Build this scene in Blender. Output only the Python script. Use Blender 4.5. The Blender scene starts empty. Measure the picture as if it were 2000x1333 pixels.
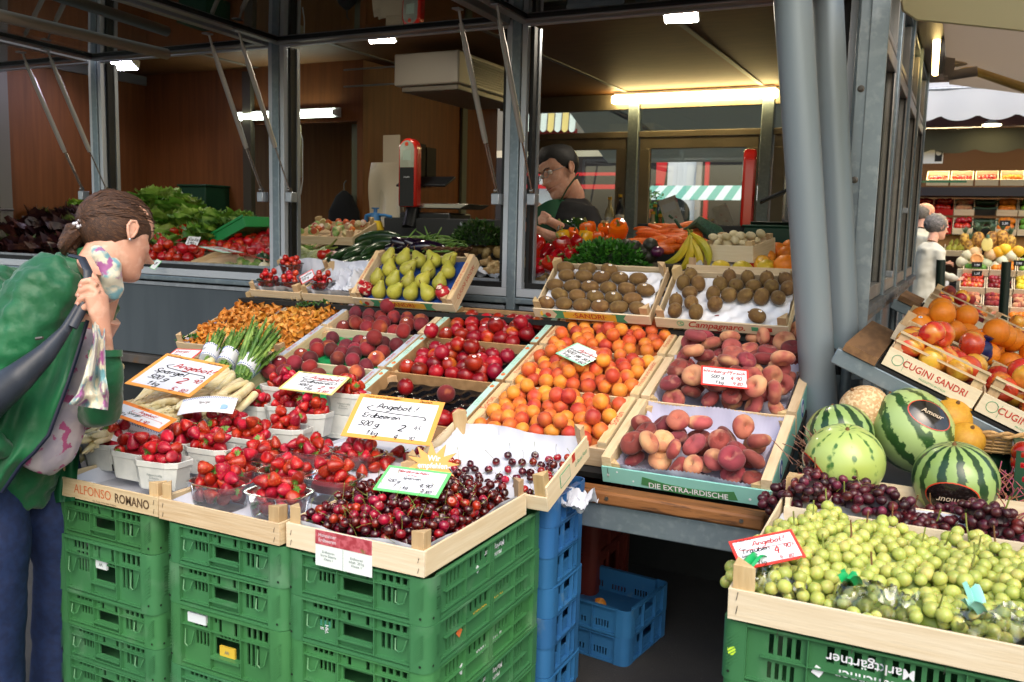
import bpy, math, random
import numpy as np
from mathutils import Vector, Matrix, Euler, noise
V=Vector
S=bpy.context.scene
RN=random.Random(7)
ORD='first second third fourth fifth sixth seventh eighth ninth tenth eleventh twelfth thirteenth fourteenth fifteenth sixteenth seventeenth eighteenth nineteenth twentieth'.split()
# ---------------- camera ----------------
FPX=1755.0; CAMP=V((0,0,1.48))
_yw,_pt,_rl=[math.radians(a) for a in (26.54,7.15,1.44)]
_f=V((-math.sin(_yw)*math.cos(_pt),math.cos(_yw)*math.cos(_pt),-math.sin(_pt)))
_r0=V((math.cos(_yw),math.sin(_yw),0)); _u0=_r0.cross(_f)
CR=_r0*math.cos(_rl)+_u0*math.sin(_rl); CU=-_r0*math.sin(_rl)+_u0*math.cos(_rl)
cd=bpy.data.cameras.new('camera'); cam=bpy.data.objects.new('camera',cd); S.collection.objects.link(cam)
cd.sensor_width=36; cd.lens=36*FPX/2000; cd.clip_start=.05; cd.clip_end=400
m3=Matrix((CR,CU,-_f)).transposed().to_4x4(); m3.translation=CAMP; cam.matrix_world=m3
cd.dof.use_dof=True; cd.dof.focus_distance=2.9; cd.dof.aperture_fstop=6.3
S.camera=cam
def ray(x,y): return CR*((x-1000)/FPX)-CU*((y-666.5)/FPX)+_f
def at(x,y,Y=None,Z=None,X=None,w=None):
    """point of the place seen at photo position x,y that lies at depth Y, height Z, offset X or distance w"""
    d=ray(x,y)
    if Y is not None: t=Y/d.y
    elif Z is not None: t=(Z-CAMP.z)/d.z
    elif X is not None: t=X/d.x
    else: t=w
    return CAMP+d*t
# ---------------- world and sun ----------------
W=bpy.data.worlds.new('World'); S.world=W; W.use_nodes=True
nt=W.node_tree; bg=nt.nodes['Background']; sk=nt.nodes.new('ShaderNodeTexSky')
sk.sky_type='NISHITA'; sk.sun_disc=False; sk.sun_elevation=math.radians(48); sk.sun_rotation=math.radians(145)
sk.air_density=1.6; sk.dust_density=4; sk.ozone_density=1
nt.links.new(sk.outputs[0],bg.inputs[0]); bg.inputs[1].default_value=.15
sl=bpy.data.lights.new('sun','SUN'); sl.energy=.72; sl.angle=math.radians(50); sl.color=(1,.965,.92)
so=bpy.data.objects.new('sun',sl); S.collection.objects.link(so)
so.rotation_euler=(math.radians(42),0,math.radians(35))
S.view_settings.view_transform='Standard'; S.view_settings.look='None'; S.view_settings.exposure=.95; S.view_settings.gamma=1
S.cycles.max_bounces=7; S.cycles.transparent_max_bounces=12; S.cycles.caustics_reflective=False; S.cycles.caustics_refractive=False
S.cycles.sample_clamp_indirect=4
# ---------------- objects ----------------
def link(o): S.collection.objects.link(o); return o
def thing(name,label,cat,loc=(0,0,0),rot=(0,0,0),group=None,mw=None):
    o=link(bpy.data.objects.new(name,None)); o.empty_display_size=.05
    if mw is not None: o.matrix_world=mw
    else: o.location=loc; o.rotation_euler=rot
    return tag(o,label,cat,group)
def tag(o,label=None,cat=None,group=None,kind=None):
    if label: o['label']=label
    if cat: o['category']=cat
    if group: o['group']=group
    if kind: o['kind']=kind
    return o
def dup(o,mw=None,label=None,group=None):
    c=link(o.copy())
    for ch in o.children:
        d=link(ch.copy()); d.parent=c
        for g in ch.children:
            e=link(g.copy()); e.parent=d
    if mw is not None: c.matrix_world=mw
    if label: c['label']=label
    if group: c['group']=group
    return c
class MB:
    def __init__(s): s.v=[]; s.f=[]; s.m=[]
    def add(s,vs,fs,m=0,mx=None):
        b=len(s.v)
        s.v+= [tuple(mx@V(v)) for v in vs] if mx is not None else [tuple(v) for v in vs]
        s.f+=[tuple(i+b for i in f) for f in fs]; s.m+=[m]*len(fs); return s
    def box(s,x0,x1,y0,y1,z0,z1,m=0,mx=None):
        vs=[(x,y,z) for z in (z0,z1) for y in (y0,y1) for x in (x0,x1)]
        return s.add(vs,[(0,2,3,1),(4,5,7,6),(0,1,5,4),(2,6,7,3),(0,4,6,2),(1,3,7,5)],m,mx)
    def tube(s,pts,r,n=8,m=0,cap=True,mx=None):
        pts=[V(p) for p in pts]; k=len(pts); rs=r if isinstance(r,(list,tuple)) else [r]*k
        vs=[];fs=[]; up=None
        for i,p in enumerate(pts):
            t=(pts[min(i+1,k-1)]-pts[max(i-1,0)]).normalized()
            if up is None:
                up=V((0,0,1)) if abs(t.z)<.9 else V((1,0,0))
            a=t.cross(up); 
            if a.length<1e-6: a=t.orthogonal()
            a.normalize(); b=a.cross(t).normalized(); up=b
            rr=rs[i]; ra,rb=rr if isinstance(rr,tuple) else (rr,rr)
            for j in range(n):
                q=2*math.pi*j/n; vs.append(p+a*(ra*math.cos(q))+b*(rb*math.sin(q)))
        for i in range(k-1):
            for j in range(n):
                j2=(j+1)%n; fs.append((i*n+j,i*n+j2,(i+1)*n+j2,(i+1)*n+j))
        if cap: fs.append(tuple(range(n-1,-1,-1))); fs.append(tuple((k-1)*n+j for j in range(n)))
        return s.add(vs,fs,m,mx)
    def lathe(s,prof,n=16,m=0,mx=None,sx=1,sy=1,fn=None):
        vs=[];fs=[];k=len(prof)
        for i,(r,z) in enumerate(prof):
            for j in range(n):
                q=2*math.pi*j/n; rr=r*(fn(q,i/(k-1)) if fn else 1)
                vs.append((rr*math.cos(q)*sx,rr*math.sin(q)*sy,z))
        for i in range(k-1):
            for j in range(n):
                j2=(j+1)%n; fs.append((i*n+j,i*n+j2,(i+1)*n+j2,(i+1)*n+j))
        fs.append(tuple(range(n-1,-1,-1))); fs.append(tuple((k-1)*n+j for j in range(n)))
        return s.add(vs,fs,m,mx)
    def prism(s,out,z0,z1,m=0,mx=None):
        n=len(out); vs=[(x,y,z0) for x,y in out]+[(x,y,z1) for x,y in out]
        fs=[tuple(range(n-1,-1,-1)),tuple(range(n,2*n))]+[(i,(i+1)%n,n+(i+1)%n,n+i) for i in range(n)]
        return s.add(vs,fs,m,mx)
    def sheet(s,fn,nu,nv,m=0,mx=None):
        vs=[fn(i/nu,j/nv) for j in range(nv+1) for i in range(nu+1)]
        fs=[(j*(nu+1)+i,j*(nu+1)+i+1,(j+1)*(nu+1)+i+1,(j+1)*(nu+1)+i) for j in range(nv) for i in range(nu)]
        return s.add(vs,fs,m,mx)
    def holes(s,W,H,hs,th,m=0,mx=None):
        """a board W x H (x,z) with rectangular openings hs=(x0,x1,z0,z1), thickness th along +y"""
        xs=sorted({0,W,*[min(max(v,0),W) for h in hs for v in h[:2]]}); zs=sorted({0,H,*[min(max(v,0),H) for h in hs for v in h[2:]]})
        def solid(i,j):
            if i<0 or j<0 or i>=len(xs)-1 or j>=len(zs)-1: return False
            x=(xs[i]+xs[i+1])/2; z=(zs[j]+zs[j+1])/2
            return not any(a<x<b and c<z<d for a,b,c,d in hs)
        for i in range(len(xs)-1):
            for j in range(len(zs)-1):
                if not solid(i,j): continue
                a,b,c,d=xs[i],xs[i+1],zs[j],zs[j+1]
                q=[(a,0,c),(b,0,c),(b,0,d),(a,0,d),(a,th,c),(b,th,c),(b,th,d),(a,th,d)]
                f=[(0,1,2,3),(5,4,7,6)]
                if not solid(i-1,j): f.append((4,0,3,7))
                if not solid(i+1,j): f.append((1,5,6,2))
                if not solid(i,j-1): f.append((4,5,1,0))
                if not solid(i,j+1): f.append((3,2,6,7))
                s.add(q,f,m,mx)
        return s
    def mesh(s,name,mats,smooth=True,weld=False):
        me=bpy.data.meshes.new(name); me.from_pydata(s.v,[],s.f)
        for m in (mats if isinstance(mats,(list,tuple)) else [mats]): me.materials.append(m)
        me.polygons.foreach_set('material_index',s.m)
        me.polygons.foreach_set('use_smooth',[bool(smooth)]*len(s.f))
        me.update()
        if smooth:
            try: me.set_sharp_from_angle(angle=math.radians(42))
            except Exception: pass
        return me
    def build(s,name,mats,parent=None,smooth=True,bevel=0,mw=None,sub=0):
        o=link(bpy.data.objects.new(name,s.mesh(name,mats,smooth)))
        if parent is not None: o.parent=parent
        if mw is not None: o.matrix_world=mw
        if bevel:
            b=o.modifiers.new('b','BEVEL'); b.width=bevel; b.segments=2; b.limit_method='ANGLE'; b.angle_limit=math.radians(50)
        if sub:
            b=o.modifiers.new('s','SUBSURF'); b.levels=b.render_levels=sub
        return o
def inst(name,me,mw,parent=None,label=None,cat=None,group=None):
    o=link(bpy.data.objects.new(name,me))
    if parent is not None: o.parent=parent; o.matrix_local=mw
    else: o.matrix_world=mw
    return tag(o,label,cat,group)
def TR(loc,rot=(0,0,0),sc=1):
    m=Matrix.Translation(V(loc))@Euler(rot).to_matrix().to_4x4()
    if isinstance(sc,(int,float)): sc=(sc,)*3
    return m@Matrix.Diagonal((*sc,1))
def frame(o,xd,yd):
    """matrix with origin o, x along xd, y along yd made square, z out"""
    x=V(xd).normalized(); z=x.cross(V(yd)).normalized(); y=z.cross(x)
    m=Matrix((x,y,z)).transposed().to_4x4(); m.translation=V(o); return m
def rndrot(r=RN): return (r.uniform(0,6.28),r.uniform(0,6.28),r.uniform(0,6.28))
def stretched(fn,name,mats,**k): pass
# ---------------- materials ----------------
def L(h,k=1.0):
    h=h.lstrip('#'); c=[int(h[i:i+2],16)/255 for i in (0,2,4)]
    return tuple(min(1,k*(v/12.92 if v<=.04045 else ((v+.055)/1.055)**2.4)) for v in c)+(1,)
_mc={}
def M(name,c1,c2=None,c3=None,ns=20,det=4,edge=(.4,.6),rough=.5,rv=0,bump=0,bs=None,var=0,metal=0,coat=0,sc=(1,1,1),alpha=1,trans=0,emis=0,ec=None,sub=0,spec=.5,kind='noise',dist=0,rnd=True,ns3=None,edge3=(.5,.65),ior=1.45,sheen=0):
    """Principled surface: c1/c2 (and c3) mixed by a noise or wave in object space; every object gets its own offset and a brightness variation var"""
    if name in _mc: return _mc[name]
    m=bpy.data.materials.new(name); m.use_nodes=True; t=m.node_tree; N=t.nodes; K=t.links; b=N['Principled BSDF']
    col=lambda c: L(c) if isinstance(c,str) else (tuple(c)+(1,))[:4]
    b.inputs['Roughness'].default_value=rough; b.inputs['Metallic'].default_value=metal
    b.inputs['Coat Weight'].default_value=coat; b.inputs['Coat Roughness'].default_value=.12
    b.inputs['Alpha'].default_value=alpha; b.inputs['Transmission Weight'].default_value=trans; b.inputs['IOR'].default_value=ior
    b.inputs['Specular IOR Level'].default_value=spec
    if sheen: b.inputs['Sheen Weight'].default_value=sheen
    if sub: b.inputs['Subsurface Weight'].default_value=sub; b.inputs['Subsurface Radius'].default_value=(.006,.003,.0015); b.inputs['Subsurface Scale'].default_value=1
    b.inputs['Base Color'].default_value=col(c1)
    if emis: b.inputs['Emission Color'].default_value=col(ec or c1); b.inputs['Emission Strength'].default_value=emis
    if c2 or bump or var:
        tc=N.new('ShaderNodeTexCoord'); mp=N.new('ShaderNodeMapping'); K.new(tc.outputs['Object'],mp.inputs['Vector'])
        mp.inputs['Scale'].default_value=sc
        oi=N.new('ShaderNodeObjectInfo')
        if rnd:
            mu=N.new('ShaderNodeMath'); mu.operation='MULTIPLY'; mu.inputs[1].default_value=37.; K.new(oi.outputs['Random'],mu.inputs[0]); K.new(mu.outputs[0],mp.inputs['Location'])
    def ntex(scale,d=det):
        if kind=='wave':
            x=N.new('ShaderNodeTexWave'); x.inputs['Scale'].default_value=scale; x.inputs['Distortion'].default_value=dist; x.inputs['Detail'].default_value=3; x.inputs['Detail Scale'].default_value=1.5
        elif kind=='voronoi':
            x=N.new('ShaderNodeTexVoronoi'); x.inputs['Scale'].default_value=scale
        else:
            x=N.new('ShaderNodeTexNoise'); x.inputs['Scale'].default_value=scale; x.inputs['Detail'].default_value=d; x.inputs['Distortion'].default_value=dist
        K.new(mp.outputs[0],x.inputs['Vector']); return x.outputs['Distance'] if kind=='voronoi' else x.outputs['Fac']
    out=None
    def mix(a,bb,scale,ed):
        rp=N.new('ShaderNodeMapRange'); rp.inputs['From Min'].default_value=ed[0]; rp.inputs['From Max'].default_value=ed[1]
        K.new(ntex(scale),rp.inputs[0]); mx=N.new('ShaderNodeMix'); mx.data_type='RGBA'; K.new(rp.outputs[0],mx.inputs[0])
        if hasattr(a,'node'): K.new(a,mx.inputs[6])
        else: mx.inputs[6].default_value=a
        mx.inputs[7].default_value=bb; return mx.outputs[2]
    if c2:
        out=mix(col(c1),col(c2),ns,edge)
        if c3: out=mix(out,col(c3),ns3 or ns*2.3,edge3)
    if var:
        hs=N.new('ShaderNodeHueSaturation'); mr=N.new('ShaderNodeMapRange'); mr.inputs['To Min'].default_value=1-var; mr.inputs['To Max'].default_value=1+var
        K.new(oi.outputs['Random'],mr.inputs[0]); K.new(mr.outputs[0],hs.inputs['Value'])
        m2=N.new('ShaderNodeMapRange'); m2.inputs['To Min'].default_value=.5-var*.06; m2.inputs['To Max'].default_value=.5+var*.06
        ml=N.new('ShaderNodeMath'); ml.operation='FRACT'; mm=N.new('ShaderNodeMath'); mm.operation='MULTIPLY'; mm.inputs[1].default_value=7.3
        K.new(oi.outputs['Random'],mm.inputs[0]); K.new(mm.outputs[0],ml.inputs[0]); K.new(ml.outputs[0],m2.inputs[0]); K.new(m2.outputs[0],hs.inputs['Hue'])
        if out is None: hs.inputs['Color'].default_value=col(c1)
        else: K.new(out,hs.inputs['Color'])
        out=hs.outputs[0]
    if out is not None: K.new(out,b.inputs['Base Color'])
    if rv:
        r=N.new('ShaderNodeMapRange'); r.inputs['To Min'].default_value=max(0,rough-rv); r.inputs['To Max'].default_value=min(1,rough+rv); K.new(ntex(ns*1.7),r.inputs[0]); K.new(r.outputs[0],b.inputs['Roughness'])
    if bump:
        bp=N.new('ShaderNodeBump'); bp.inputs['Strength'].default_value=min(1,bump); bp.inputs['Distance'].default_value=.004 if bump<=1 else .004*bump
        K.new(ntex(bs or ns*3),bp.inputs['Height']); K.new(bp.outputs[0],b.inputs['Normal'])
    _mc[name]=m; return m
def cloth(name,c,tr=.45,rough=.8):
    m=bpy.data.materials.new(name); m.use_nodes=True; t=m.node_tree; b=t.nodes['Principled BSDF']; b.inputs['Base Color'].default_value=L(c); b.inputs['Roughness'].default_value=rough
    tl=t.nodes.new('ShaderNodeBsdfTranslucent'); tl.inputs[0].default_value=L(c); mx=t.nodes.new('ShaderNodeMixShader'); mx.inputs[0].default_value=tr
    t.links.new(b.outputs[0],mx.inputs[1]); t.links.new(tl.outputs[0],mx.inputs[2]); t.links.new(mx.outputs[0],t.nodes['Material Output'].inputs[0]); _mc[name]=m; return m
def emit(name,c,s):
    if name in _mc: return _mc[name]
    m=M(name,c,emis=s,ec=c); return m
WX=M('poplar_wood_x','#d5c19f','#c0a67f',ns=6,sc=(1.2,9,22),det=6,edge=(.25,.8),rough=.75,bump=.25,bs=14,c3='#a98456',ns3=3.1,edge3=(.62,.8),var=.12)
WY=M('poplar_wood_y','#d8c5a4','#c4ab84',ns=6,sc=(9,1.2,22),det=6,edge=(.25,.8),rough=.75,bump=.25,bs=14,c3='#a98456',ns3=3.1,edge3=(.62,.8),var=.12)
WZ=M('poplar_wood_post','#c8ad86','#ad8c62',ns=7,sc=(9,9,1.5),det=6,edge=(.25,.8),rough=.75,bump=.3,bs=14,var=.18)
WPALE=M('pale_plywood','#dfd2b9','#cfbc9b',ns=5,sc=(1.2,9,16),det=6,edge=(.25,.85),rough=.7,bump=.2,bs=12,c3='#c09c6c',ns3=4,edge3=(.66,.8),var=.08)
CARD=M('brown_cardboard','#b08a60','#a07c54',ns=30,rough=.85,var=.06)
MINT=M('mint_print','#a8cfc4','#b6d6cb',ns=12,rough=.6,edge=(.3,.8))
IFB=M('greyblue_print','#a9b4c6','#b8c0cd',ns=12,rough=.6,edge=(.3,.8))
TURQ=M('turquoise_print','#7fbdb5','#8cc6bd',ns=9,rough=.55,edge=(.3,.8))
PAPER=M('white_paper','#ced2dc','#c2c6d4',ns=5,rough=.8,bump=.5,bs=9,edge=(.3,.7))
LILAC=M('lilac_paper','#c2c1d6','#b5b4cd',ns=5,rough=.8,bump=.6,bs=8,edge=(.3,.7))
WHITE=M('card_white','#dfe2ea',rough=.4,coat=.3)
INK=M('black_ink','#15151a',rough=.6); REDI=M('red_ink','#c32a26',rough=.6); GRNI=M('green_ink','#2c7a52',rough=.6)
STEEL=M('staple_steel','#6a6560',rough=.4,metal=.8)
GALV=M('galvanized_steel','#7e8b94','#73818a',ns=14,det=6,edge=(.3,.75),rough=.42,metal=.55,c3='#8a979e',ns3=40,edge3=(.5,.7),bump=.08,bs=60,rnd=False)
ALU=M('aluminium','#aab0b8','#9ba1aa',ns=4,sc=(6,6,.6),rough=.38,metal=.6,rnd=False)
ALUW=M('light_aluminium_frame','#b9bfc8',rough=.42,metal=.35)
GREYP=M('grey_panel','#454d54','#3f474e',ns=3,sc=(3,3,.5),det=5,rough=.55,bump=.03,rnd=False)
RUB=M('black_rubber','#0b0b0c',rough=.5)
DARK=M('dark_metal','#22252a',rough=.45,metal=.3)
BLKP=M('black_plastic','#0e0f11',rough=.35)
# ---------------- lettering ----------------
_tx={}
def text(s,h,mat,parent,mx,name='lettering',shear=0,thin=1.0,bold=0,mirror=False):
    key=(s,shear,bold,mat.name)
    if key not in _tx:
        c=bpy.data.curves.new('t','FONT'); c.body=s; c.size=1; c.shear=shear; c.align_x='CENTER'; c.align_y='CENTER'; c.offset=bold; c.resolution_u=3
        o=link(bpy.data.objects.new('t',c)); bpy.context.view_layer.update()
        me=bpy.data.meshes.new_from_object(o.evaluated_get(bpy.context.evaluated_depsgraph_get())); bpy.data.objects.remove(o)
        me.name='lettering'; me.materials.clear(); me.materials.append(mat); _tx[key]=me
    o=link(bpy.data.objects.new(name,_tx[key])); o.parent=parent; o.matrix_local=mx@Matrix.Diagonal((h*thin,h,1,1)); return o
G={'A':'03 39 63;15 55','n':'06 03;04 16 36 43','g':'46 16 04 13 33 46;46 41 20 00','e':'05 45 36 16 04 13 43','b':'09 03 33 44 36 16 05','o':'16 04 13 33 45 36 16','t':'19 14 23 33;06 36','!':'29 15;13 03','E':'49 19 07 26 04 13 43','r':'06 03;04 16 36','d':'36 16 04 13 33 45;49 43','S':'48 29 07 25 44 23 03','p':'06 00;05 26 45 33 03','a':'46 16 04 13 33 46;46 43 53','s':'36 16 15 34 33 03','k':'09 03;36 04 33','i':'16 13 23;18 19','u':'06 04 13 33 46;46 43','h':'09 03;04 26 36 43','w':'06 13 25 33 46','f':'39 29 17 10;06 36','P':'03 09 39 48 46 05','c':'36 16 04 13 33','l':'19 14 23','m':'06 03;04 16 23;24 36 43','z':'06 36 03 33','T':'09 59;29 23','W':'09 13 36 53 79','L':'19 03 43','D':'03 09 38 46 34 03','H':'03 09;43 49;06 46','I':'29 23','M':'03 19 35 59 73','N':'03 09 43 49','0':'19 06 13 33 46 39 19','1':'07 29 23','2':'08 29 48 36 03 43','3':'08 29 38 26 45 33 03','4':'29 05 45;38 32','5':'49 19 16 36 44 23 03','6':'39 06 13 33 45 06','7':'09 49 13','8':'26 08 29 48 26 04 13 33 44 26','9':'46 26 07 29 48 46 33','.':'13 14','-':'05 35',',':'14 02','(':'39 17 14 33',')':'09 27 24 03',' ':''}
def hand(mb,s,x,y,h,r=None,m=0,sh=.25,seed=1):
    """pen strokes of a hand-written line, starting at x,y (baseline), capital height h, as thin ribbons in the xy plane"""
    u=h/6; r=r or h*.07; rr=random.Random(seed); cx=x
    for ch in s:
        g=G.get(ch) or G.get(ch.lower()) or ''
        wd=2
        if g:
            wd=0
            for st in g.split(';'):
                p=[(int(q[0]),int(q[1])) for q in st.split()]; wd=max(wd,max(a for a,_ in p))
                pts=[]
                for i in range(len(p)-1):
                    p0=p[max(i-1,0)];p1=p[i];p2=p[i+1];p3=p[min(i+2,len(p)-1)]
                    for t in (0,.25,.5,.75):
                        f=lambda k:.5*((2*p1[k])+(-p0[k]+p2[k])*t+(2*p0[k]-5*p1[k]+4*p2[k]-p3[k])*t*t+(-p0[k]+3*p1[k]-3*p2[k]+p3[k])*t**3)
                        pts.append((f(0),f(1)))
                pts.append(p[-1])
                q=[V((cx+a*u*.8+(b-3)*u*sh,y+(b-3)*u,0)) for a,b in pts]
                for i in range(len(q)-1):
                    d=q[i+1]-q[i]
                    if d.length<1e-7: continue
                    n=V((-d.y,d.x,0)).normalized()*r; e=d.normalized()*r*.5
                    mb.add([q[i]-n-e,q[i+1]-n+e,q[i+1]+n+e,q[i]+n-e],[(0,1,2,3)],m)
        cx+=(wd*.8+1.1)*u
    return cx
def swoosh(mb,x0,x1,y,h,r,m=0):
    pts=[(x0+h,y+h*1.6),(x0,y+h),(x0+h*.6,y+h*.35),(x0+(x1-x0)*.5,y),(x1-h*.4,y-h*.1),(x1,y-h*.7),(x1-h*.6,y-h)]
    q=[V((a,b,0)) for a,b in pts]
    for i in range(len(q)-1):
        d=q[i+1]-q[i]; n=V((-d.y,d.x,0)).normalized()*r
        mb.add([q[i]-n,q[i+1]-n,q[i+1]+n,q[i]+n],[(0,1,2,3)],m)
def card(label,tl,tr,bl,border,lines,swo=None,name='price_sign',bw=.06,group='price signs',stick=None,white=WHITE,cat='price sign'):
    """a laminated price card between three measured corners; lines=(text,x,y,h,colour index) in fractions of width/height"""
    tl,tr,bl=V(tl),V(tr),V(bl); mw=frame(bl,tr-tl,tl-bl); Wd=(tr-tl).length; Hh=(tl-bl).dot((mw.to_3x3()@V((0,1,0)))); 
    t=thing(name,label,cat,group=group,mw=mw)
    MB().box(0,Wd,0,Hh,-.002,0).build('card',border,t,smooth=False)
    b=Wd*bw; MB().box(b,Wd-b,b,Hh-b*1.2,0,.0006).build('paper_inset',white,t,smooth=False)
    mb=MB()
    for i,(s,x,y,h,c) in enumerate(lines): hand(mb,s,x*Wd,y*Hh,h*Hh,m=c,seed=i,r=h*Hh*(.085 if h>.08 else .07))
    if swo: swoosh(mb,swo[0]*Wd,swo[1]*Wd,swo[2]*Hh,.09*Hh,.009*Hh,swo[3])
    for k,v in enumerate(mb.v): mb.v[k]=(v[0],v[1],.0012)
    mb.build('lettering',[INK,REDI,GRNI],t,smooth=False)
    return t
# heaps: resting positions of balls dropped into a tray
def heap(n,x0,x1,y0,y1,r,seed=1,floor=lambda x,y:0,K=14,jit=.12,minpts=()):
    rr=random.Random(seed); P=list(minpts); cell={}
    c=2.2*r
    def key(x,y): return (int(x//c),int(y//c))
    for p in P: cell.setdefault(key(p[0],p[1]),[]).append(p)
    out=[]
    for i in range(n):
        ra=r*rr.uniform(1-jit,1+jit*.6); best=None
        for k in range(K):
            x=rr.uniform(x0+ra,x1-ra); y=rr.uniform(y0+ra,y1-ra); z=floor(x,y)+ra; kx,ky=key(x,y)
            for a in (-1,0,1):
                for b in (-1,0,1):
                    for q in cell.get((kx+a,ky+b),()):
                        d2=(q[0]-x)**2+(q[1]-y)**2; s=(ra+q[3])*.97
                        if d2<s*s: z=max(z,q[2]+math.sqrt(s*s-d2))
            if best is None or z-floor(x,y)<best[4]: best=(x,y,z,ra,z-floor(x,y))
        P.append(best); out.append(best); cell.setdefault(key(best[0],best[1]),[]).append(best)
    return out
def ball_profile(r,h,dt=0,db=0,n=12,pw=1,nseg=16,fn=None,belly=0,cw=.3):
    """round fruit: r radius, h half height, dt/db dimple depths at top/bottom, belly moves the widest point"""
    pr=[]
    for i in range(n+1):
        a=math.pi*i/n; s=math.sin(a); x=r*(s**pw if s>0 else 0); z=-h*math.cos(a)
        z+=belly*h*s*s
        if dt and a>math.pi/2: z-=dt*math.exp(-(x/(r*cw))**2)
        if db and a<math.pi/2: z+=db*math.exp(-(x/(r*cw))**2)
        pr.append((max(x,1e-5),z))
    return pr

def packed(x0,x1,y0,y1,r,zf,seed=1,extra=.2,jit=.18,keep=1.0):
    """one dense settled layer (centres at height zf(x,y)) with some fruit lying in its hollows"""
    rr=random.Random(seed); L_=[]; top=[]
    dx=1.94*r; dy=1.70*r; nx=int((x1-x0-2*r)/dx)+1; ny=int((y1-y0-2*r)/dy)+1; ox=(x1-x0-2*r-dx*(nx-1.0)-dx*.5)/2 if ny>1 else 0
    for j in range(ny):
        for i in range(nx):
            x=x0+r+max(ox,-r*.4)+dx*(i+.5*(j%2))+rr.gauss(0,jit*r); y=y0+r+dy*j+rr.gauss(0,jit*r)
            if x>x1-r*.5 or rr.random()>keep: continue
            L_.append((x,y,zf(x,y)+rr.gauss(0,.12*r),r*rr.uniform(.9,1.05)))
            if rr.random()<extra and i<nx-1 and j<ny-1: top.append((x+dx*.5,y+dy*.35,zf(x,y)+1.45*r,r*rr.uniform(.92,1.04)))
    return L_+top
# ================= ground and stall building =================
ASPH=M('asphalt','#2f2f31','#3b3a3a',ns=3,det=8,edge=(.3,.7),rough=.85,bump=.6,bs=160,c3='#4a4846',ns3=60,edge3=(.62,.75),rnd=False)
mb=MB(); mb.sheet(lambda u,v:(-60+120*u,-30+110*v,0),8,8); tag(mb.build('ground',ASPH),kind='structure')
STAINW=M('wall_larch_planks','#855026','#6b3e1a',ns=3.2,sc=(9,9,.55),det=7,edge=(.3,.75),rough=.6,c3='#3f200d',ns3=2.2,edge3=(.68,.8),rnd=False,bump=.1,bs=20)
LITW=M('wall_lit_larch','#a4713a','#8a5a2a',ns=3.2,sc=(9,9,.55),det=7,edge=(.3,.75),rough=.6,c3='#4a2810',ns3=2.4,edge3=(.68,.8),rnd=False)  # lit copy of the larch planks, lamplight put into the colour
CEILW=M('ceiling_plywood','#76502c','#654324',ns=5,sc=(1.0,7,7),det=7,edge=(.3,.75),rough=.6,c3='#5c3a1e',ns3=7,edge3=(.6,.8),rnd=False)
GRYW=M('grey_lacquer','#7d7f80',rough=.5)
YEL=M('yellow_case','#c99a2c',rough=.5)
CANV=cloth('grey_canvas','#b5b5ac',.5)
GLASS=bpy.data.materials.new('window_glass'); GLASS.use_nodes=True
def mkglass(m,tint,fac,rough=0.0,dirt=0):
    t=m.node_tree; N=t.nodes; K=t.links; N.clear(); o=N.new('ShaderNodeOutputMaterial'); a=N.new('ShaderNodeBsdfTransparent'); a.inputs[0].default_value=(*tint,1)
    g=N.new('ShaderNodeBsdfGlossy'); g.inputs['Roughness'].default_value=rough; g.inputs[0].default_value=(.95,.97,1,1)
    fr=N.new('ShaderNodeFresnel'); fr.inputs[0].default_value=1.5; ad=N.new('ShaderNodeMath'); ad.operation='ADD'; ad.inputs[1].default_value=fac; ad.use_clamp=True
    K.new(fr.outputs[0],ad.inputs[0]); mx=N.new('ShaderNodeMixShader'); K.new(ad.outputs[0],mx.inputs[0]); K.new(a.outputs[0],mx.inputs[1]); K.new(g.outputs[0],mx.inputs[2])
    last=mx
    if dirt:
        d=N.new('ShaderNodeBsdfDiffuse'); d.inputs[0].default_value=(.25,.27,.2,1); m2=N.new('ShaderNodeMixShader'); m2.inputs[0].default_value=dirt; K.new(mx.outputs[0],m2.inputs[1]); K.new(d.outputs[0],m2.inputs[2]); last=m2
    K.new(last.outputs[0],o.inputs[0]); return m
mkglass(GLASS,(.9,.95,.93),.03)
FLAPG=bpy.data.materials.new('flap_glass'); FLAPG.use_nodes=True; mkglass(FLAPG,(.80,.84,.77),.03,.008,.02)
SGL=bpy.data.materials.new('side_glass'); SGL.use_nodes=True; mkglass(SGL,(.85,.9,.85),.16)
# --- stall: one building with its parts
ST=thing('market_stall','long galvanised steel market stall with open hinged windows and larch lined interior','market stall',(0,0,0))
YF=3.7; PX=[-4.58,-3.225,-1.842,-.40]; PXB=-6.05
def post(x0,x1,y0,y1,z0=0,z1=2.62,m=GALV,name='post'):
    return MB().box(x0,x1,y0,y1,z0,z1).build(name,m,ST,bevel=.004)
for x in (PX[0],PX[1],PX[2]): post(x-.034,x+.012,YF-.02,YF+.07)
post(PXB-.05,PXB+.05,YF-.02,YF+.07)
post(-.425,-.345,YF-.06,YF+.08)
# corner plate with bolts
cp=MB().box(-.372,-.309,3.585,3.6,0,2.62).box(-.41,-.372,3.60,3.612,0,2.62).build('corner_plate',M('galv_plate','#9aa6ae','#87949c',ns=9,det=7,edge=(.3,.75),rough=.38,metal=.5,c3='#a9b3b9',ns3=24,edge3=(.5,.7),rnd=False),ST,bevel=.002)
for z in (.7,1.03,1.36,1.69,2.02,2.35):
    MB().lathe([(.013,0),(.013,.003),(.007,.004),(.006,.012)],12,mx=TR((-.391,3.60,z),(math.pi/2,0,0))).build('bolt',STEEL,cp)
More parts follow.
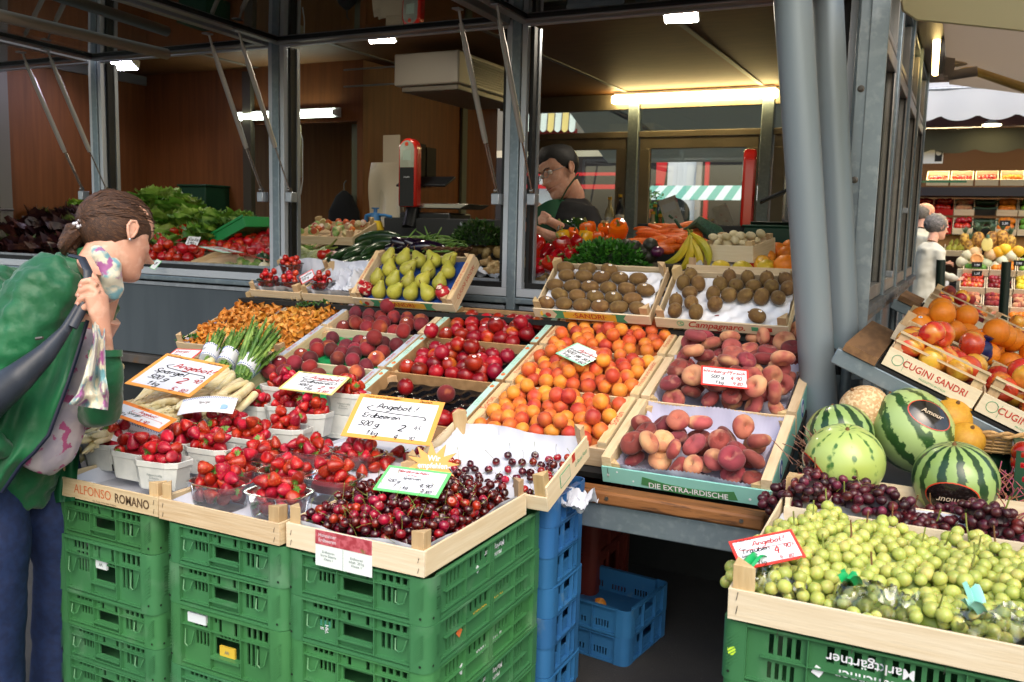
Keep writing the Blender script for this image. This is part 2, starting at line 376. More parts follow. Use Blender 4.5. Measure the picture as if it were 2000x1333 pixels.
# sill rail, ledge, panels
MB().box(PXB,-.43,YF-.015,YF+.05,1.135,1.165).build('sill_rail',GALV,ST,bevel=.006)
xs=[PXB]+PX
for i in range(4):
    a,b=xs[i]+.03,xs[i+1]-.045
    MB().box(a,b,YF+.0,YF+.03,.70,1.105).build('wall_panel',GREYP,ST,bevel=.003)
    MB().box(a,b,YF-.008,YF+.03,1.106,1.125).build('panel_trim',ALU,ST)
    MB().box(a,b,YF+.02,YF+.05,0,.64).build('plinth_panel',M('dark_plinth','#1c2022','#24282a',ns=5,rough=.7),ST)
MB().box(PXB,-.43,YF-.045,YF+.06,.645,.695).build('base_channel',M('rusty_channel','#5a5552','#4a4643',ns=6,c3='#6b5138',ns3=9,edge3=(.6,.75),rough=.6,metal=.3,rnd=False),ST,bevel=.003)
MB().box(PXB,-.34,YF-.01,YF+.05,2.405,2.66).build('fascia',DARK,ST)
# window frames of the open bays (outer light frame, black seal, inner edge)
def bay_frame(a,b,z0=1.168,z1=2.40,y=YF-.012):
    f=MB()
    w=.026
    f.box(a,b,y,y+.03,z0,z0+.038).box(a,b,y,y+.03,z1-.03,z1).box(a,a+w,y,y+.03,z0+.038,z1-.03).box(b-w,b,y,y+.03,z0+.038,z1-.03)
    fr=f.build('window_frame',ALUW,ST,bevel=.002)
    g=MB(); c=a+w; d=b-w; e=z0+.038; h=z1-.03
    g.box(c,d,y+.034,y+.075,e-.01,e+.024).box(c,c+.018,y+.034,y+.075,e+.024,h).box(d-.03,d,y+.034,y+.075,e+.028,h)
    g.build('seal',RUB,fr)
    k=MB(); k.box(c,d,y+.077,y+.1,e-.01,e+.036).box(c,c+.024,y+.077,y+.1,e+.036,h).box(d-.04,d,y+.077,y+.1,e+.036,h)
    k.build('inner_edge',ALU,fr)
for a,b in ((PXB+.055,PX[0]-.036),(PX[0]+.014,PX[1]-.036),(PX[1]+.014,PX[2]-.036),(PX[2]+.014,-.43)): bay_frame(a,b)
# hinged glass flaps held out level, each with struts
def flap(a,b,Ln=1.22):
    r=math.radians(-1.4); mw=TR((0,YF-.03,2.392),(r,0,0))
    o=link(bpy.data.objects.new('hinged_window',bpy.data.meshes.new('e'))); bpy.data.objects.remove(o)
    m=MB(); m.box(a,b,-.05,0,-.02,.015).box(a,b,-Ln,-Ln+.05,-.02,.015).box(a,a+.045,-Ln+.05,-.05,-.02,.015).box(b-.045,b,-Ln+.05,-.05,-.02,.015)
    f=m.build('hinged_window',M('flap_frame_metal','#8d8f92',rough=.35,metal=.5),ST,mw=mw,bevel=.003)
    s=MB(); s.box(a+.046,b-.046,-.058,-.051,-.012,.008).box(a+.046,b-.046,-Ln+.051,-Ln+.058,-.012,.008).box(a+.046,a+.053,-Ln+.058,-.058,-.012,.008).box(b-.053,b-.046,-Ln+.058,-.058,-.012,.008)
    s.build('seal',RUB,f)
    MB().box(a+.054,b-.054,-Ln+.059,-.059,-.003,.003).build('pane',FLAPG,f,smooth=False)
    return f
def strut(xt,xb,double=False):
    top=V((xt,3.335,2.36)); bot=V((xb,3.665,1.635)); d=bot-top
    s=MB(); s.tube([top+V((0,0,.015)),top+d*.07],.006,6)
    s.tube([top+d*.055,top+d*.16],.0105,10).tube([top+d*.16,top+d*.68],.0125,10).tube([top+d*.68,top+d*.70],.011,10)
    st=s.build('gas_strut',M('strut_tube','#a6a49f',rough=.35,metal=.5),ST)
    if double: MB().tube([top+d*.705+V((.009,0,0)),bot+V((.004,0,.024))],.0038,6).build('rod',M('strut_rod','#8f8780',rough=.25,metal=.8),st)
    q=MB().tube([top+d*.695-V((.005*double,0,0)),bot+V((0,0,.01))],.0042,6)
    q2=MB()
    q2.box(top.x-.016,top.x+.016,top.y-.03,top.y+.012,top.z+.008,top.z+.014)
    q.tube([bot+V((-.008,0,.012)),bot+V((.008,0,.012))],.012,10); q2.build('top_plate',ALU,st)
    q.build('rod',M('strut_rod','#8f8780',rough=.25,metal=.8),st)
    MB().box(bot.x-.02,bot.x+.02,bot.y-.012,bot.y+.035,bot.z-.05,bot.z).build('bracket',ALU,st,bevel=.003)
xb4=[(PXB+.06,PX[0]-.04),(PX[0]+.018,PX[1]-.04),(PX[1]+.018,PX[2]-.04),(PX[2]+.018,-.45)]
for a,b in xb4: flap(a,b)
for x,d in ((-4.72,1),(-4.51,0),(-3.34,1),(-3.15,0),(-1.95,1),(-1.77,0)): strut(x,x+.02,d)
# roof over everything, awning roller tube under first flap
MB().box(-7.0,-.2,YF+.05,7.75,2.665,2.80).build('roof',DARK,ST)
MB().box(-3.7,-.25,2.25,YF-.015,2.66,2.78).build('eaves',M('eaves_board','#3a2c20','#2d2118',ns=4,sc=(1,6,6),rough=.7,rnd=False),ST)
MB().tube([(-3.80,2.42,2.335),(-3.80,3.50,2.335)],.027,14).build('awning_roller',M('roller_tube','#8f867a',rough=.4,metal=.2),ST)
# ceiling with its joints
CE=MB().box(-6.2,-.345,YF+.051,7.42,2.635,2.66).build('ceiling',CEILW,ST)
for x in (-1.515,-2.638,-3.76,-4.88,-.42): MB().box(x-.018,x+.018,YF+.06,7.4,2.628,2.634).build('ceiling_joint',M('joint_strip','#6f6a64',rough=.5),CE)
MB().box(-6.1,-.36,YF+.08,7.4,.26,.30).build('floor_boards',M('floor_lino','#4a4744',rough=.6),ST)
# larch walls
MB().box(-6.12,-6.07,YF+.08,5.35,.3,2.634).build('larch_wall',STAINW,ST)
MB().box(-6.07,-4.98,5.35,5.40,.3,2.634).build('larch_wall',STAINW,ST)
MB().box(-4.98,-3.95,5.35,5.40,2.21,2.634).build('larch_wall',STAINW,ST)
MB().box(-3.95,-3.90,5.35,7.40,.3,2.634).build('larch_wall',STAINW,ST)
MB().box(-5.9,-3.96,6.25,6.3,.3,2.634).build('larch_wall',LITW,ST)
MB().box(-6.05,-6.02,3.9,5.33,2.55,2.62).build('wall_rail',GRYW,ST)
MB().box(-4.98,-4.90,5.30,5.345,.3,2.6).build('inner_post',M('inner_post_paint','#4b463c',rough=.5),ST)
MB().box(-4.05,-3.955,5.42,5.47,.3,2.2).build('inner_post',M('green_grey_paint','#6c7062',rough=.5),ST)
MB().box(-3.895,-3.87,6.72,6.80,.3,2.63).build('inner_post',_mc['green_grey_paint'],ST)
MB().box(-6.065,-6.03,4.05,4.14,.3,2.62).box(-6.065,-6.035,4.9,4.96,.3,2.62).build('door_post',M('door_post_paint','#77756c',rough=.5),ST)
dh=MB().tube([(-6.02,4.1,1.52),(-5.97,4.1,1.52),(-5.97,3.93,1.52)],.009,8).build('door_handle',STEEL,ST)
MB().box(-3.897,-3.88,6.02,6.16,1.78,2.12).box(-3.899,-3.87,6.16,6.3,1.8,2.1).build('painted_niche',M('niche_shade','#1f1a17',rough=.7),ST)  # niche stands proud as dark panels, its shade put into the colour
# --- rear wall with windows
YR=7.4; RX=[-3.88,-2.584,-1.477,-.40]
for x in RX[1:3]: post(x-.045,x+.045,YR-.05,YR+.05,.3,2.63)
FR=M('bronze_frame','#857c6d','#7a7263',ns=4,rough=.45,metal=.35,rnd=False)
for i in range(3):
    a,b=RX[i]+.05,RX[i+1]-.05
    f=MB(); f.box(a,b,YR-.03,YR+.03,2.265,2.315).box(a,b,YR-.03,YR+.03,1.05,1.12)
    f.box(a+.01,b-.01,YR-.025,YR+.02,2.17,2.262).box(a+.01,a+.1,YR-.025,YR+.02,1.12,2.17).box(b-.1,b-.01,YR-.025,YR+.02,1.12,2.17).box(a,b,YR-.03,YR+.03,2.50,2.63)
    fo=f.build('window_frame',FR,ST,bevel=.003)
    MB().box(a+.1,b-.1,YR,YR+.006,1.12,2.17).build('pane',GLASS,fo,smooth=False)
    MB().box(a,b,YR,YR+.006,2.316,2.499).build('pane',GLASS,fo,smooth=False)
    MB().tube([(b-.06,YR-.04,1.25),(b-.06,YR-.04,1.85)],.009,6).build('window_handle',STEEL,fo)
    MB().box(a,b,YR-.02,YR+.03,.3,1.05).build('wall_panel',GREYP,ST)
# --- side wall (X=-.34) facing the passage
XS=-.345
SY=[3.68,4.60,5.45,6.35,7.3]
for i,y in enumerate(SY[1:]): post(XS-.05,XS+.012,y-.045,y+.045,0,2.66)
for i in range(4):
    a,b=SY[i]+.045 if i else 3.63,SY[i+1]-.045
    f=MB(); z0,z1=1.215,2.22
    f.box(XS-.045,XS,a,b,z0,z0+.06).box(XS-.045,XS,a,b,z1,z1+.06).box(XS-.045,XS,a,a+.05,z0+.06,z1).box(XS-.045,XS,b-.06,b,z0+.06,z1)
    f.box(XS-.04,XS-.005,a,b,2.30,2.33).box(XS-.04,XS-.005,a,a+.03,2.33,2.6).box(XS-.04,XS-.005,b-.03,b,2.33,2.6)
    fo=f.build('window_frame',M('side_frame','#a19d98','#94908b',ns=6,rough=.4,metal=.4,rnd=False),ST,bevel=.003)
    MB().box(XS-.012,XS-.004,b-.075,b-.061,z0+.06,z1).build('seal',RUB,fo)
    MB().box(XS-.03,XS-.025,a+.05,b-.076,z0+.06,z1).build('pane',SGL,fo,smooth=False)
    MB().box(XS-.03,XS-.025,a+.03,b-.03,2.331,2.6).build('pane',GLASS,fo,smooth=False)
    MB().box(XS-.05,XS+.03,a,b,1.18,1.212).build('sill',M('side_sill','#77797b','#6a6c6e',ns=9,rough=.5,metal=.4,rnd=False),ST,bevel=.004)
    MB().box(XS-.04,XS-.012,a,b,.62,1.145).build('wall_panel',M('side_panel','#7d8388','#72787d',ns=2,sc=(4,4,.6),rough=.4,metal=.2,rnd=False),ST)
    MB().box(XS-.03,XS+.016,a,b,1.148,1.178).build('panel_trim',M('rust_edge','#7d6b5c','#6a6a6a',ns=9,rough=.6),ST)
    MB().box(XS-.05,XS-.03,a,b,0,.6).build('plinth_panel',_mc['dark_plinth'],ST)
MB().box(XS-.04,XS+.0,3.6,7.3,2.61,2.66).build('side_fascia',GALV,ST)
for y,z in ((4.75,1.29),(5.6,1.62),): MB().box(XS+.002,XS+.035,y-.03,y+.03,z,z+.03).build('latch',ALU,ST,bevel=.003)
# leaning steel columns at the corner
def column(lab,p0,p1,r):
    d=(V(p1)-V(p0)); b=V(p0)+d*(-p0[2]/d.z)
    t=thing('steel_column',lab,'column',(b.x,b.y,0),group='leaning steel columns')
    MB().tube([V((0,0,0)),V(p1)+d*.25-b],r,32).build('shaft',M('galv_column','#88949b','#808c94',ns=9,sc=(1,1,.12),det=6,edge=(.2,.85),rough=.42,metal=.3,bump=.05,bs=90,rnd=False),t)
    MB().box(-.11,.11,-.11,.11,0,.015).build('foot_plate',GALV,t)
column('thick galvanised column leaning in front of the kiwi crates',at(1603,830,Y=3.12),at(1548,0,Y=3.0),.058)
column('second galvanised column just behind the thick one, beside the bolted corner plate',at(1652,760,Y=3.47),at(1616,0,Y=3.47),.055)
# ---------- lights and equipment inside ----------
LW=emit('tube_glow','#ffe29a',15); LWH=emit('tube_glow_white','#f4ffe8',9); LSP=emit('spot_glow','#fff2dc',80); LSV=emit('spot_glow_cool','#efe4ff',60)
t=thing('ceiling_light','long glowing tube light box above the rear windows','light',(-2.08,YR-.09,2.55))
MB().box(-.68,.68,-.04,.04,-.01,.055).build('diffuser',LW,t,bevel=.015)
MB().box(-.66,.66,-.03,.045,.057,.078).build('housing',WHITE,t)
t=thing('tube_light','thin white tube light under the larch lintel','light',(-4.55,5.30,2.27))
MB().tube([(-.5,0,0),(.43,0,0)],.02,10).build('tube',LWH,t); MB().box(-.52,.47,.012,.035,-.03,.035).build('housing',WHITE,t); MB().box(.43,.47,-.02,.02,-.02,.02).build('end_cap',WHITE,t)
for (lab,x,y,m,Y) in (('square spotlight on the ceiling before the fan box',742,70,LSP,4.32),('square spotlight on the ceiling above the seller',1330,28,LSP,4.32),('small cool white spotlight at the left end of the ceiling',242,126,LSV,4.5)):
    p=at(x,y,Z=2.57); t=thing('spotlight',lab,'spotlight',p,rot=(math.radians(-28),0,math.radians(10)),group='ceiling spotlights')
    MB().prism([(-.09,0),(.09,0),(.075,.07),(-.075,.07)],-.06,.06,mx=TR((0,0,0),(math.pi/2,0,0))).build('housing',M('lamp_housing','#d8cfb6',rough=.4),t,bevel=.008)
    MB().box(-.078,.078,-.05,.05,-.012,-.004).build('glass',m,t); MB().box(-.088,.088,-.058,.058,-.004,-.0005).build('rim',ALU,t); MB().box(-.01,.01,-.01,.01,.06,.1).build('arm',ALU,t)
# fan coil box
t=thing('air_conditioner','white boxy air conditioner hung under the ceiling','air conditioner',(-3.14,5.45,2.44))
MB().box(-.24,.24,-.48,.48,-.07,.13).build('case',M('ac_white','#cfcabb',rough=.45),t,bevel=.01)
m=MB()
for k in range(9): m.box(.241,.252,-.3,.42,-.045+.012*k*1.3,-.04+.012*k*1.3)
m.build('louvres',DARK,t); MB().box(.2405,.243,-.32,.44,-.055,.105).build('grille_back',BLKP,t)
MB().box(-.20,.22,-.45,.45,-.105,-.071).build('tray',M('ac_tray','#9d978a',rough=.5),t,bevel=.005)
for z in (-.04,.07): MB().tube([(-.24,-.4,z),(-.7,-.4,z)],.006,6).build('bracket',GRYW,t)
# weighing scales
def scale(lab,loc,rz):
    t=thing('weighing_scale',lab,'scales',loc,(0,0,rz),group='red shop scales')
    def cap(w,r): return [(-w,0),(w,0)]+[(w*math.cos(a),r+w*math.sin(a)) for a in [math.pi*k/12 for k in range(13)]]
    T=TR((0,0,.13),(math.pi/2,0,0))
    MB().prism(cap(.067,.36),-.035,.035,mx=T).build('display_head',M('scale_red','#c8281e',rough=.25,coat=.5),t,bevel=.014)
    MB().prism([(-.052,.005),(.052,.005),(.052,.245),(-.052,.245)],.0352,.0375,mx=T).build('front_plate',BLKP,t)
    MB().prism([(-.052,.246),(.052,.246)]+[(.052*math.cos(a),.36+.052*math.sin(a)) for a in [math.pi*k/12 for k in range(13)]],.0352,.0375,mx=T).build('window_plate',M('scale_window','#aab4ad','#8f958c',ns=9,rough=.15,metal=.3),t)
    MB().prism([(-.03,.29),(.028,.29),(.028,.35),(-.03,.35)],.0376,.0385,mx=T).build('screen',M('scale_lcd','#9fb4aa',rough=.2),t)
    MB().lathe([(.013,0),(.013,.001)],14,mx=TR((-.002,-.038,.52),(math.pi/2,0,0))).build('badge',M('scale_badge','#d0492c',rough=.4),t)
    text('STURM',.014,WHITE,t,TR((0,-.0385,.315),(math.pi/2,0,0)))
    MB().box(-.10,.28,.03,.3,.0,.10).build('body',BLKP,t,bevel=.012)
    MB().tube([(0,.0,.0),(0,.05,.14)],.05,10).build('neck',BLKP,t)
    MB().prism([(-.02,.13),(.42,.13),(.36,.10),(.05,.10)],-.30,-.02,mx=TR((0,0,.025),(math.pi/2,0,0))@Matrix.Scale(1,4)).build('weighing_pan',M('pan_steel','#a8a49c',rough=.25,metal=.9),t,bevel=.004)
    MB().box(-.17,.2,-.04,.0,.0,.015,mx=TR((.02,.2,.32),(math.radians(25),0,0))@Matrix.Diagonal((1,3.6,1,1))).build('keyboard_screen',DARK,t,bevel=.004)
    return t
scale('red rounded scale head in front of the larch wall',at(800,405,Y=4.85)-V((0,0,.13)),0)
scale('red scale seen edge-on before the rear window',at(1458,440,Y=5.1)-V((0,0,.14)),math.radians(-78))
t=thing('cupboard','dark cupboard holding the first scale','cupboard',at(830,445,Y=4.95)-V((0,0,.0)))
MB().box(-.25,.75,-.1,.45,-.8,.06).build('body',M('cupboard_dark','#2b2c2e',rough=.5),t,bevel=.006); MB().lathe([(.012,0),(.012,.003)],12,mx=TR((.33,-.101,.03),(math.pi/2,0,0))).build('lock',ALU,t)
t=thing('cupboard','black counter under the edge-on scale','counter',at(1400,440,Y=5.25))
MB().box(-.45,.35,-.1,.5,-1.0,.0).build('body',M('counter_black','#17181a',rough=.5),t,bevel=.006); MB().box(-.44,.34,-.102,-.1,-.4,-.38).build('handle_groove',ALU,t)
# plastic bags hanging at the wall
t=thing('bag_bundle','bundle of pale carrier bags hanging by the scale','bags',at(752,300,Y=5.0))
m=MB()
def bg_(u,v):
    x=(u-.5)*(.22+.05*v); z=-v*.42-.06; y=.03*math.sin(u*9)*v-.02*math.sin(v*5+u*4); return (x,y,z)
m.sheet(bg_,14,16); m.sheet(lambda u,v:(bg_(1-u,v)[0],bg_(1-u,v)[1]+.05,bg_(u,v)[2]),14,16)
m.build('bag',M('bag_plastic','#cbc2ae',rough=.35,trans=.15),t); MB().box(-.03,.1,.02,.03,-.1,.12).build('header',M('bag_header','#b5ab98',rough=.6),t)
# garden sprayer
t=thing('pump_sprayer','yellow pump sprayer with blue handle and spout','sprayer',at(733,470,Y=4.6))
MB().lathe([(.05,0),(.055,.01),(.053,.06),(.042,.11),(.03,.125)],20).build('tank',M('spray_yellow','#d6b526',rough=.35),t)
MB().lathe([(.033,.12),(.033,.15),(.03,.165),(.012,.17),(.012,.19),(.024,.193),(.024,.2)],16).build('pump_head',M('spray_blue','#3a78b4',rough=.35),t)
MB().tube([(.02,0,.155),(.07,0,.155),(.12,0,.145)],.009,8).tube([(-.03,0,.155),(-.065,0,.15),(-.075,0,.09),(-.078,0,.04)],[.014,.014,.011,.012],8).build('spout',_mc['spray_blue'],t)
t=thing('wall_cabinet','beige fuse cabinet on the larch wall','cabinet',at(575,300,Y=5.28)); MB().box(-.08,.07,-.1,0,-.18,.2).build('body',M('beige_box','#a9a282',rough=.5),t,bevel=.008)
MB().tube([(.075,-.03,.16),(.1,-.03,.1),(.1,-.03,-.2),(.08,-.03,-.3)],.004,6).build('cable',WHITE,t)
t=thing('dark_coat','dark coat hanging in the doorway','coat',at(672,400,Y=5.3))
m=MB(); m.lathe([(.02,.1),(.07,.06),(.13,-.05),(.15,-.35),(.17,-.6)],14,sy=.5); m.build('cloth',M('coat_black','#0c0d12',rough=.9),t)
MB().tube([(0,0,.1),(0,.0,.15),(.02,0,.17)],.005,6).build('hook',STEEL,t)
# glass display counter body behind the front (dark inside)
t=thing('display_counter','dark stepped counter carrying the vegetables behind the window sill','counter',(0,0,0))
MB().prism([(3.80,.5),(3.80,1.165),(4.45,1.325),(4.45,.5)],-6.0,-.42,mx=Matrix(((0,0,1,0),(1,0,0,0),(0,1,0,0),(0,0,0,1)))).build('body',M('counter_body','#25231f',rough=.8),t)
# ---------- corner parasol overhead and side awning ----------
PAR=cloth('parasol_canvas','#e2dcc0',.5)
t=thing('parasol','cream canvas parasol reaching over the corner','parasol',(.75,2.2,2.33))
cx,cy=.75,2.2
pp=[at(1760,0,Z=2.38),at(1763,20,Z=2.36),at(1790,38,Z=2.35),at(1850,44,Z=2.35),at(2000,60,Z=2.35)]
m=MB(); n=len(pp); ce=V((cx+.3,cy,2.9)); org=V((cx,cy,2.33))
def pfn(u,v):
    k=u*(n-1); i=min(int(k),n-2); e=pp[i].lerp(pp[i+1],k-i); q=e.lerp(ce,v**1.0); q.z-=.05*math.sin(math.pi*v); return q-org
m.sheet(pfn,24,10); m.sheet(lambda u,v:pfn(1-u,v)+V((0,0,.004)),24,10)
ex=[(V((.55,3.4,2.36))-org),(V((2.2,3.1,2.34))-org),(V((2.2,1.3,2.34))-org)]
m.add([pp[-1]-org,ex[1],ex[2],V(pp[0])-org+V((.1,-1.4,0)),ce-org],[(0,1,4),(1,2,4),(2,3,4),(3,0,4)][:3])
m.add([V(pp[0])-org,V(pp[0])-org+V((.1,-1.4,0)),ce-org],[(0,1,2)])
m.build('canopy',PAR,t)
m=MB().tube([ce-org,V((cx+.3,cy,0))-org],.022,12); m.build('pole',DARK,t)
m=MB(); hp=[q-org for q in pp]; m.tube([q+V((0,0,-.002)) for q in hp],.004,6); m.build('hem',M('hem_cord','#cfc9ae',rough=.8),t)
# folded arm awning of the side front (taupe canvas, yellow arm)
t=thing('side_awning','taupe canvas awning with yellow folding arm over the passage','awning',(XS,5.5,2.6))
A=[at(1823,60,Y=4.9),at(2000,110,Y=3.9),at(2000,172,Y=5.6),at(1830,115,Y=6.6)]
org=V((XS,5.5,2.6))
TAUP=cloth('taupe_canvas','#c9beb0',.6)
m=MB(); m.add([V((-.2,4.6,2.60))-org,V((1.6,4.2,2.25))-org,V((1.6,7.3,2.25))-org,V((-.2,7.3,2.58))-org],[(0,1,2,3)]); m.add([V((-.2,4.6,2.61))-org,V((1.6,4.2,2.26))-org,V((1.6,7.3,2.26))-org,V((-.2,7.3,2.59))-org],[(3,2,1,0)])
m.build('canopy',TAUP,t)
a0=at(1885,133,Y=6.6);a1=at(2000,172,Y=5.9)
MB().tube([a0-org,a1-org,a1-org+(a1-a0)*1.5],(.026),12).build('folding_arm',M('arm_yellow','#c8a552',rough=.5),t)
b0=at(1863,20,Y=6.3);b1=at(1866,148,Y=6.3)
m=MB().box(-.03,.03,-.03,.03,b1.z-b0.z,.25,mx=Matrix.Translation(b0-org)); m.tube([b1-org+V((-.04,0,0)),b1-org+V((.12,0,.02))],.03,10); m.build('bracket',M('awning_bracket','#a8a094',rough=.5),t)
c0=at(1875,30,Y=6.4);c1=at(1872,128,Y=6.4); MB().tube([c0-org,c1-org],.05,14).build('case',M('awning_case','#c2b59d',rough=.6),t)
t=thing('tube_light','short warm tube lamp under the side awning','light',at(1829,105,Y=6.2))
MB().tube([(0,-.12,.1),(0,.12,-.1)],.022,12).build('tube',emit('warm_tube','#ffd98a',8),t); MB().box(.022,.05,-.12,.12,-.14,.16).build('holder',STEEL,t)
# overhead awning seen through the glass at the far end (pale, daylit)
t=thing('awning','pale yellowish canvas awning above the end flap','awning',(-4.7,3.0,2.52))
q=[at(x,y,Z=2.52)-V((-4.7,3,2.52)) for x,y in ((15,20),(105,-10),(172,20),(95,36))]; m=MB(); m.add([tuple(p) for p in q]+[tuple(p+V((0,0,.008))) for p in q],[(0,1,2,3),(7,6,5,4),(0,4,5,1),(1,5,6,2),(2,6,7,3),(3,7,4,0)]); m.build('canopy',cloth('pale_awning','#e0e2b0',.6),t); MB().tube([q[3],q[2]],.012,8).build('front_bar',ALU,t)
# ================= wooden crates =================
SL=Matrix.Translation((0,2.5555,.7147))@Matrix.Rotation(math.radians(20.48),4,'X')   # sloping table top, y runs up the slope
def SLP(x,y,z=0): return SL@V((x,y,z))
RX90=Matrix.Rotation(math.pi/2,4,'X')
def tri_post(m,x,y,h,s,sx,sy,z0=0): # triangular corner post with its right angle in the corner
    o=[(x,y),(x+s*sx,y),(x,y+s*sy)]
    if sx*sy<0: o=[o[0],o[2],o[1]]
    m.prism(o,z0,h)
def wood_crate(name,label,mw,W,D,hf,hs=None,ph=.03,front=None,side=None,group=None,ps=.032,ledge=0,lmatL=None,lmatR=None,back=None,hb=None,floor=True,th=.006,sidem=None,fm=None,cat='wooden crate'):
    """W wide, D deep; hf front board height, hs side height, ledge = width of the flat side tops"""
    hs=hs or hf; hb=hb or hf
    t=thing(name,label,cat,mw=mw,group=group)
    f=MB().box(0,W,0,th,.002,hf).build('front_panel',front or WX,t,bevel=.001)
    b=MB().box(0,W,D-th,D,.002,hb).build('back_panel',back or front or WX,t,bevel=.001)
    lw=ledge or th; sp=[]
    for i,(x0,x1) in enumerate(((0,lw),(W-lw,W))):
        s=MB().box(x0,x1,th+.0005,D-th-.0005,.002,hs).build('side_panel',sidem or side or WY,t,bevel=.001); sp.append(s)
        lm=(lmatL,lmatR)[i]
        if ledge and lm: MB().box(x0+.002,x1-.002,th+.002,D-th-.002,hs+.0002,hs+.0016).build('printed_rim',lm,s)
    for (x,y,sx,sy) in ((lw,th,1,1),(W-lw,th,-1,1),(lw,D-th,1,-1),(W-lw,D-th,-1,-1)):
        m=MB(); tri_post(m,x+.0006*sx,y+.0006*sy,max(hf,hs if not ledge else hf)+ph,ps,sx,sy,.008); m.build('corner_post',WZ,t,bevel=.001)
    if floor: 
        n=5; m=MB()
        for k in range(n): m.box(lw+.001+(W-2*lw-.002)*k/n,lw+.001+(W-2*lw-.002)*(k+.93)/n,th+.001,D-th-.001,.002,.006)
        m.build('floor_board',WY,t)
    t['_s']=0
    return t,f,b,sp
def staples(par,pts,up=True,sz=.02):
    for x,z in pts:
        MB().tube([(x-.001,-.0012,z),(x+.002,-.0016,z+sz)],.0007,4).build('staple',STEEL,par)
def liner(par,W,D,h,mat,zig=True,lw=.03,seed=1,over=.012,sides='fblr'):
    """paper lining along the inner walls with a pinked edge"""
    r=random.Random(seed); i=lw+.004; m=MB()
    def wall(p0,p1,inw,hh):
        p0=V(p0);p1=V(p1);n=max(6,int((p1-p0).length/.006)); d=V(inw)
        pts=[]
        for k in range(n+1):
            a=k/n; q=p0.lerp(p1,a); w=.004*math.sin(a*17+seed)+.003*math.sin(a*41+seed*2)
            zt=hh+.006*math.sin(a*9+seed)+(.0045 if k%2 else 0)*zig
            pts.append((q,w,zt))
        b=len(m.v)
        for q,w,zt in pts:
            m.v+= [tuple(q+d*.03+V((0,0,.012))),tuple(q+d*(.012+w)+V((0,0,zt*.5))),tuple(q+d*(.002+abs(w)*.4)+V((0,0,zt)))]
        for k in range(n):
            for j in (0,1):
                m.f.append((b+k*3+j,b+(k+1)*3+j,b+(k+1)*3+j+1,b+k*3+j+1)); m.m.append(0)
    if 'f' in sides: wall((i,.008,0),(W-i,.008,0),(0,1,0),h+over*.3)
    if 'b' in sides: wall((i,D-.008,0),(W-i,D-.008,0),(0,-1,0),h+over)
    if 'l' in sides: wall((i,.01,0),(i,D-.01,0),(1,0,0),h)
    if 'r' in sides: wall((W-i,.01,0),(W-i,D-.01,0),(-1,0,0),h)
    m.box(i,W-i,.01,D-.01,.0075,.012)
    return m.build('paper_liner',mat,par)
PRED=M('print_red','#b93a2c',rough=.7); PGRN=M('print_green','#4b9a72',rough=.7); PBLU=M('print_blue','#2f4f96',rough=.7); PORG=M('print_orange','#d9713c',rough=.7); PYEL=M('print_yellow','#e3b83f',rough=.7)
def disc(par,mx,r,mat,name='printed_mark',n=14,sx=1): return MB().lathe([(r,0),(r,.0006)],n,sx=sx).build(name,mat,par,mw=None) if mx is None else _disc(par,mx,r,mat,name,n,sx)
def _disc(par,mx,r,mat,name,n,sx):
    o=MB().lathe([(r,0),(r,.0006)],n,sx=sx).build(name,mat,par); o.matrix_local=mx; return o
def rim_text(sp,i,W,ledge,D,hs,s,h,mat,shear=0,y=None,thin=1):
    x=(ledge/2 if i==0 else W-ledge/2)
    # reads along the slope, letters' feet to the right
    text(s,h,mat,sp[i],TR((x,D/2 if y is None else y,hs+.0022),(0,0,math.pi/2)),shear=shear,thin=thin)
COLS={'A':(-.945,.51),'B':(-1.462,.507),'C':(-1.985,.513),'D':(-2.525,.53)}
ROWS=[(.06,.305),(.372,.298),(.677,.29)]
SC={}
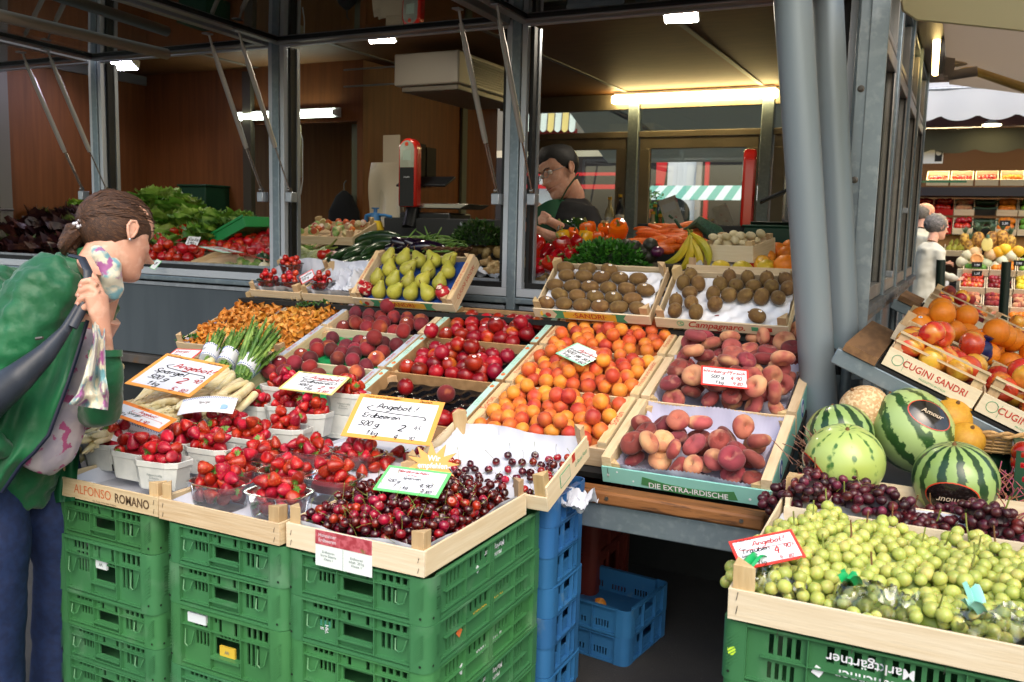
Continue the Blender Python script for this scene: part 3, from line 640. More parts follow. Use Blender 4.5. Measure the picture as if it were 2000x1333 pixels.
for c,(x,Wc) in COLS.items():
    for r,(y0,Dr) in enumerate(ROWS):
        if c=='A' and r==0: y0,Dr=-.012,.375
        where=('lowest','middle','topmost')[r]
        kind={'A':'flat peaches','B':'apricots','C':'nectarines','D':'dark peaches'}[c]
        look={'A':'pale wooden crate lined with lilac paper','B':'wooden crate with red lettering on its rims','C':'cardboard crate with mint printed rims','D':'crate with grey-blue printed rims'}[c]
        lab='%s of %s, %s of its column'%(look,kind,where)
        mw=SL@Matrix.Translation((x,y0,0))
        lm={'A':(None,None),'B':(M('rim_wood','#dcbf93','#cfae7e',ns=9,sc=(9,1,9),rough=.75),)*2,'C':(MINT,MINT),'D':(IFB,IFB if r<2 else None)}[c]
        fm={'A':TURQ if r==0 else WX,'B':WX,'C':CARD,'D':WPALE if r<2 else CARD}[c]
        hf=.058 if c=='A' and r==0 else .07
        t,f,b,sp=wood_crate('fruit_crate',lab,mw,Wc,Dr,hf,.09,ph=.0 if c!='A' else .012,front=fm,back=(LILAC if 0 else fm if c!='A' else WX),hb=.082,side={'C':CARD,'A':WY}.get(c,WY),ledge=.03,lmatL=lm[0],lmatR=lm[1],group='crates on the sloping table',ps=.028)
        SC[c,r]=(t,mw,Wc,Dr)
        if c=='A':
            liner(t,Wc,Dr,.085 if r else .062,LILAC,seed=r+3,over=.02,sides='fblr' if r==0 else 'blr')
            # printed outer side, seen past the wooden rim
            o=MB().box(Wc+.0003,Wc+.0012,.01,Dr-.01,.004,.084).build('printed_side',TURQ,sp[1])
            _disc(sp[1],TR((Wc+.0014,Dr*.35,.045),(0,math.pi/2,0)),.024,WHITE,'printed_mark',18,1.5)
            _disc(sp[1],TR((Wc+.0022,Dr*.35,.045),(0,math.pi/2,0)),.021,PBLU,'printed_mark',18,1.5)
            _disc(sp[1],TR((Wc+.003,Dr*.35,.045),(0,math.pi/2,0)),.012,WHITE,'printed_mark',5,1.5)
            staples(f,[(.02,.02),(Wc-.02,.02),(.02,.038)])
            if r==0:
                m=MB(); pts=[(.13,.042),(.20,.030),(.27,.026),(.34,.028),(.405,.038),(.415,.010),(.34,.002),(.27,.001),(.2,.004),(.125,.014)]
                m.prism(pts,0,.001,mx=RX90); g=m.build('banner',M('banner_green','#3d7a4c',rough=.6),f); g.location=(0,-.0004,0)
                tt=MB()
                text('DIE EXTRA-IRDISCHE',.026,WHITE,f,TR((.268,-.0018,.0155),(math.pi/2,0,0)),thin=.98,bold=.012)
                for i,(x_,z_,r_) in enumerate(((.02,.03,.004),(.05,.045,.003),(.1,.02,.003),(.45,.02,.004),(.49,.04,.003))): _disc(f,TR((x_,-.0002,z_),(math.pi/2,0,0)),r_,WHITE,'printed_mark',8,1)
        if c=='B':
            s='Sortin' if r==0 else '·Frische·und·qualität·'
            rim_text(sp,0,Wc,.03,Dr,.09,s,.022 if r else .034,PRED,shear=0,y=None if r else Dr*.5)
            rim_text(sp,1,Wc,.03,Dr,.09,s,.022 if r else .034,PRED,y=None if r else Dr*.5)
            liner(t,Wc,Dr,.07,PAPER,zig=False,seed=r+9,sides='lr')
        if c=='C':
            for i in (0,1):
                for yy in (.14,.86):
                    x_=.015 if i==0 else Wc-.015
                    _disc(sp[i],TR((x_,Dr*yy,.0918)),.009,PORG,'printed_mark',12,1)
                    _disc(sp[i],TR((x_-.004,Dr*yy+.011,.0918)),.004,PGRN,'printed_mark',8,1)
                m=MB()
                for a in (0,1): m.box(x_-.006+.011*a,x_-.0055+.011*a,Dr*.42,Dr*.58,.0917,.0922)
                for a in (0,1,2): m.box(x_-.006,x_+.0055,Dr*(.42+.08*a),Dr*(.42+.08*a)+.0006,.0917,.0922)
                m.build('printed_frame',PGRN,sp[i])
        if c=='D':
            for i in (0,1):
                if i==1 and r==2: continue
                for yy in (.27,.78): rim_text(sp,i,Wc,.03,Dr,.09,'IFRUMI' if i else 'BRUMI',.018,PRED,y=Dr*yy,thin=1.2)
# carrier table with wooden front beam, steel channel and legs
t=thing('display_table','sloping steel display table with a worn wooden front beam','table',(0,0,0))
BEAM=M('worn_beam','#8a5a30','#6d4220',ns=5,sc=(1.2,8,8),det=8,edge=(.25,.75),rough=.65,c3='#2d1a0d',ns3=7,edge3=(.56,.7),bump=.35,bs=16,rnd=False)
MB().box(-1.45,-.44,2.46,2.535,.665,.706).build('front_beam',BEAM,t,bevel=.008)
MB().box(-1.45,-.45,2.475,2.55,.585,.663).build('steel_channel',GALV,t,bevel=.004)
MB().box(-2.55,-.43,0,.90,-.022,-.002,mx=SL@Matrix.Translation((0,.03,0))).build('table_top',M('black_board','#141414',rough=.8),t)
for x in (-2.4,-.5): MB().box(x-.02,x+.02,3.30,3.34,0,.95).build('leg',GALV,t,bevel=.003)
for x in (-2.5,-.47): MB().box(x-.02,x+.02,2.56,3.4,.60,.64).build('side_rail',GALV,t,bevel=.003)
for x in (-1.35,-.9,-.5):
    MB().lathe([(.006,0),(.006,.003)],10,mx=TR((x,2.46,.687),(math.pi/2,0,0))).build('screw',STEEL,t)
# chanterelle crates, deeper slope part
CH={}
for i,(x,lab) in enumerate(((-3.16,'wooden crate of chanterelles at the outer end of the table'),(-2.845,'wooden crate of chanterelles beside the dark peaches'))):
    mw=SL@Matrix.Translation((x,.42,.0)); 
    t,f,b,sp=wood_crate('mushroom_crate',lab,mw,.30,.52,.075,ph=.035,group='crates on the sloping table',ps=.034)
    liner(t,.30,.52,.07,LILAC,lw=.006,seed=20+i,zig=False); CH[i]=(t,mw,.30,.52)
MB_=MB().box(-3.2,-2.52,.40,.96,-.03,-.004,mx=SL); 
t=thing('trestle','plain trestle carrying the chanterelle crates','trestle',(-2.85,3.15,0)); o=MB_.build('board',WX,t); o.matrix_parent_inverse=Matrix.Translation((2.85,-3.15,0))
for x in (-.28,.28): MB().box(x-.02,x+.02,-.02,.02,0,.90 if x<0 else .90).build('leg',GALV,t)
# upper row of crates leaning at the sill
def up(x,W,y,z,ang,D,h,label,**k):
    mw=Matrix.Translation((x,y,z))@Matrix.Rotation(math.radians(ang),4,'X')
    r=wood_crate(k.pop('name','fruit_crate'),label,mw,W,D,h,group='crates leaning along the window sill',**k); return r+(mw,W,D)
UP={}
UP['pear']=up(-2.455,.525,3.325,1.115,44,.285,.05,'wooden crate of green pears leaning at the sill',hs=.075,ledge=.026,lmatL=_mc['rim_wood'],lmatR=_mc['rim_wood'],ps=.026,ph=.03)
UP['k1']=up(-1.54,.49,3.29,1.125,40,.28,.048,'wooden crate with the tray of long kiwis',hs=.045,ph=.035)
UP['k2']=up(-1.03,.49,3.29,1.12,38,.28,.048,'wooden crate of kiwis next to the leaning column',hs=.045,ph=.035)
UP['t1']=up(-3.12,.31,3.37,1.115,27,.27,.04,'wooden crate with three tubs of cherry tomatoes',ph=.035)
UP['t2']=up(-2.79,.32,3.36,1.115,27,.27,.04,'wooden crate with one tub of cherry tomatoes and white paper',ph=.035)
t=thing('shelf_board','dark board carrying the upper row of crates','shelf',(-1.8,3.45,1.09))
MB().box(-1.35,1.3,-.14,.22,0,.02).build('board',_mc['black_board'],t); 
for x in (-1.2,0,1.2): MB().prism([(-.12,-.002),(.21,-.002),(.21,-.2)],x-.01,x+.01,mx=Matrix(((0,0,1,0),(1,0,0,0),(0,1,0,0),(0,0,0,1)))).build('bracket',GALV,t)
def fruit_print(f,W,z,s,mat,h,x=None,shear=0,bold=.01): return text(s,h,mat,f,TR((W*.52 if x is None else x,-.0012,z),(math.pi/2,0,0)),shear=shear,bold=bold)
for key in ('pear','k1'):
    t,f,b,sp,mw,W_,D_=UP[key]; f.data.materials[0]=WPALE
    m=MB().prism([(W_*.27,.008),(W_*.72,.008),(W_*.72,.042),(W_*.27,.042)],0,.0006,mx=RX90).build('banner',PYEL,f)
    m=MB().prism([(W_*.18,.004),(W_*.30,.004),(W_*.30,.046),(W_*.18,.046),(W_*.21,.025)],-.0001,.0004,mx=RX90); m.prism([(W_*.69,.004),(W_*.81,.004),(W_*.78,.025),(W_*.81,.046),(W_*.69,.046)],-.0001,.0004,mx=RX90); m.build('ribbon',PGRN,f)
    fruit_print(f,W_,.025,'·SANDRI·',PRED,.036,x=W_*.495)
    _disc(f,TR((W_*.13,-.0006,.02),(math.pi/2,0,0)),.012,PRED,'printed_mark',14,1); _disc(f,TR((W_*.08,-.0004,.027),(math.pi/2,0,.6)),.013,PYEL,'printed_mark',14,.7); _disc(f,TR((W_*.10,-.0002,.012),(math.pi/2,0,0)),.008,PGRN,'printed_mark',10,1.8)
t,f,b,sp,mw,W_,D_=UP['k2']; f.data.materials[0]=WPALE
fruit_print(f,W_,.028,'Campagnaro.',PRED,.040,x=W_*.47,shear=.35,bold=.014)
for i,(x_,m_) in enumerate(((.76,PGRN),(.86,PRED))): MB().box(W_*x_-.012,W_*x_+.012,-.0012,-.0002,.018,.036).build('printed_flag',m_,f)
fruit_print(f,W_,.028,'F',PRED,.02,x=W_*.81,shear=.3)
MB().tube([(W_*.2+.013*math.cos(a*.7),-.001,.03+.012*math.sin(a*.7)) for a in range(10)],.0012,4).tube([(W_*.2+.006+.007*math.cos(a*.9),-.001,.03+.007*math.sin(a*.9)) for a in range(8)],.0012,4).build('printed_mark',PGRN,f)
t,f,b,sp,mw,W_,D_=UP['pear']
for i in (0,1): rim_text(sp,i,W_,.026,D_,.075,'·Frische·und·qualität·',.02,PRED)
text('CUGINI SANDRI',.03,PRED,sp[1],TR((W_+.001,D_*.5,.04),(math.pi/2,0,math.pi/2)),thin=.9)
# front crates on the plastic stacks
FC={}
def fcrate(key,x0,x1,y0,y1,z,hf,lab,tilt=0,**k):
    mw=Matrix.Translation((x0,y0,z))@Matrix.Rotation(math.radians(tilt),4,'X'); r=wood_crate('fruit_crate',lab,mw,x1-x0,y1-y0,hf,group='crates on the front stacks',**k); FC[key]=r+(mw,x1-x0,y1-y0); return r
fcrate('s1',-2.205,-1.805,1.60,2.18,.716,.055,'wooden crate with red and black lettering under the paper punnets',ph=.035)
fcrate('s2',-1.797,-1.40,1.595,2.20,.716,.057,'plain wooden crate under the clear strawberry punnets',ph=.038)
fcrate('s3',-1.392,-1.005,1.61,2.125,.712,.062,'pale wooden crate heaped with cherries',ph=.04,front=WPALE,side=M('pale_plywood_y','#e4d3b4','#d5be96',ns=5,sc=(9,1.2,16),det=6,edge=(.25,.85),rough=.7,bump=.2,bs=12,var=.08))
fcrate('c2',-1.385,-.945,2.135,2.44,.726,.045,'wooden crate lined with white paper and a few cherries',tilt=17,ph=.035,hs=.075,hb=.055,front=WPALE,side=_mc['pale_plywood_y'])
fcrate('s6',-2.90,-2.22,2.0,2.72,.716,.055,'wooden crate of white asparagus behind the customer',ph=.03)
fcrate('s7',-2.21,-1.52,2.22,2.72,.716,.05,'wooden crate under the back row of paper punnets',ph=.02)
for k in ('s1','s2','s3','s6','s7'): 
    t=FC[k][0]; liner(t,FC[k][5],FC[k][6],.045 if k!='s3' else .06,PAPER,lw=.006,zig=False,seed=ord(k[1]),sides='fblr' if k!='s2' else 'lbr')
t,f=FC['c2'][:2]; liner(t,FC['c2'][5],FC['c2'][6],.055,PAPER,lw=.006,zig=False,seed=5,over=.012,sides='blr')
t,f=FC['s1'][:2]; text('ALFONSO',.036,M('print_faded_red','#c2693f',rough=.8),f,TR((.155,-.0012,.03),(math.pi/2,0,0)),thin=.9); text('ROMANO',.034,M('print_brown','#5a4632',rough=.8),f,TR((.305,-.0012,.028),(math.pi/2,0,0)),bold=.02,thin=.85)
text('Agr. Coop. Latina Italia Produce',.007,_mc['print_brown'],f,TR((.2,-.0012,.008),(math.pi/2,0,0)))
for k in ('s1','s2','s3'):
    f=FC[k][1]; w=FC[k][5]; staples(f,[(.015,.01),(.015,.034),(w-.015,.01),(w-.015,.034),(w*.5,-.012)],sz=.012)
s=FC['c2'][3][1]; w=FC['c2'][5]
MB().box(w+.0002,w+.001,.09,.16,.02,.06).build('printed_mark',PGRN,s); MB().box(w+.0011,w+.0016,.093,.157,.023,.057).build('printed_field',WPALE,s); MB().box(w+.0002,w+.001,.18,.2,.05,.075).build('printed_flag',PRED,s)
text('La Buona Frutta',.02,PGRN,s,TR((w+.001,.24,.035),(math.pi/2,0,math.pi/2)),shear=.3,thin=.7)
# printed strawberry label on the cherry crate
f=FC['s3'][1]
MB().box(.09,.25,-.0025,-.0008,-.024,.062).build('paper_label',M('label_paper','#dfe8e6',rough=.6),f)
MB().box(.09,.25,-.0034,-.0026,.028,.062).build('label_header',M('label_strawberry','#a03a44','#c0606a',ns=90,rough=.5,c3='#3f8a3a',ns3=16,edge3=(.66,.72)),f)
MB().box(.169,.170,-.0034,-.0026,-.022,.026).build('label_fold',M('fold_grey','#9aa5a5',rough=.7),f)
text('Holsteiner\nErdbeeren',.012,WHITE,f,TR((.125,-.0037,.045),(math.pi/2,0,0)))
text('Erdbeeren\nSorte Elsanta\nKlasse I',.0085,M('label_grey_ink','#6c7878',rough=.6),f,TR((.128,-.0037,.003),(math.pi/2,0,0)))
text('Erdbeeren\nInhalt  20 kg\nKlasse  I',.0085,_mc['label_grey_ink'],f,TR((.208,-.0037,.002),(math.pi/2,0,0)))
# ================= plastic stacking crates =================
GP=M('green_crate_plastic','#40794c','#366d43',ns=4,det=6,edge=(.3,.75),rough=.42,rv=.1,c3='#648a6c',ns3=9,edge3=(.56,.85),var=.14,bump=.05,bs=90)
BP=M('blue_crate_plastic','#31699e','#2a5f92',ns=4,det=6,edge=(.3,.75),rough=.42,rv=.1,c3='#5f7d94',ns3=14,edge3=(.64,.8),var=.08)
def slits(x0,x1,z0,z1,n,gap=.45):
    s=(x1-x0)/n; return [(x0+s*(i+gap/2),x0+s*(i+1-gap/2),z0,z1) for i in range(n)]
_cm={}
def crate_meshes(Wd,Dp,h,kind):
    key=(Wd,Dp,h,kind)
    if key in _cm: return _cm[key]
    z=h; body=MB(); c=.05; th=.0045; rec=.012
    def side(L,mx,long):
        # one wall: two corner shells and a recessed pierced panel with ribs
        if kind=='blue':
            zt=z*.93
            hs=[]
            if not long: hs+= [(L*.3,L*.7,z*.5,z*.8)]
            hs+=slits(L*.2,L*.34,z*.2,z*.45,5)+slits(L*.66,L*.8,z*.2,z*.45,5)+slits(L*.42,L*.58,z*.2,z*.4,5)
            b=MB(); b.holes(L-2*c,z*.94,[(a-c,b_-c,p,q) for a,b_,p,q in hs],th); body.add(b.v,b.f,0,mx@Matrix.Translation((c,rec,.0)))
            for x in (c,L*.36,L*.64,L-c-.004): body.box(x,x+.003,0,rec,.004,z*.94,0,mx)
            body.box(c,L-c,0,rec+th,z*.94,z-.002,0,mx); body.box(c,L-c,0,rec,.002,.008,0,mx)
            return
        if long:
            hs=slits(.09,.16,z*.55,z*.88,4)+slits(.20,.30,z*.62,z*.88,4)+slits(L-.16,L-.09,z*.55,z*.88,4)+slits(L-.3,L-.22,z*.62,z*.88,4)+slits(.09,.15,z*.15,z*.42,4)+slits(L-.15,L-.09,z*.15,z*.42,4)+slits(L-.24,L-.18,z*.62,z*.88,3)
            ribs=[.17,.31,L-.31,L-.17,L*.5,]
        else:
            hs=slits(c+.022,c+.085,z*.78,z*.93,4,.3)+slits(c+.04,c+.09,z*.40,z*.62,4,.3)
            hs+=[(L*.40,L*.62,z*.32,z*.60)]+slits(L*.66,L-c-.012,z*.74,z*.93,4,.35)+slits(L*.66,L-c-.04,z*.30,z*.68,3,.35)
            hs+=[(L*.43,L*.455,z*.66,z*.90),(L*.56,L*.585,z*.66,z*.90),(L*.395,L*.415,z*.82,z*.9)]
            ribs=[L*.375,L*.63]
            if h>.14: hs+=slits(c+.035,c+.085,z*.68,z*.74,3,.3)+slits(L*.44,L*.6,z*.62,z*.655,5,.4)
        b=MB(); b.holes(L-2*c,z*.95,[(a-c,b_-c,p,q) for a,b_,p,q in hs],th); body.add(b.v,b.f,0,mx@Matrix.Translation((c,rec,.0)))
        for x in ribs: body.box(x,x+.0025,0.001,rec,.012,z*.94,0,mx)
        body.box(c,L-c,-.001,rec-.0005,z*.952,z-.001,0,mx)      # top lip
        body.box(c,L-c,.002,rec-.0005,z*.69,z*.705,0,mx) if not long else body.box(.08,L-.08,.002,rec-.0005,z*.50,z*.515,0,mx)
        body.box(c,L-c,.0005,rec,.0,.006,0,mx); body.box(c,L-c,.004,rec,.010,.014,0,mx)
        if not long:
            body.box(L*.385,L*.625,-.002,rec,z*.27,z*.31,0,mx) # handle lip
            for xx in (c+.012,L-c-.042): # hooks
                body.tube([mx@V((xx,.006,z*.62)),mx@V((xx+.004,-.001,z*.40)),mx@V((xx+.015,-.002,z*.36)),mx@V((xx+.026,-.001,z*.42)),mx@V((xx+.03,.006,z*.62))],.0022,5)
    def mk(o,ang): return Matrix.Translation(o)@Matrix.Rotation(ang,4,'Z')
    side(Wd,mk((0,0,0),0),Wd>Dp); side(Dp,mk((Wd,0,0),math.pi/2),Dp>Wd); side(Wd,mk((Wd,Dp,0),math.pi),Wd>Dp); side(Dp,mk((0,Dp,0),-math.pi/2),Dp>Wd)
    # rounded corners
    R=.028
    for (cx_,cy_,a0,sx,sy) in ((R,R,math.pi,1,1),(Wd-R,R,1.5*math.pi,-1,1),(Wd-R,Dp-R,0,-1,-1),(R,Dp-R,.5*math.pi,1,-1)):
        out=[];inn=[]
        arc=[(cx_+R*math.cos(a0+k*math.pi/12),cy_+R*math.sin(a0+k*math.pi/12)) for k in range(7)]
        arci=[(cx_+(R-th)*math.cos(a0+k*math.pi/12),cy_+(R-th)*math.sin(a0+k*math.pi/12)) for k in range(7)]
        # extend along both walls to c
        if a0==math.pi: s,e,si,ei=(0,c),(c,0),(th,c),(c,th)
        elif a0==1.5*math.pi: s,e,si,ei=(Wd-c,0),(Wd,c),(Wd-c,th),(Wd-th,c)
        elif a0==0: s,e,si,ei=(Wd,Dp-c),(Wd-c,Dp),(Wd-th,Dp-c),(Wd-c,Dp-th)
        else: s,e,si,ei=(c,Dp),(0,Dp-c),(c,Dp-th),(th,Dp-c)
        o1=[s]+arc+[e]; i1=[si]+arci+[ei]; n=len(o1)
        vs=[(x,y,zz) for zz in (0.0,z) for x,y in o1]+[(x,y,zz) for zz in (0.0,z) for x,y in i1]
        fs=[]
        for k in range(n-1):
            fs+=[(k,k+1,n+k+1,n+k),(2*n+k+1,2*n+k,3*n+k,3*n+k+1),(n+k,n+k+1,3*n+k+1,3*n+k)]
        fs+=[(0,n,3*n,2*n),(n-1,3*n-1,4*n-1,2*n-1)]
        body.add(vs,fs)
        # closing web between shell and recessed wall
        for (ex,ey) in (s,e):
            if ey in (0,Dp): body.box(ex-.0015,ex+.0015,min(ey,ey+(rec if ey==0 else -rec)),max(ey,ey+(rec if ey==0 else -rec)),0.001,z*.99)
            else: body.box(min(ex,ex+(rec if ex==0 else -rec)),max(ex,ex+(rec if ex==0 else -rec)),ey-.0015,ey+.0015,0.001,z*.99)
    # small foot ring and embossed hatching
    if kind!='blue':
        for q in range(2):
            for k in range(9):
                zz=z*.30+k*z*.058
                for x0 in ((.010,.040),(Wd-.040,-.010+Wd)): body.box(x0[0],x0[1],-.0008,.0002,zz,zz+.0016,0,Matrix.Translation(((x0[0]+x0[1])/2,0,zz))@Matrix.Rotation(-.7,4,'Y')@Matrix.Translation((-(x0[0]+x0[1])/2,0,-zz))) if q==0 else body.box(Wd-.0002,Wd+.0008,.032,.045,zz,zz+.0016)
    fl=MB().box(rec+.004,Wd-rec-.004,rec+.004,Dp-rec-.004,.003,.008)
    _cm[key]=(body.mesh('crate_shell',GP if kind=='green' else BP),fl.mesh('crate_floor',GP if kind=='green' else BP)); return _cm[key]
DOT=M('painted_peg_hole','#0c1a10',rough=.9)  # peg holes are flat dark discs, their shade put into the colour
dotm=MB().lathe([(.003,0),(.003,.0006)],10).mesh('painted_peg_hole',DOT)
def pcrate(label,mw,Wd,Dp,h,kind='green',group='stacked green plastic crates'):
    b,f=crate_meshes(Wd,Dp,h,kind)
    t=thing('plastic_crate',label,'plastic crate',mw=mw,group=group)
    inst('shell',b,Matrix(),t); inst('crate_floor',f,Matrix(),t)
    if kind=='green':
        for x in (.018,Wd-.022): inst('painted_peg_hole',dotm,TR((x,-.0008,h*.16),(math.pi/2,0,0)),t)
        inst('painted_peg_hole',dotm,TR((Wd+.0002,.02,h*.16),(math.pi/2,0,math.pi/2)),t)
    return t
def cstack(x0,y0,Wd,Dp,ztop,hs,desc,kind='green',jit=.003,group='stacked green plastic crates',rot=0):
    z=ztop; out=[]; r=random.Random(int(x0*100)+7)
    names=['topmost','second from the top','third from the top','fourth from the top','fifth from the top','sixth from the top','seventh from the top','lowest']
    for i,h in enumerate(hs):
        z-=h
        nm=names[i] if i<len(hs)-1 else 'lowest'
        mw=Matrix.Translation((x0+r.uniform(-jit,jit),y0+r.uniform(-jit,jit),z))@Matrix.Rotation(rot+r.uniform(-.006,.006),4,'Z')
        out.append(pcrate('%s plastic crate, %s of the stack %s'%(kind,nm,desc),mw,Wd,Dp,h-.001,kind,group))
    return out
S1=cstack(-2.225,1.605,.40,.58,.713,[.105,.165,.098,.098,.098,.149],'carrying the white asparagus punnets')
S2=cstack(-1.785,1.600,.395,.58,.713,[.105,.108,.165,.108,.108,.119],'under the clear strawberry punnets')
S3=cstack(-1.400,1.615,.405,.60,.708,[.111,.111,.111,.111,.111,.153],'under the heaped cherries')
S4=cstack(-2.86,2.24,.60,.42,.713,[.12,.12,.12,.12,.12,.113],'behind the customer under the asparagus')
S5=cstack(-2.20,2.26,.60,.42,.713,[.12,.12,.12,.12,.12,.113],'hidden behind the punnet stacks')
SB=cstack(-1.575,2.235,.60,.25,.735,[.09]*7+[.105],'under the paper-lined cherry crate','blue',group='stacked blue plastic crates')
S6=cstack(-.385,1.775,.62,.42,.698,[.13,.13,.13,.13,.178],'under the grapes')
GB=cstack(-1.32,2.83,.40,.34,.20,[.10,.10],'standing alone on the asphalt','blue',group='blue crates on the ground',rot=-.12)
DR=cstack(-1.75,3.05,.60,.42,.52,[.26,.26],'in the dark under the table','blue',group='dark red crates under the table')
DRM=M('dark_red_plastic','#5a2018',rough=.5)
for t in DR:
    t['label']=t['label'].replace('blue plastic','dark red plastic')
    for ch in t.children: ch.data=ch.data.copy(); ch.data.materials[0]=DRM
# prints on green crates
def pr(t,s,h,x,z,side,mat=WHITE,rot=math.pi,shear=0,thin=1,bold=.01,W=.405):
    mx=TR((x,.0105,z),(math.pi/2,0,0)) if side=='f' else TR((W-.0105,x,z),(math.pi/2,0,math.pi/2))
    return text(s,h,mat,t,mx@Matrix.Rotation(rot,4,'Z'),shear=shear,thin=thin,bold=bold)
pr(S6[0],'Münchner\nMarktgärtner',.030,.285,.078,'f',rot=math.pi)
MB().box(.182,.200,.008,.0105,.05,.068,mx=Matrix.Translation((.191,0,.059))@Matrix.Rotation(.5,4,'Y')@Matrix.Translation((-.191,0,-.059))).build('printed_mark',WHITE,S6[0])
pr(S6[0],'M',.022,.335,.04,'f',rot=0)
pr(S3[0],'Münchner\nMarktgärtner',.020,.33,.07,'s'); MB().box(.393,.3945,.235,.250,.045,.060,mx=Matrix.Translation((0,.2425,.0525))@Matrix.Rotation(.78,4,'X')@Matrix.Translation((0,-.2425,-.0525))).build('printed_mark',WHITE,S3[0])
pr(S3[1],'M. WEISSENBERGER',.020,.30,.055,'s',mat=PYEL,thin=.9); MB().box(.393,.3945,.145,.165,.03,.05,mx=Matrix.Translation((0,.155,.04))@Matrix.Rotation(.78,4,'X')@Matrix.Translation((0,-.155,-.04))).build('printed_mark',PORG,S3[1])
pr(S3[2],'& Wilhelm Böck',.026,.31,.055,'s',shear=.3,thin=.8); _disc(S3[2],TR((.3945,.17,.05),(0,math.pi/2,0)),.014,WHITE,'printed_mark',14,1)
pr(S3[3],'Münchner\nMarktgärtner',.020,.33,.07,'s')
MB().box(.078,.125,.008,.0118,.02,.058).build('sticker',M('sticker_teal','#3f8a78',rough=.5),S3[1]); pr(S3[1],'Hkl.\nII',.014,.108,.04,'f',rot=-math.pi/2); S3[1].children[-1].location.y=.0075
st=MB().box(.162,.205,.006,.0118,.085,.112).build('sticker',M('sticker_white','#d3dce0',rough=.5),S1[1]); pr(S1[1],'W',.014,.183,.098,'f',mat=_mc['label_grey_ink']); S1[1].children[-1].location.y=.0055
st=MB().box(.172,.222,.006,.0118,.052,.078).build('sticker',M('sticker_yellow','#cdae3c',rough=.5),S2[2]); pr(S2[2],'W',.014,.197,.065,'f',mat=_mc['label_grey_ink']); S2[2].children[-1].location.y=.0055
st=MB().box(.068,.130,.004,.0118,.122,.147).build('sticker',_mc['sticker_white'],S2[2]); pr(S2[2],'MONSANTILAND\nDEUTSCHLAND',.008,.099,.134,'f',mat=INK); S2[2].children[-1].location.y=.0035
MB().prism([(.014,.07),(.028,.075),(.032,.066),(.026,.055),(.016,.058)],0,.0006,mx=RX90).build('sticker',M('sticker_lime','#b7dd3c',rough=.5),S6[0])
# ================= fruit =================
def fm(name,c1,c2,c3=None,**k):
    d=dict(ns=14,edge=(.38,.62),rough=.38,var=.16,sub=.0,bump=.03,bs=160,det=3); d.update(k); return M(name,c1,c2,c3,**d)
MAPR=[fm('apricot_skin','#d97f2c','#cb5628','#b53d26',ns=15,ns3=11,edge=(.42,.6),edge3=(.55,.7),rough=.5,var=.12,sheen=.05),
      fm('apricot_skin_yellow','#e09032','#d5822e','#c04a2c',ns=15,ns3=10,edge3=(.52,.66),rough=.5,var=.1,sheen=.05),
      fm('apricot_skin_red','#cc642c','#bb4228','#a23026',ns=12,ns3=11,edge3=(.5,.68),rough=.5,var=.12,sheen=.05)]
MNEC=[fm('nectarine_skin','#8e1016','#6a0a12','#b8441c',ns=13,ns3=9,edge3=(.6,.72),rough=.32,coat=.08,var=.2),
      fm('nectarine_skin_bright','#a41518','#901016','#cc6c26',ns=12,ns3=8,edge3=(.58,.7),rough=.32,coat=.08,var=.15)]
MPEA=[fm('peach_skin_dark','#6e141c','#4f0f16','#a8442c',ns=12,ns3=9,edge3=(.56,.72),rough=.72,sheen=.12,var=.2),
      fm('peach_skin','#8c1c20','#6a1219','#c87038',ns=11,ns3=9,edge3=(.56,.7),rough=.72,sheen=.12,var=.2)]
MFLA=[fm('flat_peach_skin','#a5524c','#86383a','#cf9d72',ns=13,ns3=11,edge3=(.54,.7),rough=.75,sheen=.12,var=.2,bs=60,bump=.08),
      fm('flat_peach_skin_pale','#cc9a70','#b56a54','#98423e',ns=11,ns3=12,edge3=(.5,.66),rough=.75,sheen=.12,var=.12,bs=60,bump=.08),
      fm('flat_peach_skin_dusky','#8a3234','#6b2629','#b98470',ns=14,ns3=16,edge3=(.56,.74),rough=.8,sheen=.15,var=.2,bs=60,bump=.1)]
MKIW=fm('kiwi_skin','#6f5228','#634722','#7d6132',ns=28,ns3=60,rough=.7,sheen=.1,var=.12,bump=.08,bs=320)
MPER=fm('pear_skin','#a6a23c','#98963a','#8a7a34',ns=16,ns3=120,edge3=(.62,.7),rough=.45,var=.12,bump=.06,bs=200)
MSTB=fm('strawberry_skin','#a5111a','#870d15','#be2420',ns=24,ns3=40,rough=.34,coat=.12,var=.18,bump=0)
MCHE=[fm('cherry_skin_dark','#430309','#2a0206','#6e0712',ns=30,ns3=40,rough=.14,coat=.6,var=.25),fm('cherry_skin','#8f0a15','#720812','#b4161d',ns=26,ns3=40,rough=.14,coat=.6,var=.25)]
MGRG=fm('green_grape_skin','#b0b860','#a0ab52','#bcb76a',ns=30,ns3=24,rough=.3,sub=.5,coat=.1,var=.12)
MGRR=fm('red_grape_skin','#45121e','#2a0a14','#652430',ns=30,ns3=24,rough=.36,coat=.15,var=.35)
STEMG=M('fruit_stem_green','#7d8a3c','#6a6a30',ns=60,rough=.6); STEMB=M('fruit_stem_brown','#6a4a2a',rough=.8)
LEAF=M('calyx_leaf','#6f9440','#4f7a30',ns=60,rough=.55,var=.15)
def deform(mb,amp,fr,seed):
    o=V((seed*3.1,seed*1.7,seed*2.3))
    for i,v in enumerate(mb.v):
        v=V(v); n=noise.noise(v*fr+o); q=v*(1+amp*n); mb.v[i]=tuple(q)
    return mb
def groove(depth,width=.35,a0=0):
    return lambda q,t:1-depth*math.exp(-((abs(((q-a0+math.pi)%(2*math.pi))-math.pi))/width)**2)*math.sin(math.pi*t)**.5
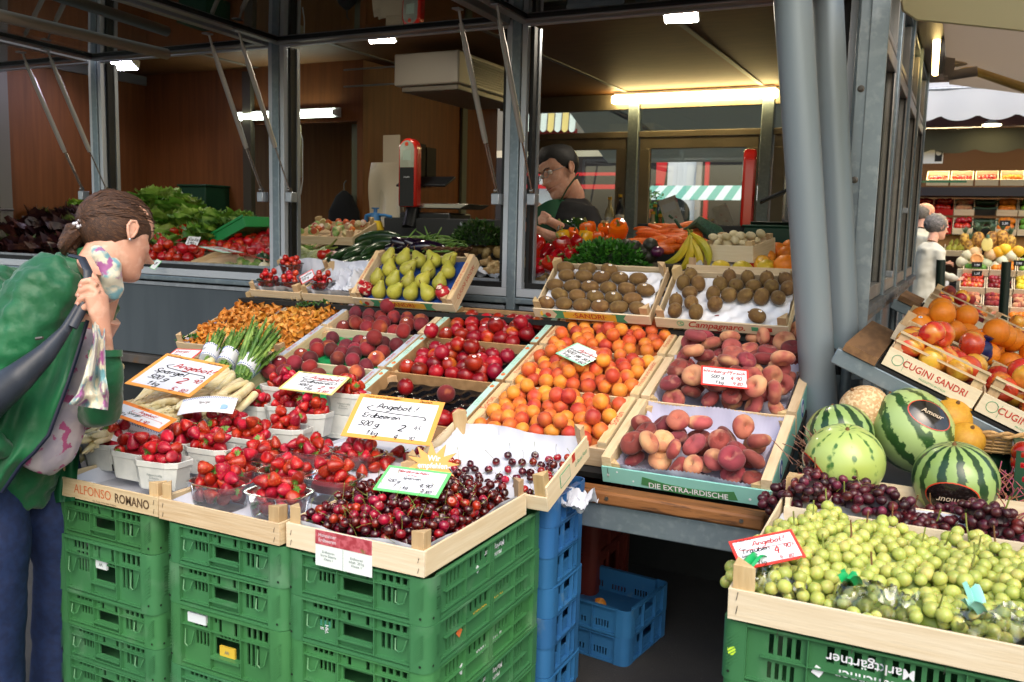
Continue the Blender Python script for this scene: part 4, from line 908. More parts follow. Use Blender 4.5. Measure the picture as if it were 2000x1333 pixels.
def fruitmesh(name,mats,r,h,dt,db,gr=0,amp=.05,fr=25,n=3,seg=18,ring=12,belly=0,pw=1,cw=.3,k0=0):
    out=[]
    for k in range(n):
        m=MB(); m.lathe(ball_profile(r,h,dt,db,ring,pw,belly=belly,cw=cw),seg,fn=groove(gr) if gr else None); deform(m,amp,fr,k+1+k0)
        out.append(m.mesh(name,mats[k%len(mats)] if isinstance(mats,list) else mats))
    return out
AP=fruitmesh('apricot',MAPR,.0265,.026,.004,.002,.07,.06,22,6)
NE=fruitmesh('nectarine',MNEC,.0335,.031,.006,.003,.05,.05,16,6)
PE=fruitmesh('peach',MPEA,.0345,.032,.006,.003,.05,.05,16,6)
FP=fruitmesh('flat_peach',MFLA,.0405,.0225,.0175,.010,.13,.15,17,9,seg=26,ring=16,pw=.8,cw=.27)
def kiw(k,L=.038,r=.0275):
    m=MB(); m.lathe(ball_profile(r,L,.001,.001,12,.92),18,sx=1,sy=.93); deform(m,.022,16,k+3); m.lathe([(.004,L-.001),(.003,L+.003),(.0015,L+.004)],8,m=1); return m.mesh('kiwi',[MKIW,STEMB])
KI=[kiw(k) for k in range(4)]; KR=[kiw(k,.033,.0285) for k in range(4)]
def pear(k):
    m=MB(); pr=[(1e-5,-.036),(.012,-.037),(.024,-.031),(.032,-.018),(.034,-.004),(.031,.010),(.024,.022),(.018,.031),(.015,.040),(.011,.047),(.005,.0505),(1e-5,.051)]
    m.lathe(pr,18); deform(m,.10,18,k+5)
    for i,v in enumerate(m.v): m.v[i]=(v[0]+.006*max(0,v[2]/.05)**2*(1 if k%2 else -1),v[1],v[2])
    m.tube([(0,0,.048),(.002,0,.058),(.006,.001,.068)],[.0022,.0017,.002],6,m=1); return m.mesh('pear',[MPER,STEMB])
PR=[pear(k) for k in range(5)]
def strawb(k):
    m=MB(); r=.0165; pr=[(1e-5,-.021),(.004,-.0195),(.009,-.013),(.0135,-.004),(.0165,.005),(.0162,.011),(.012,.0155),(.005,.0165),(1e-5,.0155)]
    m.lathe(pr,14,sx=1+.12*math.sin(k*2),sy=.95); deform(m,.12,45,k+2)
    # seeds
    for z in range(5):
        zz=-.013+.0062*z; rr=float(np.interp(zz,[p[1] for p in pr[:7]],[p[0] for p in pr[:7]]))
        for j in range(8):
            a=(j+.5*(z%2))*math.pi/4; p=V((rr*math.cos(a)*1.02,rr*math.sin(a),zz)); m.add([p+V((0,0,.001)),p+V((.0007*-math.sin(a),.0007*math.cos(a),0)),p-V((0,0,.001)),p-V((.0007*-math.sin(a),.0007*math.cos(a),0))],[(0,1,2,3)],1)
    return m.mesh('strawberry',[MSTB,M('strawberry_seed','#d89a4a',rough=.5)])
SB_=[strawb(k) for k in range(6)]
def calyx(k):
    m=MB(); r=random.Random(k)
    for j in range(8):
        a=j*math.pi/4+r.uniform(-.2,.2); d=V((math.cos(a),math.sin(a),0)); s=V((-d.y,d.x,0)); L_=r.uniform(.010,.015)
        z=r.uniform(.0,.005)
        m.add([V((0,0,.017)),d*L_*.45+s*.0028+V((0,0,.0175)),d*L_+V((0,0,.0165+z)),d*L_*.45-s*.0028+V((0,0,.0175))],[(0,1,2,3)])
    m.tube([(0,0,.016),(.002,.001,.024),(.005,.002,.029)],.0009,5); return m.mesh('calyx',LEAF)
CX=[calyx(k) for k in range(4)]
CHM=fruitmesh('cherry',MCHE,.0128,.0118,.0045,.001,.05,.04,60,6,seg=14,ring=10,cw=.35)
def cstem(k):
    r=random.Random(k); c=r.uniform(-.012,.012); e=r.uniform(-.012,.012); return MB().tube([(0,0,.007),(c*.3,e*.2,.018),(c*.9,e*.8,.032),(c*1.8,e*1.6,.043)],[.0006,.0005,.0005,.0009],5).mesh('stem',STEMG)
CST=[cstem(k) for k in range(5)]
def putfruit(base,lst,meshes,name,label,cat,group,orient='any',seed=1,scale0=None,kids=None,kidp=0,lim=None):
    r=random.Random(seed); res=[]; pos={}
    if len(lst)>3:   # row and place of each in its crate, so that every label names one
        rh=1.75*sum(p[3] for p in lst)/len(lst); y0=min(p[1] for p in lst); rw={}
        for i,p in enumerate(lst): rw.setdefault(int((p[1]-y0+rh*.4)/rh),[]).append(i)
        for j,k in enumerate(sorted(rw)):
            for q,i in enumerate(sorted(rw[k],key=lambda i:lst[i][0])): pos[i]=', %s row, %s from the left'%(ORD[min(j,19)],ORD[min(q,19)])
    base_label=label
    for i,p in enumerate(lst):
        label=base_label+pos.get(i,'')
        x,y,z,ra=p[:4]; me=meshes[r.randrange(len(meshes))]
        if orient=='any': rot=rndrot(r)
        elif orient=='up': rot=(r.uniform(-.5,.5),r.uniform(-.5,.5),r.uniform(0,6.28))
        elif orient=='flatish': rot=(r.gauss(.5,.42),r.gauss(.12,.4),r.uniform(0,6.28))
        elif orient=='side': rot=(math.pi/2+r.uniform(-.25,.25),r.uniform(-.3,.3),r.uniform(-.5,.5))
        else: rot=orient(r)
        sc=(ra/scale0 if scale0 else 1)
        mw=base@TR((x,y,z),rot,sc)
        o=inst(name,me,mw,None,label,cat,group); res.append(o)
        if kids and r.random()<kidp:
            inst(kids.name if hasattr(kids,'name') else kids[0].name.split('.')[0],kids[r.randrange(len(kids))],Matrix(),o)
    return res
def tray(par,W,D,z,mat,lw=.03,cup=None,seed=1,name='tray',x0=None,th=.004,amp=.006,pitch=.07):
    i=lw+.005
    def f(u,v):
        x=i+(W-2*i)*u; y=.012+(D-.024)*v; zz=z
        if cup: zz+=-amp*(.5+.5*math.cos(2*math.pi*x/pitch)*math.cos(2*math.pi*y/pitch))
        else: zz+=.002*math.sin(x*60+seed)*math.sin(y*50)
        return (x,y,zz)
    return MB().sheet(f,48,32).build(name,mat,par)
BT=M('black_tray_plastic','#0d0e12',rough=.22,coat=.3); GT=M('green_tray_plastic','#1f8a50',rough=.35); BLT=M('blue_tray_plastic','#24468f',rough=.35)
# apricots
for r_,n in ((0,.16),(1,.3),(2,.22)):
    t,mw,Wc,Dr=SC['B',r_]; tray(t,Wc,Dr,.062,M('under_apricots','#a85a28',rough=.8))
    fl=lambda x,y,W_=Wc,D_=Dr:.078+.018*math.sin(math.pi*min(1,max(0,x/W_)))*(.6+.4*math.sin(math.pi*y/D_))
    p=packed(.032,Wc-.032,.0,Dr,.0275,fl,seed=30+r_,extra=n)
    putfruit(mw,p,AP,'apricot','orange apricot in the %s apricot crate'%('lowest','middle','topmost')[r_],'apricot','apricots in the %s crate'%('lowest','middle','topmost')[r_],seed=r_,scale0=.0265)
# nectarines
def stick(o,r,seed=0,c2=None):
    rr=random.Random(seed); 
    s=MB().lathe([(.0075,r),(.0072,r+.0004),(.004,r+.0008)],12,sy=.75); s.lathe([(.0035,r+.0009),(.003,r+.0011)],8,m=1,sy=.75)
    q=s.build('fruit_sticker',[WHITE,c2 or PORG],o)
    d=V((rr.uniform(-.2,.6),-.6,rr.uniform(.5,.9))).normalized(); q.matrix_local=o.matrix_world.to_3x3().normalized().inverted().to_4x4()@d.to_track_quat('Z','Y').to_matrix().to_4x4()
t,mw,Wc,Dr=SC['C',0]; tray(t,Wc,Dr,.05,BT,cup=1,amp=.012)
a=putfruit(mw,[(.16,.205,.083,.0335)],[NE[0]],'nectarine','dark nectarine alone at the back corner of the black tray','nectarine',None)
b=putfruit(mw,[(.345,.19,.083,.0335)],[PE[1]],'nectarine','dull red nectarine alone in the middle of the black tray','nectarine',None,seed=4)
putfruit(mw,[(.09,.05,.078,.0335),(.42,.04,.078,.033),(.47,.06,.078,.033)],NE,'nectarine','nectarine half hidden behind the big strawberry price sign','nectarine','nectarines behind the sign')
for r_,n in ((1,.3),(2,.2)):
    t,mw,Wc,Dr=SC['C',r_]; tray(t,Wc,Dr,.05,BT,cup=1)
    lst=packed(.034,Wc-.032,.004,Dr-.004,.0335,lambda x,y:.074,seed=40+r_,extra=n)
    o=putfruit(mw,lst,NE,'nectarine','shiny dark red nectarine packed in the %s mint-rimmed crate'%('lowest','middle','topmost')[r_],'nectarine','nectarines in the %s mint-rimmed crate'%('lowest','middle','topmost')[r_],seed=r_,scale0=.0335)
    for i in range(0,len(o),8): stick(o[i],.0335,i)
t,mw,Wc,Dr=SC['C',1]
o=putfruit(mw,[(.075,.25,.135,.0345)],[NE[1]],'nectarine','big bright nectarine perched on the corner of the middle mint-rimmed crate','nectarine',None,seed=2); stick(o[0],.034,3)
# dark peaches
for r_,n in ((0,10),(1,25),(2,29)):
    t,mw,Wc,Dr=SC['D',r_]; tray(t,Wc,Dr,.05,GT if r_<2 else BT,cup=1)
    if r_==0: lst=[(.065,.25,.09,.034),(.125,.27,.09,.034),(.06,.19,.088,.034),(.21,.26,.088,.033),(.45,.25,.09,.034),(.13,.2,.088,.033),(.3,.2,.088,.033),(.38,.24,.088,.033)]
    else: lst=packed(.045,Wc-.032,.004,Dr-.004,.0345,lambda x,y:.074,seed=50+r_,extra=.12,keep=.93)
    o=putfruit(mw,lst,PE,'peach','dark peach in the %s grey-blue rimmed crate'%('lowest','middle','topmost')[r_],'peach','peaches in the %s grey-blue rimmed crate'%('lowest','middle','topmost')[r_],seed=r_+3,scale0=.0345)
    for i in range(0,len(o),9): stick(o[i],.0345,i)
t,mw,Wc,Dr=SC['D',1]
o=putfruit(mw,[(.465,.265,.115,.0345)],[PE[1]],'peach','lighter peach perched beside the grey-blue rim of the middle crate','peach',None,seed=2)
# flat peaches
for r_,n,y1 in ((0,36,.27),(1,48,9),(2,30,.24)):
    t,mw,Wc,Dr=SC['A',r_]; tray(t,Wc,Dr,.016,_mc['lilac_paper'])
    fl=(lambda x,y:.018) if r_==0 else (lambda x,y,k=r_,D_=Dr:.018+.03*math.exp(-((y-(.02 if k==2 else D_*.5))/.16)**2))
    lst=heap(n,.036,Wc-.036,.02 if r_==0 else .0,min(Dr-.01,y1),.031,seed=60+r_,floor=fl)
    putfruit(mw,lst,FP,'flat_peach','flat peach in the %s paper-lined crate'%('lowest','middle','topmost')[r_],'flat peach','flat peaches in the %s crate'%('lowest','middle','topmost')[r_],orient='flatish',seed=r_+8,scale0=.033)
# upper row
def rows(n,m_,x0,dx,y0,dy,off=.5): return [(x0+dx*(i+off*(j%2)),y0+dy*j) for j in range(m_) for i in range(n)]
t,f,b,sp,mw,W_,D_=UP['pear']; tray(t,W_,D_,.03,BLT,lw=.026,cup=1)
o=[]
names=['front','second','third','back']
rr=random.Random(3)
for j,(n,y,zz) in enumerate(((4,.045,.062),(5,.11,.067),(4,.17,.072),(5,.235,.072))):
    for i in range(n):
        x=.075+(.375/(n-.4))*(i+ (.2 if j%2 else .5)) 
        if j==0: x=.13+.085*i
        putfruit(mw,[(x,y,zz+rr.uniform(-.006,.008),.034)],PR,'pear','yellow-green pear, %s from the tomato tubs, in the %s row of the pear crate'%(('first','second','third','fourth','fifth')[i],names[j]) ,'pear',None,orient=lambda r:(-.9+r.uniform(-.25,.25),r.uniform(-.6,.6),r.uniform(-.7,.7)),seed=i+j*7)
for x in (.055,.46):
    tt=thing('wrapped_pear','pear in red printed tissue at the %s front corner of its crate'%('tomato-side' if x<.1 else 'kiwi-side'),'pear',mw=mw@Matrix.Translation((x,.05,.065)))
    m=MB(); m.lathe(ball_profile(.034,.034,.0,.0,12),16); deform(m,.25,30,x*10); m.build('tissue',M('printed_tissue','#b3202a','#a01a24','#d9c9b8',ns=40,ns3=34,edge3=(.56,.6),rough=.4),tt); m=MB().lathe([(.003,.028),(.012,.034),(.016,.042)],9); deform(m,.2,90,2); m.build('tissue_tuft',_mc['printed_tissue'],tt)
WT=M('white_cup_tray','#e6e9f2',rough=.3,coat=.3)
CUPK=M('kiwi_sticker_white','#f2f2f0',rough=.4)
def kiwis(key,pos,meshes,orf,lab,seed):
    t,f,b,sp,mw,W_,D_=UP[key]; tray(t,W_,D_,.034,WT,lw=.012,cup=1,amp=.016,pitch=.072)
    rr=random.Random(seed)
    for i,(x,y,row) in enumerate(pos):
        nn=sorted(p[0] for p in pos if p[2]==row).index(x); z=.052+(.0 if key=='k1' else .003)
        o=putfruit(mw,[(x,y,z,.026)],meshes,'kiwi',lab%(row)+', %s along'%ORD[nn],'kiwi','kiwis, %s row of the crate with %s'%(row,'long kiwis' if key=='k1' else 'round kiwis'),orient=orf,seed=i+seed)[0]
        if rr.random()<.3: stick(o,.027,i,PYEL)
pos=[]
for j,(n,y,xo,row) in enumerate(((6,.035,.05,'front'),(5,.085,.09,'second'),(6,.14,.05,'third'),(5,.20,.08,'fourth'),(3,.245,.06,'back'))):
    for i in range(n):
        if j==3 and i>4: continue
        pos.append((xo+.077*i*(1 if j<4 else 1.25),y,row))
pos=[p for p in pos if not (p[2]=='front' and p[0]<.06 and 0)]
kiwis('k1',pos,KI,lambda r:(math.pi/2+r.uniform(-.15,.15),r.uniform(-.2,.2),math.pi/2+r.uniform(-.3,.3)),'brown fuzzy kiwi lying lengthwise in the %s row of the long-kiwi crate',1)
pos=[]
for j,(xs_,y,row) in enumerate((((.07,.15,.375),.04,'front'),((.06,.12,.21),.09,'second'),((.1,.19,.25,.31,.37,.43),.145,'third'),((.06,.12,.205,.265,.33,.395,.455),.2,'fourth'),((.08,.23,.3,.37,.44),.245,'back'))):
    for x in xs_: pos.append((x,y,row))
kiwis('k2',pos,KR,'flatish','round brown kiwi in the %s row of the crate by the column',9)
# cherry tomatoes in clear tubs
MTOM=fm('tomato_skin','#b3160f','#9c100c','#c52a14',ns=14,ns3=12,rough=.16,coat=.5,var=.14)
CT=fruitmesh('cherry_tomato',MTOM,.0145,.0145,.001,.0,0,.03,30,3,seg=14,ring=9)
PLA=bpy.data.materials.new('clear_plastic'); PLA.use_nodes=True; mkglass(PLA,(.98,.985,1),.04,.12,.05)
def tub(label,mw,rx,ry,h,group=None):
    t=thing('plastic_tub',label,'plastic tub',mw=mw,group=group)
    MB().lathe([(.80,0),(.81,.001),(.9,h*.5),(1.0,h),(1.08,h),(1.08,h-.002),(1.0,h-.001)],20,sx=rx,sy=ry).build('tub_wall',PLA,t); MB().lathe([(1.0,h+.0003),(1.085,h+.0003),(1.085,h+.0012),(1.0,h+.0012)],20,sx=rx,sy=ry).build('rim',PLA,t); return t
for key,tx,ty,zz,lab in (('t1',.075,.06,.03,'front outer'),('t1',.215,.055,.03,'front inner'),('t1',.16,.15,.07,'raised back'),('t2',.075,.07,.03,'single')):
    t,f,b,sp,mw,W_,D_=UP[key]; m_=mw@TR((tx,ty,zz-.018),(-.35,0,0)); tub('clear plastic tub of cherry tomatoes, the %s one'%lab,m_,.062,.05,.05,'tomato tubs')
    lst=heap(17,-.05,.05,-.04,.04,.0145,seed=int(tx*100),floor=lambda x,y:.012)
    putfruit(m_,lst,CT,'cherry_tomato','red cherry tomato in the %s clear tub'%lab,'cherry tomato','cherry tomatoes in the %s tub'%lab,scale0=.0145)
for key in ('t1','t2'): t,f,b,sp,mw,W_,D_=UP[key]; liner(t,W_,D_,.05,PAPER,lw=.006,zig=False,seed=8,over=.03)
def crumple(par,mat,W,D,amp,seed,n=22,name='tissue_paper',z=0):
    o=V((seed*5.3,seed,0))
    return MB().sheet(lambda u,v:(W*(u-.5),D*(v-.5),z+amp*(noise.noise(V((u*4,v*4,0))+o)+.5*abs(noise.noise(V((u*11,v*9,2))+o)))),n,n).build(name,mat,par)
t,f,b,sp,mw,W_,D_=UP['t2']
tp=thing('tissue_paper','crumpled white tissue paper beside the single tomato tub','paper',mw=mw@Matrix.Translation((.21,.15,.045))); crumple(tp,PAPER,.2,.24,.06,3,name='sheet')
# ---------------- cherries ----------------
def cherries():
    t,f,b,sp,mw,W_,D_=FC['s3']
    pts=heap(560,.012,W_-.012,.012,D_*.93,.0128,seed=70,floor=lambda x,y:.012+.050*math.exp(-((x-W_*.5)/.16)**2-((y-.26)/.22)**2),K=16)
    MB().sheet(lambda u,v:(.012+(W_-.024)*u,.012+(D_-.1)*v,.011+.05*math.exp(-(((.012+(W_-.024)*u)-W_*.5)/.16)**2-(((D_-.1)*v-.26)/.22)**2)),16,16).build('fruit_bed',M('cherry_bed','#26040a',rough=.5),t)
    W1=[(mw@V(p[:3]),p[3]) for p in pts]
    t,f,b,sp,mw,W_,D_=FC['c2']
    r=random.Random(5); p2=[]
    for (x,y) in ((.06,.05),(.045,.11),(.08,.03),(.09,.13),(.12,.06),(.1,.02),(.16,.11),(.2,.12),(.15,.03),(.25,.09),(.2,.03),(.27,.02),(.3,.1),(.32,.06),(.3,.03),(.36,.20),(.38,.14),(.37,.17),(.41,.17),(.4,.1),(.42,.13),(.38,.08),(.41,.07),(.42,.04),(.37,.04),(.39,.02),(.35,.02),(.34,.11),(.24,.02),(.12,.02),(.05,.02),(.33,.015),(.42,.015),(.38,.11),(.4,.2)):
        p2.append((x,y,.013+.0125,.0125))
    for k in range(190):
        x=r.uniform(.02,.42); y=abs(r.gauss(0,.07 if x<.22 else .13))+.012
        if y<.28 and all((x-a[0])**2+(y-a[1])**2<1 and math.hypot(x-a[0],y-a[1])>.023 for a in p2): p2.append((x,y,.0255,.0125))
    p2+= [(.39,.16,.048,.0125),(.37,.12,.048,.0125),(.41,.09,.048,.0125),(.4,.05,.048,.0125)]
    W2=[(mw@V(p[:3]),p[3]) for p in p2]
    return W1,W2
W1,W2=cherries()
# the ones that show: top of the heap, nearest first
def surf(L,n,cell=.016):
    top={}
    for i,(p,r) in enumerate(L): 
        k=(int(p.x/cell),int(p.y/cell)); 
        if k not in top or L[top[k]][0].z<p.z: top[k]=i
    s=set(top.values()); a=[L[i] for i in s]; rest=[L[i] for i in range(len(L)) if i not in s]
    a.sort(key=lambda q:(q[0]-CAMP).length); return a[:n],a[n:]+rest
A1,rest=surf(W1,298-len(W2))
I4=Matrix()
for grp,lst,lab in (('cherries heaped in the front crate',A1,'glossy dark red cherry in the heap of the front cherry crate'),('cherries on the white paper',W2,'single cherry lying on the white paper of the lined crate')):
    r=random.Random(9)
    for p,ra in lst:
        o=inst('cherry',CHM[r.choice((0,2,4,0,1,3,5))],TR(p,(r.gauss(0,.7),r.gauss(0,.7),r.uniform(0,6)),ra/.0128),None,lab,'cherry',grp)
        if r.random()<.42: inst('stem',CST[r.randrange(5)],Matrix(),o)
m=MB(); base=MB().lathe(ball_profile(.0128,.012,0,0,6),8); r=random.Random(2)
for p,ra in rest:
    if p.z>W1[0][0].z-.03: m.add(base.v,base.f,0,TR(p,rndrot(r)))
tag(m.build('cherries',MCHE[0]),'deeper dark cherries filling the front cherry crate under the top layer','cherries',kind='stuff')
# ---------------- strawberries ----------------
PUL=M('pulp_card','#c9ccc8','#bfc3c0',ns=30,ns3=9,rough=.85,bump=.1,bs=90,var=.05)
def punnet_mesh():
    m=MB(); o=[(-.072,-.03),(-.045,-.05),(.045,-.05),(.072,-.03),(.072,.03),(.045,.05),(-.045,.05),(-.072,.03)]
    rings=[(.80,0),(.83,.002),(.97,.062),(1.02,.064),(1.03,.078),(1.0,.0795),(.985,.078),(.95,.064),(.79,.004)]
    vs=[(x*s,y*s,z) for s,z in rings for x,y in o]; fs=[]
    for i in range(len(rings)-1):
        for j in range(8): j2=(j+1)%8; fs.append((i*8+j,i*8+j2,(i+1)*8+j2,(i+1)*8+j))
    fs.append(tuple(range(7,-1,-1))); k=(len(rings)-1)*8; fs.append(tuple(k+j for j in range(8)))
    m.add(vs,fs); return m.mesh('punnet_shell',PUL,smooth=False)
PM=punnet_mesh()
slm=MB().box(-.0025,.0025,-.0006,.0006,0,.02).mesh('painted_slot',INK)  # black bar for the opening, its shade put into the colour
PN=[((213,860),15,'at the outer front corner, darker berries'),((268,878),10,'second from the outer end in the front row'),((318,896),12,'nearest, with printed weight on its side'),((352,857),8,'behind the first three punnets'),((412,871),12,'next to the clear strawberry tubs'),((370,829),5,'beside the asparagus tips, middle'),((433,839),8,'in the middle of the paper punnets'),((441,810),4,'small, behind the middle punnets'),((489,850),12,'large heap beside the clear tubs'),((562,834),14,'in front of the yellow-edged sign'),((499,789),8,'next to the white asparagus butts'),((562,790),12,'below the yellow-edged sign'),((607,805),15,'beside the big orange-edged sign'),((679,765),12,'standing high by the nectarine crates'),((550,752),10,'at the back by the yellow-edged sign')]
PNS=['at the outer corner','second from the corner','nearest one with print','behind the front three','next to the clear tubs','by the asparagus tips','amid the field','small one behind','large heap by tubs','under the yellow card','by the asparagus butts','below the yellow card','beside the orange card','standing high','farthest back']; CPS=['crate corner','front middle','behind the corner','centre','cherry side','below the card','by the post','paper punnet side']
bri=random.Random(77)
for i,((x,y),rz,lab) in enumerate(PN):
    zt=.835 if i<11 else (.85 if i<13 else .90)
    p=at(x,y,Z=zt); p.z-=.079
    mw=TR(p,(bri.uniform(-.05,.05),bri.uniform(-.05,.05),math.radians(rz-5)),1.0)
    t=thing('paper_punnet','grey pulp punnet of strawberries %s'%lab,'punnet',mw=mw,group='paper punnets of strawberries')
    inst('shell',PM,Matrix(),t); inst('painted_slot',slm,TR((.052,-.046,.004),(.1,0,.3)),t)
    if i in (2,4,13): text('Füllgewicht 500g\nErdbeeren\nDeutschland',.0075,_mc['label_grey_ink'],t,TR((.01,-.0485,.035),(math.pi/2-.15,0,0)))
    if zt>.87: # stands on an upturned punnet
        k=thing('paper_punnet','empty upturned pulp punnet under the punnet %s'%lab,'punnet',mw=mw@TR((0,0,-.001),(math.pi,0,0)),group='upturned punnets'); inst('shell',PM,Matrix(),k)
    MB().lathe([(1,.05),(.93,.066),(.6,.078),(.01,.082)],10,sx=.058,sy=.042).build('fruit_bed',M('berry_bed','#7a0d14',rough=.5),t); lst=heap(12,-.062,.062,-.042,.042,.0165,seed=100+i,floor=lambda x,y:.055+.012*(1-(x/.06)**2),K=14)
    putfruit(mw,lst[:12 if i!=7 else 8],SB_,'strawberry','strawberry, pulp punnet %s'%PNS[i],'strawberry','strawberries in pulp punnet %s'%lab,scale0=.0150,kids=CX,kidp=.35,seed=i)
def clear_punnet(label,mw):
    t=thing('clear_punnet',label,'clear punnet',mw=mw,group='clear plastic punnets')
    def sq(n=24,e=4.0): return [(math.copysign(abs(math.cos(2*math.pi*k/n))**(2/e),math.cos(2*math.pi*k/n)),math.copysign(abs(math.sin(2*math.pi*k/n))**(2/e),math.sin(2*math.pi*k/n))) for k in range(n)]
    o=sq(); rings=[(.80,.0),(.83,.003),(.98,.068),(1.0,.07),(1.07,.07),(1.07,.067),(1.0,.066)]; vs=[(x*s*.078,y*s*.055,z) for s,z in rings for x,y in o]; n=24; fs=[]
    for i in range(len(rings)-1):
        for j in range(n): j2=(j+1)%n; fs.append((i*n+j,i*n+j2,(i+1)*n+j2,(i+1)*n+j))
    MB().add(vs,fs).build('shell',PLA,t); MB().box(-.05,.05,-.03,.03,.001,.0016).build('label_tag',M('tub_label','#d6dad8',rough=.5),t); return t
CP=[((430,938),8,'at the corner of the plain wooden crate'),((545,958),12,'second along the front of the plain crate'),((455,905),14,'behind the corner tub'),((560,915),8,'in the middle of the clear tubs'),((650,925),12,'against the cherry crate'),((600,880),10,'behind, at the foot of the big sign'),((700,885),6,'beside the cherry crate post'),((520,880),10,'next to the paper punnets')]
for i,((x,y),rz,lab) in enumerate(CP):
    zt=.80 if i<2 else .808; p=at(x,y,Z=zt); p.z=.728+(.004 if i>1 else 0)+ (.012 if i>4 else 0)
    mw=TR(p,(0,0,math.radians(rz-8))); t=clear_punnet('clear plastic punnet of strawberries %s'%lab,mw)
    if i>1: MB().lathe([(1,.03),(.95,.05),(.6,.06),(.01,.064)],10,sx=.066,sy=.045).build('fruit_bed',M('berry_bed','#7a0d14',rough=.5),t)
    lst=heap(20 if i<2 else 12,-.066,.066,-.044,.044,.0170,seed=200+i,floor=lambda x,y:.015 if i<2 else .042,K=16)
    putfruit(mw,lst,SB_,'strawberry','strawberry, clear punnet %s'%CPS[i],'strawberry','strawberries in clear punnet %s'%lab,scale0=.0150,kids=CX,kidp=.6,seed=i+40)
m_=[]
rr=random.Random(6)
# loose berries between tubs and the big sign
lst=[]
for k in range(64):
    x=rr.uniform(610,800); y=rr.uniform(815,905)
    if y<880-(x-610)*.05 and x>700: y+=20
    p=at(x,y,Z=.80); lst.append((p.x,p.y,.785+rr.uniform(0,.03),.017))
hp=heap(26,-1.78,-1.44,2.02,2.34,.0168,seed=9,floor=lambda x,y:.765)
putfruit(Matrix(),hp,SB_,'strawberry','loose strawberry under the orange-edged card','strawberry','loose strawberries under the big sign',scale0=.0150,kids=CX,kidp=.5,seed=3)
t=thing('cardboard_tray','shallow white cardboard tray carrying the loose strawberries','tray',(-1.61,2.18,.735)); MB().box(-.19,.19,-.18,.2,0,.03).build('base',PAPER,t,bevel=.003); MB().box(-.19,-.186,-.18,.2,.03,.04).build('rim',PAPER,t)
# ================= price cards =================
OB=M('card_orange','#f0a452',rough=.35,coat=.4); OB2=M('card_orange_deep','#f28a3a',rough=.35,coat=.4); YB=M('card_yellow','#ecd98a',rough=.35,coat=.4); GB_=M('card_green','#6fdc7c',rough=.35,coat=.4); GB2=M('card_mint','#8ad8b4',rough=.35,coat=.4); RB=M('card_red','#e8413a',rough=.35,coat=.4)
def card_px(label,TLp,TRp,BLp,wt,wb,*a,**k):
    tl=at(*TLp,w=wt if not isinstance(wt,tuple) else wt[0]); tr=at(*TRp,w=wt if not isinstance(wt,tuple) else wt[1]); bl=at(*BLp,w=wb); return card(label,tl,tr,bl,*a,**k)
card_px('large orange-edged price card reading Angebot Erdbeeren 2.45 above the strawberries',(727,771),(893,789),(665,851),(2.74,2.70),2.60,OB,[('Schale wird ausgewogen!',.07,.935,.04,0),('Deutsch',.72,.93,.045,0),('Angebot !',.26,.70,.11,0),('Erdbeeren',.14,.47,.10,0),('500 g',.14,.28,.10,0),('2',.60,.24,.13,0),('45',.76,.30,.08,0),('1 kg',.26,.09,.09,0),('4',.58,.06,.09,0),('90',.74,.07,.07,0)],swo=(.15,.86,.60,0),bw=.055)
card_px('green-edged price card for Spanish cherries standing in the cherry heap',(744,907),(866,922),(728,956),(2.30,2.26),2.20,GB_,[('Herzkirschen',.20,.78,.10,1),('extra',.38,.66,.07,1),('Spanien',.34,.53,.09,0),('I',.86,.50,.08,0),('500 g',.12,.36,.10,0),('1',.26,.18,.10,0),('kg',.42,.16,.10,0),('4,90',.64,.30,.12,0),('9 80',.70,.08,.10,0)],bw=.05)
# star burst on a stick
t=thing('star_tag','small orange starburst tag with white words behind the cherry price card','tag',mw=frame(at(846,906,w=2.34),at(900,908,w=2.32)-at(800,903,w=2.36),V((0,.4,1))),group=None)
m=MB(); o=[(math.cos(a*math.pi/11)*(.074 if a%2==0 else .042),math.sin(a*math.pi/11)*(.057 if a%2==0 else .025)) for a in range(22)]; m.prism(o,0,.002); m.build('star',M('star_orange','#f0a55a',rough=.4),t); text('Wir',.021,WHITE,t,TR((.002,.013,.0026)),bold=.02); text('empfehlen',.020,WHITE,t,TR((.0,-.006,.0026)),bold=.02)
card_px('large orange-edged price card reading Angebot Spargel on the white asparagus',(315,688),(436,712),(243,749),(3.16,3.10),2.96,OB,[('Schrobenhausen',.05,.92,.04,0),('aus Bayern',.7,.925,.04,0),('Angebot!',.33,.66,.12,1),('Spargel',.16,.46,.11,0),('500 g',.18,.27,.10,0),('1 kg',.27,.10,.09,0),('2',.62,.28,.15,1),('90',.80,.36,.09,1),('5',.64,.06,.10,1),('80',.78,.07,.08,1)],swo=(.22,.9,.58,0),bw=.06)
card_px('small orange-edged Spargel price card half hidden behind the scarf',(207,770),(309,806),(206,806),(2.66,2.60),2.58,OB2,[('Schrobenhausen',.30,.90,.06,0),('Angebot!',.42,.60,.15,1),('Spargel',.28,.38,.14,0),('500 g',.16,.22,.11,0),('3 90',.55,.12,.18,1)],swo=(.3,.9,.5,1),bw=.06)
card_px('yellow-edged price card reading Angebot Erdbeeren over the back punnets',(592,726),(693,738),(543,759),(3.16,3.12),3.02,YB,[('Schrott',.1,.92,.05,0),('Angebot!',.34,.68,.13,1),('Erdbeeren',.24,.46,.12,0),('500 g',.26,.28,.10,0),('1 kg',.42,.12,.09,0),('2',.66,.22,.14,1),('90',.82,.28,.09,1),('5 80',.70,.06,.09,1)],swo=(.2,.9,.60,0),bw=.045)
def lay(pts,lift=0):  # corner points on the slope of the table
    return [SL@V((*((SL.inverted()@at(*p,Y=3.1)).to_2d()),0)) for p in pts]
